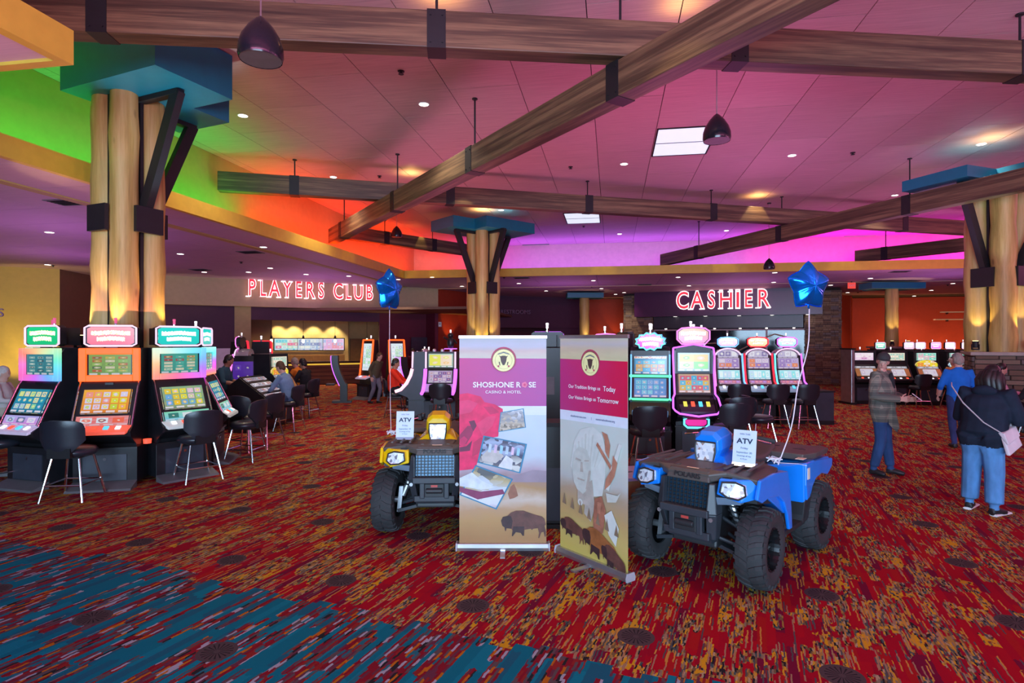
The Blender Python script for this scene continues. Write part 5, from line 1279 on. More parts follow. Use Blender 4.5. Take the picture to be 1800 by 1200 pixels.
# the others
person('man in bright blue shirt and grey cap walking near the stone plinth', (8.22, 10.9), 165,
    stand(1.72, knL=(-.10, -.10, .49), anL=(-.10, -.02, .12), toeL=(-.11, -.14, .05), anR=(.10, .10, .09), toeR=(.11, -.03, .042), elL=(-.27, -.02, 1.12), wrL=(-.24, -.22, .98), elR=(.28, 0, 1.12), wrR=(.25, -.18, .94)),
    dict(skin=SKIN, top=cloth('blue_shirt', (.015, .16, .62), .08), legs=jeans('indigo_jeans', (.03, .05, .17)), shoes=SHOE, long=0), vox=.016, fat=1.12, hair=(GREYH, 'short'), cap=pm('grey_cap', (.16, .15, .17), .8))
TANV = cloth('tan_vest', (.55, .30, .11), .1)
person('white capped man in tan vest seated at the icy blue far slot machine', (12.95, 17.3), 180, sit(.60, .06), dict(skin=SKIN, top=TANV, legs=jeans('pale_jeans', (.22, .27, .38)), shoes=SHOE), fat=1.1, hair=(WHITEH, 'short'), cap=pm('white_cap', (.72, .70, .72), .8))
person('brown haired woman in black seated at right edge of the picture', (9.6, 10.7), 205, sit(.62, .12), dict(skin=SKIN, top=cloth('black_top', (.015, .013, .017)), legs=DARKP, shoes=SHOE), fat=1.05, hair=(pm('auburn_hair', (.07, .025, .012), .5, var=.3, scale=30), 'long'))
person('person in pink seated beyond the woman in dark jacket', (9.75, 11.9), 60, sit(.62, .04), dict(skin=SKIN, top=cloth('pink_shirt', (.62, .35, .48), .1), legs=DARKP, shoes=SHOE), hair=(BLACKH, 'short'))
person('man in denim jacket seated at the slant top slot machine', (-4.92, 13.05), 262, sit(.62, .16, wrL=(-.15, -.52, 1.0), elL=(-.24, -.30, .92), wrR=(.16, -.40, .85)), dict(skin=SKIN, top=cloth('denim_jacket', (.16, .26, .42), .12), legs=jeans('dark_jeans', (.05, .10, .20)), shoes=SHOE), vox=.016, fat=1.1, hair=(BROWNH, 'short'))
person('woman in teal shirt standing at the purple panel slot machine', (-6.42, 13.0), 96, stand(1.66, chest=(0, -.08, 1.24), neck=(0, -.14, 1.41), head=(0, -.19, 1.53), shL=(-.18, -.09, 1.34), shR=(.18, -.09, 1.34), elL=(-.25, -.16, 1.08), wrL=(-.14, -.38, 1.02), elR=(.25, -.16, 1.08), wrR=(.14, -.38, 1.02)), dict(skin=SKIN2, top=cloth('teal_shirt', (.035, .10, .14), .1), legs=DARKP, shoes=SHOE, long=0), fat=1.1, hair=(BLACKH, 'short'))
person('man in red shirt and black trousers seated playing with white edged machine', (-3.05, 15.3), 92, sit(.62, .02, wrL=(-.16, -.52, .80), wrR=(.16, -.55, .82), elL=(-.25, -.22, .92), elR=(.25, -.24, .92)), dict(skin=SKIN2, top=cloth('red_shirt', (.72, .035, .015), .08), legs=DARKP, shoes=GREYT, long=0), vox=.016, fat=1.25, hair=(BLACKH, 'short'))
person('person in dark top and grey trousers walking toward the players club', (-4.30, 18.6), 60, stand(1.62, chest=(0, -.07, 1.20), neck=(0, -.13, 1.36), head=(0, -.18, 1.48), shL=(-.18, -.09, 1.29), shR=(.18, -.09, 1.29), knR=(.10, -.12, .47), anR=(.10, -.02, .09), toeR=(.11, -.14, .042), anL=(-.10, .16, .10), toeL=(-.11, .04, .045)), dict(skin=SKIN, top=cloth('olive_top', (.10, .085, .05), .1), legs=cloth('grey_trousers', (.16, .17, .22), .1), shoes=SHOE), hair=(BROWNH, 'short'))
person('white haired man in white shirt seated at left edge of the picture', (-8.95, 10.45), 105, sit(.62, -.04), dict(skin=SKIN, top=cloth('white_shirt', (.66, .62, .60), .06), legs=cloth('cream_trousers', (.55, .48, .38), .06), shoes=SHOE), fat=1.2, hair=(WHITEH, 'short'))
person('player in black with dark hair seated behind the denim jacket man', (-5.3, 15.2), 255, sit(.62, .06), dict(skin=SKIN2, top=cloth('black_coat', (.02, .02, .025)), legs=DARKP, shoes=SHOE), hair=(BLACKH, 'short'))
person('grey haired player in orange seated at the second slant top machine', (-5.75, 16.0), 262, sit(.62, .1), dict(skin=SKIN, top=cloth('orange_top', (.70, .22, .03), .1), legs=DARKP, shoes=SHOE), hair=(GREYH, 'short'))
person('person in maroon standing far behind near the slate door', (-3.75, 22.4), 10, stand(1.68), dict(skin=SKIN2, top=cloth('maroon_top', (.12, .02, .04), .1), legs=DARKP, shoes=SHOE), hair=(BLACKH, 'short'))
# ------------------------------------------------------------------ quad bikes
def lens_mat():
    if 'lens' in _cache: return _cache['lens']
    m, t, b = newmat('headlight_reflector')
    vo = t.node('ShaderNodeTexVoronoi', feature='F1'); t._set(vo.inputs['Vector'], t.coord()); vo.inputs['Scale'].default_value = 38
    c = t.ramp(t.sep(vo.outputs['Color'])[0], [(0, (.85, .88, .95)), (.45, (.62, .66, .75)), (.68, (.22, .22, .28)), (.8, (.95, .95, 1)), (.93, (.45, .30, .26))], 'CONSTANT')
    t._set(b.inputs['Base Color'], c); b.inputs['Roughness'].default_value = .4; b.inputs['Metallic'].default_value = .2; b.inputs['Coat Weight'].default_value = .15
    _cache['lens'] = m; return m
def atv(label, c, th, paint, steer=0.0):
    o = thing('quad_bike', label, 'quad bike', C(*c), math.radians(th)+A, 'quad bikes on display'); 
    PL = pm('rack_plastic', (.085, .068, .062), .5, bump=.1); DK = pm('chassis_black', (.02, .021, .024), .5); BG = pm('bumper_grey', (.035, .040, .050), .42)
    LENS = lens_mat(); STEEL = pm('cast_steel', (.55, .57, .60), .3, .8)
    # wheels
    tm = MB(); R, Wd = .318, .115; n = 36
    prof = [(.17, -Wd*.80), (.20, -Wd*.95), (.255, -Wd*1.0), (.292, -Wd*.88), (.306, -Wd*.5), (.308, 0), (.306, Wd*.5), (.292, Wd*.88), (.255, Wd*1.0), (.20, Wd*.95), (.17, Wd*.80)]
    tm.lathe(prof, (0, 0, 0), 40, 'X', cap=False)
    nl = 22
    for i in range(nl):
        for s in (-1, 1):
            a0 = 2*PI*(i+(.5 if s > 0 else 0))/nl
            pts = [(s*Wd*.04, a0-.03, .305), (s*Wd*.50, a0+.06, .304), (s*Wd*.90, a0+.10, .290), (s*Wd*1.0, a0+.10, .262)]
            for k in range(3):
                (xa, aa, ra), (xb, ab, rb) = pts[k], pts[k+1]; h = .014; da = .052
                v = []
                for rr_ in (0, h):
                    for x, a, r in ((xa, aa-da, ra), (xb, ab-da, rb), (xb, ab+da, rb), (xa, aa+da, ra)):
                        v.append((x+(s*.006 if k == 2 and rr_ else 0), (r+rr_)*math.sin(a), (r+rr_)*math.cos(a)))
                tm.hexa(v)
    tme = tm.mesh('wheel'); smooth(tme, 30)
    rim = MB(); rim.lathe([(.172, -.10), (.172, .095), (.160, .10), (.152, .06), (.145, .015), (.05, .0), (.045, .02), (.0, .022)], (0, 0, 0), 32, 'X', cap=False)
    for i in range(8):
        a = 2*PI*i/8; rim.box((.03, .10*math.sin(a), .10*math.cos(a)), (.03, .030, .09), Matrix.Rotation(-a, 3, 'X'))
    for i in range(24):
        a = 2*PI*i/24; rim.lathe([(.006, .098), (.006, .104)], (0, .163*math.sin(a), .163*math.cos(a)), 6, 'X')
    rme = rim.mesh('rim')
    first = True
    for sx, y in ((-1, -.64), (1, -.64), (-1, .64), (1, .64)):
        wh = part('wheel', tme if first else tme, [] if not first else RUBBER, o, (sx*.49, y, R), (0, 0, (PI if sx < 0 else 0)+(steer if y < 0 else 0)))
        part('rim', rme, [] if not first else pm('rim_black', (.012, .012, .014), .22, .3), wh, sm=None)
        part('hub_cap', MB().lathe([(.040, .02), (.036, .05), (.0, .055)], n=14, axis='X', cap=False), CHROME if False else BLACK, wh)
        first = False
    rmo = tme
    # chassis, floor, skid plate
    part('chassis', MB().hexa([(-.20,-.80,.27),(.20,-.80,.27),(.20,.80,.30),(-.20,.80,.30),(-.18,-.70,.62),(.18,-.70,.62),(.20,.80,.66),(-.20,.80,.66)]).box((0,.05,.50),(.36,.5,.36)), DK, o, bevel=.02)
    part('skid_plate', MB().hexa([(-.19,-.86,.33),(.19,-.86,.33),(.21,.60,.24),(-.21,.60,.24),(-.19,-.88,.36),(.19,-.88,.36),(.21,.60,.27),(-.21,.60,.27)]), BG, o)
    for s in (-1, 1):
        part('footwell', MB().hexa([(s*.20,-.26,.30),(s*.52,-.22,.30),(s*.52,.34,.30),(s*.20,.34,.30),(s*.20,-.26,.34),(s*.52,-.22,.34),(s*.52,.34,.34),(s*.20,.34,.34)]).hexa([(s*.22,.28,.33),(s*.52,.28,.33),(s*.55,.36,.62),(s*.22,.36,.62),(s*.22,.24,.33),(s*.52,.24,.33),(s*.55,.30,.62),(s*.22,.30,.62)]).hexa([(s*.20,-.30,.33),(s*.50,-.24,.33),(s*.50,-.20,.33),(s*.20,-.22,.33),(s*.20,-.36,.66),(s*.46,-.30,.66),(s*.46,-.26,.66),(s*.20,-.30,.66)]), DK, o)
        for y in (-.64, .64):
            part('suspension_arm', MB().tube([(s*.15, y-.10, .36), (s*.40, y, .27)], .016, 8).tube([(s*.15, y+.10, .36), (s*.40, y, .27)], .016, 8).tube([(s*.16, y, .50), (s*.39, y, .40)], .016, 8).box((s*.28, y, .245), (.24, .13, .03), Matrix.Rotation(s*.25, 3, 'Y')), BG, o)
            sh = part('shock', MB().tube([(s*.20, y+.02, .74), (s*.35, y, .36)], .026, 10), STEEL, o)
            co = [(Vector((s*.21, y+.02, .72)).lerp(Vector((s*.31, y, .47)), k/48)+Vector((.042*math.cos(k*2*PI/8), .042*math.sin(k*2*PI/8), 0))) for k in range(49)]
            part('spring', MB().tube(co, .008, 6), DK, sh)
            part('knuckle', MB().hexa([(s*.37,y-.04,.20),(s*.41,y-.04,.20),(s*.41,y+.04,.20),(s*.37,y+.04,.20),(s*.345,y-.03,.46),(s*.385,y-.03,.46),(s*.385,y+.03,.46),(s*.345,y+.03,.46)]).tube([(s*.38, y, .318), (s*.47, y, .318)], .03, 10), STEEL, o)
    # front bumper and grille
    b = MB()
    for s in (-1, 1):
        b.hexa([(s*.16,-.90,.36),(s*.22,-.86,.36),(s*.22,-.78,.36),(s*.16,-.80,.36),(s*.19,-.97,.58),(s*.26,-.93,.58),(s*.26,-.82,.58),(s*.19,-.84,.58)])
        b.hexa([(s*.19,-.97,.58),(s*.26,-.93,.58),(s*.26,-.82,.58),(s*.19,-.84,.58),(s*.195,-.93,.82),(s*.235,-.91,.82),(s*.235,-.78,.82),(s*.195,-.80,.82)])
    b.box((0,-.95,.585),(.42,.07,.06)).box((0,-.90,.395),(.40,.08,.06)).box((0,-.93,.56),(.44,.03,.03))
    for s in (-1, 1): b.box((s*.12,-.92,.48),(.05,.06,.16))
    part('front_bumper', b, BG, o, bevel=.008)
    g = part('grille', MB().slab((-.19,-.90,.60),(.19,-.90,.60),(.19,-.87,.82),(-.19,-.87,.82),.02), pm('grille_mesh', (.010, .045, .085), .3, .4), o)
    gm = MB()
    for i in range(11): gm.box((-.17+.034*i, -.897+.0, .71), (.006, .014, .22), Matrix.Rotation(-.13, 3, 'X'))
    for i in range(8): gm.box((0, -.905+.0041*i, .613+.029*i), (.37, .012, .006))
    part('grille_bars', gm, DK, g)
    part('winch', MB().box((0,-.90,.48),(.19,.10,.13)).tube([(-.08,-.955,.48),(.08,-.955,.48)], .028, 10), DK, o, bevel=.006)
    part('winch_badge', MB().box((0,-.952,.525),(.065,.004,.022)), pm('badge_red', (.55, .06, .05), .4), o)
    for s in (-1, 1): part('tow_bolt', MB().lathe([(.018, 0), (.014, .02)], (s*.225, -.965, .545), 10, 'Y'), STEEL, o)
    # nose panel with maker's embossed name
    part('nose_panel', MB().hexa([(-.19,-.91,.82),(.19,-.91,.82),(.20,-.70,.80),(-.20,-.70,.80),(-.175,-.88,.905),(.175,-.88,.905),(.20,-.60,.93),(-.20,-.60,.93)]), PL, o, bevel=.012)
    text('maker_name', 'POLARIS', .058, DK, o, (0, -.912, .858), (PI/2-.30, 0, 0), .004, sx=1.05)
    part('nose_sticker', MB().box((.02,-.845,.913),(.10,.022,.003)), pm('sticker_orange', (.85,.50,.30), .5), o)
    # front rack
    rk = MB(); 
    pl = [(-.18,-.90),(.18,-.90),(.30,-.84),(.53,-.80),(.55,-.52),(.50,-.28),(.24,-.22),(.20,-.38),(-.20,-.38),(-.24,-.22),(-.50,-.28),(-.55,-.52),(-.53,-.80),(-.30,-.84)]
    def rz(x, y): return .905+.03*(y+.9)+(-.02 if abs(x) < .2 else 0)-(.03 if abs(x) > .45 else 0)
    n_ = len(pl); up = [(x, y, rz(x, y)) for x, y in pl]; dn = [(x*.97, y*.98, rz(x, y)-.065) for x, y in pl]
    rk.add(up+dn, [tuple(range(n_)), tuple(range(2*n_-1, n_-1, -1))]+[(n_+i, n_+(i+1) % n_, (i+1) % n_, i) for i in range(n_)])
    part('front_rack', rk, PL, o, bevel=.012)
    rb = MB()
    for s in (-1, 1):
        for k in range(3): rb.hexa([(s*(.26+.09*k)-.012,-.78,.925),(s*(.26+.09*k)+.012,-.78,.925),(s*(.25+.08*k)+.012,-.36,.935),(s*(.25+.08*k)-.012,-.36,.935),(s*(.26+.09*k)-.008,-.78,.938),(s*(.26+.09*k)+.008,-.78,.938),(s*(.25+.08*k)+.008,-.36,.948),(s*(.25+.08*k)-.008,-.36,.948)])
        rb.box((s*.13,-.80,.905),(.03,.03,.03)).box((s*.13,-.62,.915),(.04,.10,.02))
    part('rack_ribs', rb, PL, o)
    for s in (-1, 1):
        part('rack_slot', MB().box((s*.31,-.835,.86),(.07,.05,.03)), DK, o)
        # painted headlight corner, fender top and skirt
        part('headlight_cowl', MB().hexa([(s*.25,-.92,.745),(s*.44,-.90,.70),(s*.56,-.76,.74),(s*.25,-.72,.76),(s*.26,-.89,.865),(s*.42,-.86,.875),(s*.555,-.74,.88),(s*.25,-.68,.90)]), paint, o, bevel=.012)
        hl = [(s*.285,-.92,.775),(s*.345,-.918,.742),(s*.425,-.905,.735),(s*.470,-.875,.765),(s*.455,-.865,.835),(s*.395,-.880,.858),(s*.295,-.900,.848)]
        if s < 0: hl = hl[::-1]
        cc = Vector((s*.38,-.86,.80)); hv = [Vector(p) for p in hl]; ho = [v+Vector((s*.006,-.018,0)) for v in hv]
        m = MB(); m.add([tuple(v) for v in ho]+[tuple(v+Vector((0,.05,0))) for v in hv], [tuple(range(7))]+[(i, 7+i, 7+(i+1) % 7, (i+1) % 7) for i in range(7)])
        h_ = part('headlight', m, LENS, o)
        fm = MB(); fm.tube([tuple(v+Vector((0,-.004,0))) for v in ho], .008, 6, closed=True); part('lens_frame', fm, DK, h_)
        sk = [(-.86,.74),(-.76,.70),(-.62,.715),(-.42,.69),(-.30,.62),(-.22,.50),(-.17,.36),(-.10,.36),(-.12,.55),(-.16,.72),(-.20,.86),(-.50,.89),(-.80,.88)]
        part('front_fender', MB().prism(sk, (s*.555 if s > 0 else -.525, 0, 0), (0,1,0), (0,0,1), .03).hexa([(s*.18,-.62,.78),(s*.54,-.72,.76),(s*.54,-.20,.72),(s*.18,-.24,.74),(s*.18,-.62,.87),(s*.54,-.76,.875),(s*.54,-.20,.86),(s*.18,-.24,.87)]).hexa([(s*.40,-.62,.725),(s*.53,-.62,.715),(s*.53,-.22,.50),(s*.40,-.24,.52),(s*.40,-.62,.76),(s*.53,-.62,.76),(s*.53,-.17,.76),(s*.40,-.20,.76)]), paint, o, bevel=.01)
        part('inner_arch', MB().hexa([(s*.22,-.80,.68),(s*.52,-.78,.69),(s*.51,-.26,.60),(s*.22,-.28,.60),(s*.22,-.82,.76),(s*.52,-.78,.74),(s*.51,-.22,.70),(s*.22,-.24,.72)]), DK, o)
        part('bumper_wing', MB().hexa([(s*.24,-.90,.66),(s*.42,-.86,.68),(s*.42,-.80,.68),(s*.24,-.80,.66),(s*.24,-.91,.72),(s*.43,-.875,.73),(s*.43,-.80,.73),(s*.24,-.80,.72)]), pm('wing_blue', tuple(v*.35+.02 for v in (.35,.5,.7)), .4) if s else DK, o)
        # side cover, rear fender
        part('side_cover', MB().hexa([(s*.17,-.24,.42),(s*.24,-.22,.42),(s*.26,.40,.46),(s*.17,.40,.46),(s*.15,-.30,.86),(s*.21,-.28,.86),(s*.22,.34,.80),(s*.15,.34,.80)]), PL, o, bevel=.015)
        rf = [(.25,.86),(.24,.66),(.27,.52),(.36,.54),(.42,.62),(.52,.68),(.70,.70),(.88,.66),(1.02,.72),(1.03,.80),(.60,.84)]
        part('rear_fender', MB().prism(rf, (s*.56 if s > 0 else -.53, 0, 0), (0,1,0), (0,0,1), .03).hexa([(s*.18,.20,.70),(s*.545,.24,.66),(s*.545,1.00,.72),(s*.18,1.00,.74),(s*.18,.20,.80),(s*.54,.26,.86),(s*.54,.98,.82),(s*.18,1.0,.82)]).hexa([(s*.30,.22,.50),(s*.545,.24,.50),(s*.555,.42,.62),(s*.30,.42,.62),(s*.22,.20,.78),(s*.545,.23,.86),(s*.56,.48,.86),(s*.22,.48,.82)]), paint, o, bevel=.012)
        part('rear_flare', MB().hexa([(s*.30,.26,.30),(s*.52,.26,.30),(s*.55,.34,.34),(s*.30,.34,.34),(s*.34,.23,.52),(s*.55,.24,.52),(s*.565,.38,.58),(s*.34,.38,.58)]), DK, o, bevel=.01)
        part('sticker', MB().box((s*.562,.30,.76),(.004,.06,.10)), pm('sticker_white', (.80,.70,.58), .5), o); part('sticker', MB().box((s*.47,.38,.872),(.07,.10,.004)), pm('sticker_white', (.80,.70,.58), .5), o)
        part('tail_lamp', MB().box((s*.40,1.03,.78),(.12,.03,.05)), pm('tail_red', (.5,.02,.02), .2), o)
    # tank, seat, pod, bars
    part('tank_cover', MB().hexa([(-.17,-.42,.74),(.17,-.42,.74),(.17,.02,.70),(-.17,.02,.70),(-.13,-.30,.93),(.13,-.30,.93),(.12,.02,.90),(-.12,.02,.90)]), PL, o, bevel=.02)
    st = []
    for y, w_, z, t_ in ((-.06,.11,.92,.10),(.02,.15,.93,.13),(.20,.19,.91,.14),(.38,.20,.93,.15),(.55,.18,.98,.17),(.64,.15,.97,.14)):
        st.append([(w_*math.copysign(abs(math.cos(2*PI*j/14))**.6, math.cos(2*PI*j/14)), y, z-t_*.5+t_*.5*math.copysign(abs(math.sin(2*PI*j/14))**.7, math.sin(2*PI*j/14))) for j in range(14)])
    part('seat', MB().rings(st), pm('seat_vinyl', (.065, .052, .048), .5, bump=.1), o, sm=50)
    pb = part('pod_base', MB().hexa([(-.21,-.58,.91),(.21,-.58,.91),(.24,-.26,.88),(-.24,-.26,.88),(-.12,-.50,.97),(.12,-.50,.97),(.14,-.28,1.0),(-.14,-.28,1.0)]), paint, o, bevel=.012)
    oc = [(-.075,-.115),(.075,-.115),(.125,-.02),(.120,.075),(.065,.125),(-.065,.125),(-.120,.075),(-.125,-.02)]
    pr = [[(x*k, y, 1.05+z*k+dz) for x, z in oc] for y, k, dz in ((-.56,.84,-.012),(-.52,1.0,0),(-.36,1.05,.02),(-.26,.80,.03))]
    po = part('headlight_pod', MB().rings([r[::-1] for r in pr]), paint, o, bevel=.008)
    ln = [(-.070,-.10),(.070,-.10),(.085,-.02),(.085,.055),(-.085,.055),(-.085,-.02)]
    part('pod_lens', MB().prism(ln, (0,-.580,1.03), (1,0,0), (0,.08,1), .03), LENS, po); part('lens_frame', MB().tube([(x*1.06,-.585+z*.08,1.03+z*1.06) for x, z in ln], .008, 6, closed=True), DK, po)
    part('pod_neck', MB().box((0,-.36,.99),(.16,.14,.12)), DK, o)
    hb = [(-.40,-.10,1.08),(-.28,-.13,1.10),(-.16,-.22,1.10),(-.08,-.26,1.06),(.08,-.26,1.06),(.16,-.22,1.10),(.28,-.13,1.10),(.40,-.10,1.08)]
    h_ = part('handlebar', MB().tube(hb, .013, 8), DK, o)
    for s in (-1, 1):
        part('grip', MB().tube([(s*.27,-.132,1.10),(s*.41,-.098,1.08)], .021, 10), RUBBER, h_)
        part('brake_lever', MB().tube([(s*.24,-.18,1.10),(s*.30,-.20,1.09),(s*.40,-.165,1.07)], .009, 6), CHROME, h_)
        part('switch_box', MB().box((s*.235,-.155,1.105),(.05,.07,.06)).lathe([(.03,.02),(.03,.06)], (s*.20,-.17,1.09), 10), DK, h_, bevel=.006)
    part('gauge', MB().lathe([(.06,0),(.06,.05),(.05,.06)], (0,-.26,1.08), 16), DK, o)
    # rear rack
    rr_ = MB(); rp = [(-.48,.42),(.48,.42),(.54,.60),(.54,.98),(.44,1.06),(.36,.98),(-.36,.98),(-.44,1.06),(-.54,.98),(-.54,.60)]
    n_ = len(rp); rr_.add([(x, y, .905) for x, y in rp]+[(x*.97, y, .845) for x, y in rp], [tuple(range(n_)), tuple(range(2*n_-1, n_-1, -1))]+[(n_+i, n_+(i+1) % n_, (i+1) % n_, i) for i in range(n_)])
    part('rear_rack', rr_, PL, o, bevel=.012)
    part('rack_slot', MB().prism([(-.06,-.05),(.06,-.05),(0,.05)], (.36,.72,.908), (1,0,0), (0,1,0), .004).prism([(-.06,-.05),(.06,-.05),(0,.05)], (-.36,.72,.908), (1,0,0), (0,1,0), .004).box((0,.75,.908),(.3,.04,.004)), DK, o)
    part('rear_carrier', MB().box((0,.8,.78),(.5,.4,.12)), DK, o)
    return o
BLUEP = pm('gloss_blue', (.004, .22, .84), .28, coat=.6, var=.04); YELP = pm('gloss_yellow', (.85, .56, .004), .22, coat=.6, var=.04)
q1 = atv('blue quad bike with a raffle card on its front rack', (2.06, 5.50), -43.6, BLUEP, .06)
q2 = atv('yellow quad bike half hidden behind the pink banner', (-.80, 6.78), 2, YELP, -.12)
def place_on(o, loc, rz=0.0):
    return o.matrix_basis @ Vector(loc), o.rotation_euler.z+rz
PAPER = pm('card_paper', (.62, .72, .86), .5, var=.04); INK = pm('ink_navy', (.02, .035, .09), .6); INK2 = pm('ink_soft', (.16, .22, .36), .6)
def card(label, o, loc, rz):
    p, r = place_on(o, loc, rz); t = thing('raffle_card', label, 'card', p, r, 'cards in clear stands on the quad bikes')
    w_, h_ = .185, .265
    part('sheet', MB().slab((-w_/2, 0, .02), (w_/2, 0, .02), (w_/2, .05, .02+h_), (-w_/2, .05, .02+h_), .004), PAPER, t)
    part('clear_foot', MB().hexa([(-w_/2,-.03,0),(w_/2,-.03,0),(w_/2,.09,0),(-w_/2,.09,0),(-w_/2,.0,.022),(w_/2,.0,.022),(w_/2,.05,.022),(-w_/2,.05,.022)]), pm('acrylic', (.35,.45,.62), .1), t)
    def ln(s, z, size, m, sx=1.0, bold=.008): text('print', s, size, m, t, (0, .05*(z-.02)/h_-.003, z), (PI/2-.186, 0, 0), .0006, sx=sx, bold=bold)
    ln('WIN THIS', .252, .019, INK2); ln('ATV', .195, .058, INK, 1.15, .03); ln('Friday', .140, .024, INK2); ln('September 30', .105, .022, INK2); ln('Drawings all day', .078, .017, INK2); ln('6-10 pm', .054, .016, INK2)
    return t
card('white ATV raffle card standing on the blue quad bike', q1, (.33, -.58, .932), .10)
card('white ATV raffle card standing on the yellow quad bike', q2, (-.34, -.60, .932), -.02)
# ------------------------------------------------------------------ foil star balloons
FOIL = pm('blue_foil', (.006, .24, .95), .20, .8, var=.10, scale=5)
def balloon(label, ctr, th, s, tie, wave=.03):
    o = thing('star_balloon', label, 'balloon', ctr, math.radians(th)+A, 'blue foil star balloons on ribbons')
    n = 60; rings = []; K = 9
    def rad(a):
        k = (a*5/(2*PI)) % 1; u = abs(k-.5)*2                      # 1 at the tip, 0 in the notch
        return (.73+.27*u**1.5)*s
    m = MB(); vs = []; fs = []
    for side in (-1, 1):
        for i in range(K+1):
            t = i/K
            for j in range(n):
                a = 2*PI*j/n; r = rad(a)*t
                k = (a*5/(2*PI)) % 1; u = abs(k-.5)*2
                th_ = .40*s*(max(0, 1-t**2.2)**.62)*(1-.20*(1-u)*t)
                th_ += .010*s*math.sin(a*23+t*7)*t*(1-t)*4
                vs.append((r*math.sin(a), side*th_, r*math.cos(a)))
    N = (K+1)*n
    for sd_ in (0, 1):
        for i in range(K):
            for j in range(n):
                q = (sd_*N+i*n+j, sd_*N+i*n+(j+1) % n, sd_*N+(i+1)*n+(j+1) % n, sd_*N+(i+1)*n+j)
                fs.append(q if sd_ else q[::-1])
    m.add(vs, fs); b_ = part('star', m, FOIL, o, sm=70)
    sm_ = MB(); sm_.tube([(rad(2*PI*j/n)*1.015*math.sin(2*PI*j/n), 0, rad(2*PI*j/n)*1.015*math.cos(2*PI*j/n)) for j in range(n)], .006, 4, closed=True, flat=.5)
    part('seam', sm_, FOIL, b_)
    part('neck', MB().tube([(0, 0, -.58*s), (.01, 0, -.70*s), (.0, 0, -.84*s), (.01, 0, -.92*s)], [.06*s, .05*s, .055*s, .02*s], 8, flat=.4), FOIL, o)
    R = Matrix.Rotation(-(math.radians(th)+A), 3, 'Z'); e = R @ (Vector(tie)-Vector(ctr)); st = Vector((.01, 0, -.9*s)); pts = []
    for k in range(15):
        f = k/14; p = st.lerp(e, f); pts.append(p+Vector((wave*math.sin(f*PI)*(1+.4*math.sin(f*9)), 0, 0)))
    part('ribbon', MB().tube(pts, .0055, 5, flat=.35), pm('ribbon_white', (.75, .72, .80), .35), o)
    return o
tie1, _ = place_on(q1, (.52, -.34, .93)); tie2, _ = place_on(q2, (-.52, -.36, .93))
balloon('blue foil star balloon at right, over the blue quad bike', atd(1421, 503, 5.35), 14, .225, tie1, .07)
balloon('blue foil star balloon at left seen turned away, over the yellow quad bike', atd(684, 510, 6.5), 67, .235, tie2, -.01)
for t_, lab, oo, lo in ((tie1, 'tangle of white ribbon tied to the rack of the blue quad bike', q1, (.50, -.36, .94)), (tie2, 'tangle of white ribbon tied to the rack of the yellow quad bike', q2, (-.50, -.40, .94))):
    r_ = random.Random(5); p, rz = place_on(oo, lo); t = MB(); pts = []
    for k in range(26): pts.append((r_.uniform(-.06, .05), r_.uniform(-.05, .05), .004+.05*abs(math.sin(k*1.3))))
    t.tube(pts, .005, 5, flat=.5); t.tube([(0, 0, .01), (.08, .02, .012), (.17, .05, .015), (.24, .02, .014)], .005, 5, flat=.5)
    tag(part('ribbon_tangle', t, pm('ribbon_white', (.75, .72, .80), .35), None, p, rz), lab, 'ribbon')
# ------------------------------------------------------------------ roll-up banners
def grad(name, stops, noise_k=.25, sc_=(2, 1, 7), rough=.55):
    """printed vinyl whose colour changes with height"""
    m, t, b = newmat(name); u, v, _ = uvcoord(t)
    n = t.noise(t.xyz(t.m('MULTIPLY', u, sc_[0]), t.m('MULTIPLY', v, sc_[2]), 1.7), 1.6, 4)
    f = t.m('ADD', v, t.m('MULTIPLY', t.m('SUBTRACT', n, .5), noise_k*.4))
    c = t.ramp(f, stops); c = t.mix(t.m('MULTIPLY', n, noise_k), c, tuple(x*.6 for x in stops[0][1]))
    t._set(b.inputs['Base Color'], c); b.inputs['Roughness'].default_value = rough
    return m
def ink(name, col, var=.15, sc_=14): return pm('ink_'+name, col, .55, var=var, scale=sc_)
def banner(label, p0, p1, w_=.83, h=2.0):
    """p0, p1: left and right ends of the foot (view coordinates)"""
    a, b = C(*p0), C(*p1); d = b-a; c = (a+b)/2
    o = thing('roll_up_banner', label, 'banner', c, math.atan2(d.y, d.x), 'roll-up banners')
    part('base', MB().prism([(-.045,0),(.045,0),(.05,.03),(.035,.065),(-.035,.065),(-.05,.03)], (w_/2+.012,0,0), (0,1,0), (0,0,1), w_+.024), SILVER, o, bevel=.004)
    for s in (-1, 1): part('end_cap', MB().prism([(-.05,0),(.05,0),(.055,.03),(.04,.07),(-.04,.07),(-.055,.03)], (s*(w_/2+.018)+.006,0,0), (0,1,0), (0,0,1), .012), pm('end_grey', (.4,.38,.42), .4), o)
    part('swivel_foot', MB().box((0,-.10,.008),(.045,.28,.014)), SILVER, o)
    part('pole', MB().tube([(0,.03,.06),(0,.03,h-.02)], .011, 8), SILVER, o)
    part('top_rail', MB().box((0,.0,h-.008),(w_+.004,.022,.032)), SILVER, o, bevel=.004)
    return o
def sheet(o, w_, z0, z1, mat, y=-.004, name='print'):
    return part(name, MB().slab((-w_/2,y,z0),(w_/2,y,z0),(w_/2,y,z1),(-w_/2,y,z1),.003), mat, o)
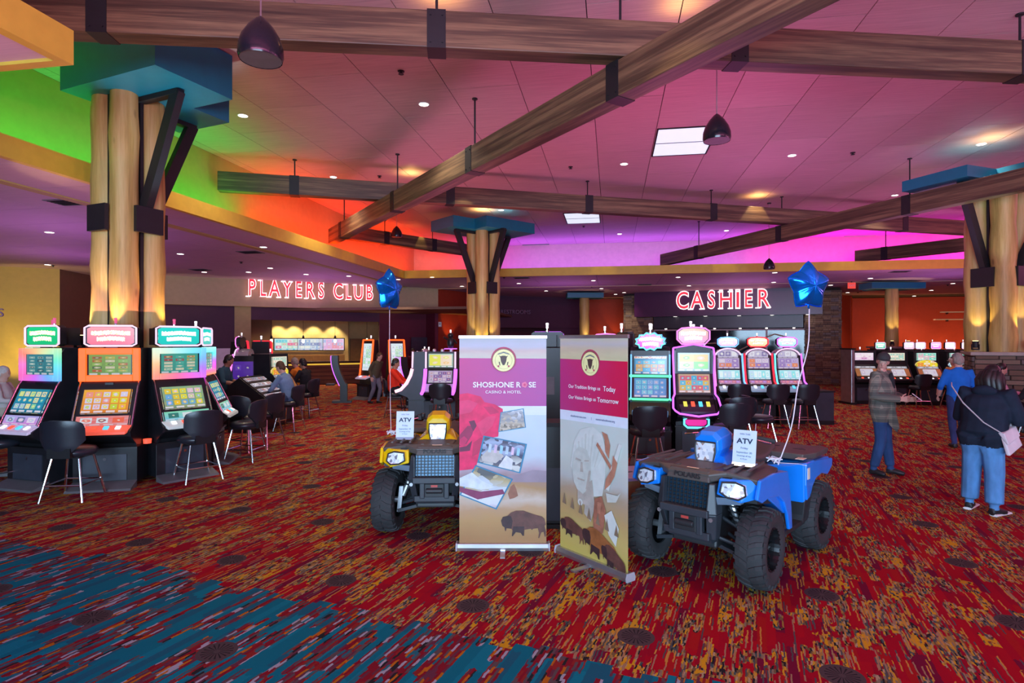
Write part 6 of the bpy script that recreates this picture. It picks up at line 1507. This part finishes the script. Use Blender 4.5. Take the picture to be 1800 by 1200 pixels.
class Art:
    """flat print laid on the vinyl; q() turns the banner's own fractions (0..1 across, 0..1 up) into shapes"""
    def __init__(s, par, w_, z0, z1): s.o, s.w, s.z0, s.z1, s.k = par, w_, z0, z1, 0
    def pt(s, u, v): return ((u-.5)*s.w, s.z0+v*(s.z1-s.z0))
    def q(s, name, pts, mat):
        s.k += 1
        return part(name, MB().prism([s.pt(u, v) for u, v in pts], (0, -.0046-.00035*s.k, 0), (1,0,0), (0,0,1), 0), mat, s.o)
    def disc(s, name, u, v, r, mat, n=28):
        x, z = s.pt(u, v); return s.q(name, [((x+r*math.cos(2*PI*i/n))/s.w+.5, (z+r*math.sin(2*PI*i/n)-s.z0)/(s.z1-s.z0)) for i in range(n)], mat)
    def tx(s, st, u, v, size, mat, **kw):
        s.k += 1; x, z = s.pt(u, v); return text('print_lettering', st, size, mat, s.o, (x, -.0048-.00035*s.k, z), (PI/2, 0, 0), .0002, **{'bold': .012, **kw})
W8 = ink('white', (.80, .76, .80), .05); EMR = ink('emblem_red', (.42, .03, .10)); EMY = ink('emblem_cream', (.80, .78, .36), .06); EMD = ink('emblem_brown', (.07, .04, .035)); TEALI = ink('teal_edge', (.03, .20, .34)); BISON = ink('bison', (.12, .045, .035), .3); BISOND = ink('bison_dark', (.045, .02, .022), .3); BISONR = ink('bison_rust', (.30, .10, .03), .3)
BIS = [(0,.62),(.04,.76),(.14,.80),(.22,.93),(.33,1),(.50,1),(.72,.87),(.91,.78),(.97,.69),(1,.47),(.97,.42),(1,.20),(1.0,.02),(.975,0),(.95,.19),(.90,.17),(.85,-.05),(.83,-.05),(.85,.15),(.82,.33),(.72,.31),(.69,.26),(.66,.31),(.52,.27),(.51,.04),(.48,.04),(.44,.15),(.33,.18),(.26,.02),(.24,.03),(.27,.20),(.23,.31),(.12,.33),(.11,.22),(.09,.22),(.08,.36),(.03,.42),(.01,.55)]
def bison(art, u0, u1, v0, v1, mat, sh=0.0, dark=BISOND):
    art.q('bison', [(u0+(u1-u0)*a, v0+(v1-v0)*b+sh*a) for a, b in BIS], mat)
    hd_ = [(0,.62),(.04,.76),(.14,.80),(.22,.80),(.26,.60),(.23,.31),(.12,.33),(.09,.22),(.08,.36),(.03,.42)]
    art.q('bison_head', [(u0+(u1-u0)*a, v0+(v1-v0)*b+sh*a) for a, b in hd_], dark)
    lg = [(.27,.40),(.52,.40),(.51,.04),(.48,.04),(.44,.15),(.33,.18),(.26,.02),(.24,.03)]
    art.q('bison_legs', [(u0+(u1-u0)*a, v0+(v1-v0)*b+sh*a) for a, b in lg], dark)
def emblem(art, u, v):
    art.disc('emblem_ring', u, v, .118, EMR); art.disc('emblem_ring', u, v-.002, .110, ink('emblem_edge', (.25,.10,.08))); art.disc('emblem_face', u, v-.004, .103, EMY)
    art.disc('emblem_line', u, v-.004, .082, ink('emblem_olive', (.45,.48,.18))); art.disc('emblem_face', u, v-.004, .078, EMY)
    h = [(-.030,.030),(-.044,.040),(-.030,.018),(-.024,-.02),(-.008,-.052),(.008,-.052),(.024,-.02),(.030,.018),(.044,.040),(.030,.030),(.012,.036),(-.012,.036)]
    f = lambda P: [((a)/art.w+u, v+b/(art.z1-art.z0)) for a, b in P]
    art.q('emblem_bison', f(h), EMD); art.q('emblem_arc', f([(-.055,.045),(0,.062),(.055,.045),(.052,.054),(0,.072),(-.052,.054)]), ink('emblem_slate', (.12,.16,.20)))
    for s in (-1, 1):
        art.q('emblem_feather', f([(s*.046,-.02),(s*.040,-.05),(s*.030,-.058),(s*.036,-.022)]), EMD); art.disc('emblem_dot', u+s*.048/art.w, v-.032, .009, EMR, 10)
b1 = banner('left roll-up banner with rose, photographs and one bison', ((806-CX)/F*5.55, 5.55), ((962-CX)/F*5.55, 5.55))
bw, bz0, bz1 = .815, .055, 1.985
sk = sheet(b1, bw, bz0, bz1, grad('banner_left_print', [(0, (.36,.17,.06)), (.10, (.46,.27,.10)), (.17, (.50,.30,.16)), (.22, (.60,.50,.42)), (.27, (.42,.24,.10)), (.315, (.32,.20,.20)), (.36, (.44,.34,.42)), (.42, (.52,.60,.68)), (.60, (.56,.66,.74)), (1, (.50,.55,.60))]))
ar = Art(sk, bw, bz0, bz1)
def vv(py): return (955-py)/365.0
def uu(px): return (px-807.5)/153.5
ar.q('print_block', [(0, vv(626)), (1, vv(627)), (1, vv(592)), (0, vv(592))], grad('banner_sky', [(0, (.62,.62,.50)), (.4, (.60,.45,.42)), (.6, (.48,.50,.60)), (1, (.42,.48,.55))], .5, (3, 1, 3)))
def hgrad(name, c0, c1):
    m, t, b = newmat(name); u, v, _ = uvcoord(t); n = t.noise(t.xyz(t.m('MULTIPLY', u, 3), t.m('MULTIPLY', v, 4), 0), 1.5, 3)
    c = t.mix(t.m('ADD', t.m('MULTIPLY', u, .8), t.m('MULTIPLY', n, .3)), c0, c1); t._set(b.inputs['Base Color'], c); b.inputs['Roughness'].default_value = .5; return m
ar.q('print_block', [(0, vv(711)), (1, vv(711)), (1, vv(627)), (0, vv(626))], hgrad('banner_magenta', (.52,.03,.20), (.38,.05,.28)))
ar.q('print_block', [(.37, vv(727)), (1, vv(727)), (1, vv(711)), (.30, vv(711))], ink('banner_white', (.66,.70,.78), .04))
ar.q('print_hills', [(0,vv(845)),(1,vv(846)),(1,vv(826)),(.84,vv(824)),(.7,vv(831)),(.5,vv(836)),(.3,vv(833)),(0,vv(838))], ink('hills', (.30,.22,.27), .15, 5))
ar.q('print_tree', [(uu(896),vv(876)),(uu(904),vv(874)),(uu(911),vv(870)),(uu(908),vv(858)),(uu(904),vv(849)),(uu(898),vv(853)),(uu(893),vv(866))], ink('tree_rust', (.30,.12,.07)))
rose = [(807.5,690),(822,688),(845,694),(852,704),(870,708),(884,716),(885,735),(878,748),(876,765),(858,768),(850,780),(842,800),(836,822),(820,824),(807.5,825)]
ar.q('print_rose', [(uu(x), vv(y)) for x, y in rose], ink('rose', (.72,.008,.10), .25, 9))
for pts, c_ in (([(808,762),(822,746),(834,746),(830,762),(820,778),(808,782)], (.30,.008,.07)), ([(824,738),(834,736),(838,746),(832,756)], (.14,.01,.05)), ([(808,770),(816,764),(822,770),(816,782),(808,780)], (.55,.01,.10)), ([(808,784),(820,782),(830,772),(826,790),(808,792)], (.14,.01,.05)),
                ([(838,742),(856,730),(872,728),(866,746),(848,764)], (.72,.03,.13)), ([(808,702),(824,700),(840,706),(828,722),(808,726)], (.72,.03,.14)), ([(832,776),(846,766),(852,774),(840,796),(830,800)], (.50,.01,.08)), ([(850,712),(866,712),(878,722),(862,726)], (.52,.01,.09))):
    ar.q('print_petal', [(uu(x), vv(y)) for x, y in pts], ink('petal_%d' % int(c_[0]*100+c_[2]*1000), c_, .15, 9))
def photo(q, cols, seed):
    P = [(uu(x), vv(y)) for x, y in q]; ar.q('photo_border', P, TEALI)
    cx, cy = sum(p[0] for p in P)/4, sum(p[1] for p in P)/4
    m, t, b = newmat('photo_%d' % seed); u, v, _ = uvcoord(t)
    vo = t.node('ShaderNodeTexVoronoi', feature='F1', distance='MANHATTAN'); t._set(vo.inputs['Vector'], t.xyz(t.m('MULTIPLY', u, 5), t.m('MULTIPLY', v, 6), seed)); vo.inputs['Scale'].default_value = 1
    r, g_, b_ = t.sep(vo.outputs['Color']); c = t.ramp(t.m('ADD', t.m('MULTIPLY', r, .35), t.m('MULTIPLY', v, .65)), [(i/(len(cols)), c) for i, c in enumerate(cols)])
    t._set(b.inputs['Base Color'], c); b.inputs['Roughness'].default_value = .5
    ar.q('photo', [(cx+(x-cx)*.93, cy+(y-cy)*.93) for x, y in P], m)
photo([(876,757),(925,749),(921,715),(880,722)], [(.50,.42,.30),(.12,.09,.07),(.55,.45,.33),(.25,.25,.27),(.60,.60,.62)], 3)
photo([(839,811),(915,830),(927,778),(850,763)], [(.45,.42,.38),(.62,.60,.56),(.14,.12,.13),(.04,.04,.10),(.35,.40,.55),(.06,.05,.09)], 5)
ar.q('photo_detail', [(uu(846),vv(800)),(uu(858),vv(788)),(uu(878),vv(790)),(uu(886),vv(800)),(uu(872),vv(812)),(uu(848),vv(808))], ink('table_beige', (.50,.45,.42)))
ar.q('photo_detail', [(uu(876),vv(818)),(uu(890),vv(798)),(uu(902),vv(806)),(uu(900),vv(823))], ink('stripe_white', (.66,.64,.64)))
for k in range(6): ar.q('photo_detail', [(uu(858+k*10),vv(792-k*.0+k*1.2)),(uu(863+k*10),vv(793+k*1.2)),(uu(865+k*10),vv(779+k*1.4)),(uu(860+k*10),vv(777+k*1.4))], ink('slot_glow_%d' % (k % 3), ((.50,.60,.80),(.65,.45,.60),(.30,.55,.70))[k % 3]))
photo([(807.5,868),(873,894),(902,840),(836,815)], [(.30,.10,.18),(.62,.62,.66),(.66,.68,.74),(.50,.55,.60),(.45,.36,.18),(.10,.10,.10)], 8)
ar.q('photo_detail', [(uu(808),vv(862)),(uu(840),vv(876)),(uu(888),vv(866)),(uu(884),vv(858)),(uu(845),vv(862)),(uu(808),vv(854))], ink('bed_runner', (.22,.03,.10)))
ar.q('photo_detail', [(uu(808),vv(852)),(uu(846),vv(859)),(uu(872),vv(855)),(uu(846),vv(842)),(uu(830),vv(828)),(uu(808),vv(838))], ink('bed_linen', (.62,.66,.74)))
bison(ar, uu(881), uu(960), vv(942), vv(896), BISON)
emblem(ar, uu(885.5), vv(630)+.004)
ar.tx('SHOSHONE R', uu(873.5), vv(673.5), .070, W8, sx=1.03, bold=.022); ar.tx('SE', uu(936), vv(673.5), .070, W8, sx=1.03, bold=.022)
for k in range(5):
    a = 2*PI*k/5; ar.disc('rose_glyph', uu(922.5)+.018*math.cos(a), vv(673)+.0075*math.sin(a), .014, ink('rose_glyph', (.70,.16,.28)), 10)
ar.disc('rose_glyph', uu(922.5), vv(673), .012, ink('rose_glyph_core', (.55,.05,.16)), 10)
ar.tx('CASINO & HOTEL', uu(885), vv(686), .036, W8, sx=1.12, space=1.05)
yb0, yb1 = 5.50, 4.80
b2 = banner('right roll-up banner with portrait, motto and bison herd', ((981-CX)/F*yb0, yb0), ((1110-CX)/F*yb1, yb1))
sk2 = sheet(b2, bw, bz0, bz1, grad('banner_right_print', [(0, (.55,.42,.09)), (.10, (.58,.42,.14)), (.20, (.50,.32,.14)), (.29, (.42,.30,.22)), (.35, (.50,.50,.50)), (.45, (.58,.62,.58)), (.62, (.58,.64,.62)), (1, (.58,.56,.40))]))
ar = Art(sk2, bw, bz0, bz1)
ar.q('print_block', [(0,.90),(1,.897),(1,1),(0,1)], grad('banner_sky_two', [(0, (.62,.60,.34)), (.5, (.60,.50,.36)), (.7, (.50,.48,.50)), (1, (.58,.54,.42))], .5, (3, 1, 3)))
ar.q('print_block', [(0,.658),(1,.658),(1,.897),(0,.90)], hgrad('banner_crimson', (.42,.035,.20), (.62,.005,.05)))
ar.q('print_block', [(0,.612),(1,.612),(1,.658),(0,.658)], ink('banner_white', (.66,.70,.78), .04))
emblem(ar, .475, .885)
ar.tx('Our Tradition Brings us', .385, .772, .044, W8, sx=.93); ar.tx('Today', .755, .773, .060, W8, sx=.92); ar.tx('-', .47, .745, .03, W8); ar.tx('Our Vision Brings us', .355, .722, .044, W8, sx=.93); ar.tx('Tomorrow', .735, .722, .058, W8, sx=.92)
ar.tx('shoshonerose.com', .30, .635, .026, INK2); ar.tx('|', .50, .635, .026, INK2); ar.tx('easternshoshone.org', .70, .635, .026, INK2)
PF = ink('portrait_pale', (.53,.54,.49), .1); PS = ink('portrait_shade', (.43,.38,.33), .15); PR = ink('portrait_rust', (.45,.19,.12), .2); PW = ink('feather_white', (.61,.63,.59), .06)
ar.q('headdress', [(.18,.40),(.24,.52),(.34,.58),(.52,.60),(.66,.57),(.72,.50),(.70,.38),(.66,.30),(.48,.28),(.42,.36),(.30,.34)], PW)
for k in range(9): ar.q('feather', [(.24+.055*k,.50+.02*min(k,8-k)),(.265+.055*k,.505+.02*min(k,8-k)),(.31+.035*k,.42),(.30+.035*k,.42)], PF if k % 2 else ink('feather_grey', (.57,.59,.55), .06))
ar.q('face', [(.22,.37),(.21,.42),(.24,.47),(.32,.50),(.44,.49),(.50,.44),(.50,.36),(.46,.31),(.38,.285),(.29,.30),(.24,.33)], PF)
for pts in ([(.26,.435),(.35,.432),(.35,.440),(.27,.446)], [(.40,.435),(.47,.44),(.47,.446),(.40,.442)], [(.345,.43),(.375,.43),(.385,.385),(.335,.385)], [(.29,.355),(.41,.352),(.40,.345),(.30,.347)], [(.42,.31),(.47,.33),(.50,.40),(.47,.40)], [(.30,.30),(.38,.286),(.45,.31),(.48,.24),(.30,.24)]): ar.q('face_shade', pts, PS)
ar.q('braid', [(.44,.34),(.52,.36),(.56,.24),(.50,.17),(.40,.20)], PS); ar.disc('shell_disc', .34, .245, .030, PW, 14); ar.disc('shell_disc', .34, .245, .016, PS, 12)
for pts, m in (([(.66,.585),(.74,.575),(.78,.53),(.76,.47),(.71,.50),(.70,.55)], PR), ([(.58,.52),(.60,.535),(.82,.43),(.80,.415)], PR), ([(.70,.34),(.90,.545),(.94,.54),(.76,.33)], PW), ([(.82,.49),(.88,.46),(.84,.40),(.78,.36),(.70,.33),(.72,.38),(.80,.43)], PR), ([(.72,.32),(.88,.32),(.93,.34),(.86,.29),(.74,.28)], PF),
               ([(.56,.28),(.66,.30),(.72,.24),(.68,.14),(.58,.10),(.54,.20)], ink('rider_rust', (.34,.13,.08), .3)), ([(.70,.22),(.80,.25),(.90,.18),(.86,.10),(.76,.14)], PW), ([(.54,.20),(.60,.14),(.58,.05),(.55,.06)], ink('rider_rust', (.34,.13,.08), .3)), ([(.60,.27),(.66,.27),(.64,.22),(.60,.22)], PR)): ar.q('print_figure', pts, m)
for k in range(7): ar.q('print_pine', [(.06+.13*k+.0,.22-.012*k),(.09+.13*k,.27-.012*k),(.12+.13*k,.215-.012*k)], ink('pine', (.22,.15,.10)))
bison(ar, .03, .40, .075, .165, BISON, -.02); bison(ar, .38, .88, .035, .165, BISONR, -.045); bison(ar, .66, 1.0, -.0+.01, .115, BISON, -.05)
# ------------------------------------------------------------------ boxes between the quad bikes
o = thing('ballot_box', 'small tan box with lilac lid between right banner and blue quad bike', 'box', C(1.16, 6.15), A+.3)
part('carcass', MB().box((0, 0, .28), (.55, .5, .56)), pm('tan_board', (.40, .24, .10), .6), o, bevel=.006); part('lid', MB().box((0, 0, .575), (.58, .53, .03)), pm('lilac_top', (.34, .27, .48), .5), o)
part('slot', MB().box((0, 0, .592), (.2, .02, .004)), BLACK, o)
o = thing('display_pedestal', 'narrow black pedestal standing in the gap between the two banners', 'pedestal', C(.42, 6.35), A)
part('column', MB().box((0, 0, .55), (.26, .30, 1.02)), BLACK, o, bevel=.006); part('base', MB().box((0, 0, .02), (.34, .38, .04)), BLACK, o); part('top_plate', MB().box((0, 0, 1.08), (.32, .36, .04)), BLACKM, o)
part('front_panel', MB().box((.0, -.152, .35), (.22, .008, .55)), CABBLUE, o)
# ------------------------------------------------------------------ neon signs
def seriffed(o, st, x0, size, face, tube, tube2):
    """channel letters: red face, white tube round the outline, slab serifs"""
    pass
RF = glow('sign_red_face', (.80, .03, .06), 1.0); WT = glow('sign_white_tube', (1, .82, .86), 1.9)
SER = {'P': [(.12,-.5,.34)], 'L': [(.12,-.5,0),(.12,.5,.34)], 'A': [(0,-.5,.36),(.86,-.5,.36)], 'Y': [(.1,.5,.3),(.84,.5,.3),(.46,-.5,.34)], 'E': [], 'R': [(.12,-.5,.3),(.86,-.5,.26)], 'S': [], 'C': [], 'U': [(.12,.5,.34),(.80,.5,.30)], 'B': [], 'H': [(.12,.5,.32),(.12,-.5,.32),(.80,.5,.32),(.80,-.5,.32)], 'I': [(.5,.5,.7),(.5,-.5,.7)]}
ADV = {'P': .72, 'L': .62, 'A': .80, 'Y': .76, 'E': .68, 'R': .80, 'S': .68, 'C': .78, 'U': .80, 'B': .74, 'H': .84, 'I': .36, ' ': .42}
def sign(label, st, p, yaw, height, total_w):
    o = thing('neon_sign', label, 'sign', p, yaw)
    w0 = sum(ADV[c] for c in st); k = total_w/w0; x = -total_w/2; sz = height/.70
    for ch in st:
        if ch == ' ': x += ADV[ch]*k; continue
        cxp = x+ADV[ch]*k/2; sxx = k*ADV[ch]*.88/({'I': .28}.get(ch, .70)*sz)
        sxx = min(sxx, 1.5) if ch != 'I' else 1.0
        l_ = text('letter_face', ch, sz, RF, o, (cxp, -.05, 0), ext=.04, sx=sxx, bold=.026)
        text('letter_tube', ch, sz, WT, o, (cxp, -.115, 0), outline=height*.028, sx=sxx, bold=.026)
        m = MB()
        for fx, fz, ln in SER[ch]:
            px_ = x+ADV[ch]*k*(.06+.88*fx); L = ln*ADV[ch]*k
            part('serif', MB().box((px_, -.10, fz*height*.98), (L, .05, height*.065)), WT, o)
        x += ADV[ch]*k
    return o
t0, t1 = t_at(432, -.12), t_at(658, -.12); tm_ = (t0+t1)/2; fy = A+math.atan2(fd.y, fd.x)
ym = fac(tm_, -.12)[1]
zc = H+(600-511)/F*ym
sign('red and white neon PLAYERS CLUB sign on the tan facade', 'PLAYERS CLUB', C(*fac(tm_, -.02), zc), fy, 28/F*ym, (t1-t0))
t0, t1 = c_at(1187, -.12), c_at(1356, -.12); tm_ = (t0+t1)/2; cyaw = A+math.atan2(hd.y, hd.x); ym = cas(tm_, -.12)[1]
sign('red and white neon CASHIER sign on the dark purple facade', 'CASHIER', C(*cas(tm_, -.02), H+(600-527.5)/F*ym), cyaw, 30/F*ym, (t1-t0))
o = thing('washroom_sign', 'small dim RESTROOMS lettering over the dark entrance', 'sign', C(.18, 32.0, H+(600-548.5)/F*32.0), A+math.atan2(1.7, 5.9))
text('letters', 'RESTROOMS', .30, pm('dim_lilac', (.32, .22, .36), .4), o, (0, -.06, 0), ext=.03)
o = thing('wall_lettering', 'end letter S of a lilac sign on the yellow wall at left edge', 'sign', C((2-CX)/F*18.2, 18.2, H+(600-550)/F*18.2), A+.35)
text('letters', 'S', .36, pm('dim_lilac2', (.42, .30, .52), .4), o, (0, -.02, 0), ext=.03)
# ------------------------------------------------------------------ players club fittings
for px, nm, cols, sd_ in ((505, 'blue and pink', [(.15,.65,.75),(.85,.20,.35),(.55,.75,.55),(.75,.85,.80)], 101), (545.5, 'busy pale blue', [(.35,.50,.75),(.65,.75,.85),(.25,.30,.55),(.80,.85,.80)], 102), (583, 'pink and violet', [(.80,.45,.75),(.85,.35,.45),(.45,.55,.85),(.75,.70,.90)], 103)):
    t_ = t_at(px, B2-.25); y = fac(t_, B2-.25)[1]
    o = thing('wall_screen', 'wall television showing %s picture in the players club' % nm, 'television', C(*fac(t_, B2-.22), H+(600-605)/F*y), fy, 'wall televisions in the players club')
    w_ = 38/F*y*1.16; h_ = 20.5/F*y
    part('screen', MB().slab((-w_/2,-.045,-h_/2),(w_/2,-.045,-h_/2),(w_/2,-.045,h_/2),(-w_/2,-.045,h_/2),.01), screen('tv_%d' % sd_, cols[0], cols[3], 4, 3, cols, 1.5, .47, seed=sd_), o)
    part('casing', MB().box((0, 0, 0), (w_+.05, .07, h_+.05)), BLACK, o)
WOODD = wood_mat('counter_wood', (.10,.05,.02), (.20,.10,.04), (.28,.16,.06), sc_=(.6, 4, 9))
for nm, back, pa, pb_, hh in (('service_counter', 2.3, 478, 660, .98),):
    ta_, tb_ = t_at(pa, back), t_at(pb_, back); L = tb_-ta_
    o = thing(nm, 'long wooden service counter with yellow lit edge in the players club', 'counter', C(*fac((ta_+tb_)/2, back)), fy)
    part('front', MB().box((0, .3, hh/2), (L, .6, hh)), WOODD, o); part('top', MB().box((0, .28, hh+.03), (L+.1, .75, .06)), pm('dark_stone_top', (.05,.035,.025), .2), o)
    part('light_edge', MB().box((0, -.012, hh-.07), (L, .02, .06)), glow('amber_edge', (.85, .55, .06), .9), o)
    for k in range(4): part('groove', MB().box((0, -.004, .2+.18*k), (L, .014, .02)), BLACK, o)
ta_, tb_ = t_at(486, B2-.5), t_at(605, B2-.5)
o = thing('back_cabinets', 'brown back cabinets under the televisions in the players club', 'cabinet', C(*fac((ta_+tb_)/2, B2-.35)), fy)
L = tb_-ta_
part('carcass', MB().box((0, 0, .65), (L, .5, 1.3)), WOODD, o)
for k in range(4): part('door', MB().box((-L/2+L*(k+.5)/4, -.26, .65), (L/4-.04, .03, 1.2)), pm('cabinet_door_brown', (.16,.085,.035), .45), o)
for px, nm in ((533, 'left'), (589, 'middle'), (645, 'right'), (477, 'far left')):
    t_ = t_at(px, 2.6); y = fac(t_, 2.6)[1]
    o = thing('cone_pendant', 'small glowing pendant over the players club counter, %s one' % nm, 'pendant lamp', C(*fac(t_, 2.6), H+(600-(596 if px != 645 else 604))/F*y), 0, 'pendants in the players club')
    part('shade', MB().lathe([(.10, 0), (.07, .18), (.02, .26)] if px == 645 else [(.05, .0), (.05, .12), (.02, .18)], n=12), glow('pendant_glow', (1, .80, .50), 3.5) if px == 645 else BLACK, o)
    part('bulb', MB().ell((0, 0, -.08), (.06, .06, .10), 10, 6), glow('pendant_bulb', (1, .88, .65), 5), o); part('wire', MB().tube([(0, 0, .1), (0, 0, 3.2-o.location.z)], .008, 5), BLACK, o)
t_ = t_at(393, .6); y = fac(t_, .6)[1]
o = thing('white_board', 'pale lilac notice board behind the woman in teal shirt', 'board', C(*fac(t_, .6), H+(600-631)/F*y), fy)
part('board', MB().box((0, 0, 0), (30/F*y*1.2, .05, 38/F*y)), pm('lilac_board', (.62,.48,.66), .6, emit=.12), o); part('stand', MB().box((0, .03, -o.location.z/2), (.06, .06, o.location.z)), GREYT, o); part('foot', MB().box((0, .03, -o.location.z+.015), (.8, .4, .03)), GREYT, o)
# ------------------------------------------------------------------ cashier stone pillars and window frames
def pillar(label, t0_, t1_, dep, back):
    c = C(*cas((t0_+t1_)/2, back)); o = thing('stone_pillar', label, 'pillar', c, cyaw); o['kind'] = 'thing'
    w_ = t1_-t0_; part('core', MB().box((0, dep/2, ZL/2-.01), (w_, dep, ZL-.06)), MORTAR, o); m = MB(); z = 0
    while z < ZL-.15:
        h = rs.uniform(.06, .11)
        for f, L in (('f', w_), ('s', dep), ('t', dep)):
            x = 0
            while x < L-.02:
                l = min(rs.uniform(.18, .45), L-x); d_ = rs.uniform(.02, .06)
                if f == 'f': m.box((-w_/2+x+l/2, -d_/2, z+h/2), (l-.012, d_, h-.012))
                elif f == 's': m.box((-w_/2-d_/2, x+l/2, z+h/2), (d_, l-.012, h-.012))
                else: m.box((w_/2+d_/2, x+l/2, z+h/2), (d_, l-.012, h-.012))
                x += l
        z += h
    so_ = part('stonework', m, STONE2, o); so_['kind'] = 'stuff'
    return o
def stone2():
    m, t, b = newmat('pillar_stone'); p = t.coord(); q = t.vm('FLOOR', t.scale(p, (3.2, 3.2, 11.5)))
    c = t.ramp(t.white(q), [(0, (.30,.19,.11)), (.25, (.42,.29,.17)), (.5, (.22,.15,.11)), (.7, (.46,.33,.20)), (.85, (.30,.26,.24))], 'CONSTANT')
    c = t.mix(t.m('MULTIPLY', t.noise(p, 9, 4), .5), c, (.06,.045,.035)); t._set(b.inputs['Base Color'], c); b.inputs['Roughness'].default_value = .85; return m
STONE2 = stone2()
pillar('stone clad pillar at the right of the cashier window', c_at(1416, .6), c_at(1478, .6), .9, .6)
pillar('stone clad pillar at the left of the cashier window', c_at(1097, .6), c_at(1146, .6), .9, .6)
fm = thing('cashier_window', 'pale metal framed cashier window with dark panes', 'window', C(*cas((c_at(1150,.75)+c_at(1420,.75))/2, .75)), cyaw); L = c_at(1420,.75)-c_at(1150,.75)
PALE = pm('pale_frame', (.50,.44,.46), .4); y = 27.6
part('rail', MB().box((0, 0, 2.52), (L, .06, .07)), PALE, fm); part('rail', MB().box((0, 0, 1.1), (L, .06, .06)), PALE, fm)
for k in range(5): part('mullion', MB().box((-L/2+L*k/4, 0, 1.8), (.09, .06, 1.42)), PALE, fm)
GLS = pm('smoked_glass', (.012, .010, .022), .06)
for k in range(4): part('pane', MB().box((-L/2+L*(k+.5)/4, .01, 1.8), (L/4-.09, .012, 1.36)), GLS, fm)
for k in range(6): part('counter_lamp', MB().box((-L/2+L*(k+.5)/6, -.02, 2.58), (.10, .05, .03)), LAMPW, fm)
br = MB(); 
for xa, za, xb, zb in ((-1.9,2.3,-.9,1.85),(-.9,1.85,.0,1.9),(0,1.9,.5,1.5),(.5,1.5,1.6,2.1),(1.6,2.1,2.1,2.3),(2.1,2.3,3.0,2.05),(.1,1.9,.45,1.3),(-1.5,2.2,-1.2,1.5)):
    br.tube([(xa, -.08, za), (xb, -.08, zb)], .035, 6)
part('antler_trim', br, pm('pale_antler', (.55,.42,.32), .6), fm)
# exit sign, wall plates, shelves
o = thing('exit_sign', 'small red lit exit sign under the low ceiling right of the cashier', 'sign', onz(1497, 494, ZL)-Vector((0, 0, .18)), A); part('face', MB().box((0, 0, 0), (.30, .05, .24)), glow('exit_red', (.9, .08, .06), .8), o); part('stem', MB().box((0, 0, .15), (.04, .04, .08)), GREYT, o); text('letters', 'EXIT', .12, WHITEP, o, (0, -.03, 0), ext=.003)
o = thing('wall_plate', 'small white box on the orange red wall left of the center logs', 'wall box', C((773.5-CX)/F*27.3, 27.3, H-(570-600)/F*27.3), A); part('body', MB().box((0, 0, 0), (.14, .06, .22)), WHITEP, o); part('button', MB().box((0, -.035, .02), (.05, .02, .05)), GREYT, o)
for i, (py) in enumerate((548, 561)):
    c = atd(1700, py, 31.0); o = thing('wall_shelf', 'thin lit ledge on the red right wall, %s of two' % ('upper', 'lower')[i], 'shelf', c, A-.25); part('board', MB().box((0, 0, 0), (3.0-.6*(1-i), .25, .05)), pm('ledge_pale', (.6,.35,.2), .5, emit=.25), o); part('bracket', MB().box((-.9, .05, -.06), (.05, .2, .08)).box((.9, .05, -.06), (.05, .2, .08)), BLACK, o)
# ------------------------------------------------------------------ lettering becomes plain mesh
bpy.context.view_layer.update(); dg = bpy.context.evaluated_depsgraph_get()
for o in [x for x in COL.objects if x.type == 'FONT']:
    me = bpy.data.meshes.new_from_object(o.evaluated_get(dg)); nm = o.name; mats = list(o.data.materials)
    n = bpy.data.objects.new('tmp', me); COL.objects.link(n); n.parent = o.parent; n.location = o.location; n.rotation_euler = o.rotation_euler; n.scale = o.scale
    bpy.data.objects.remove(o); n.name = nm
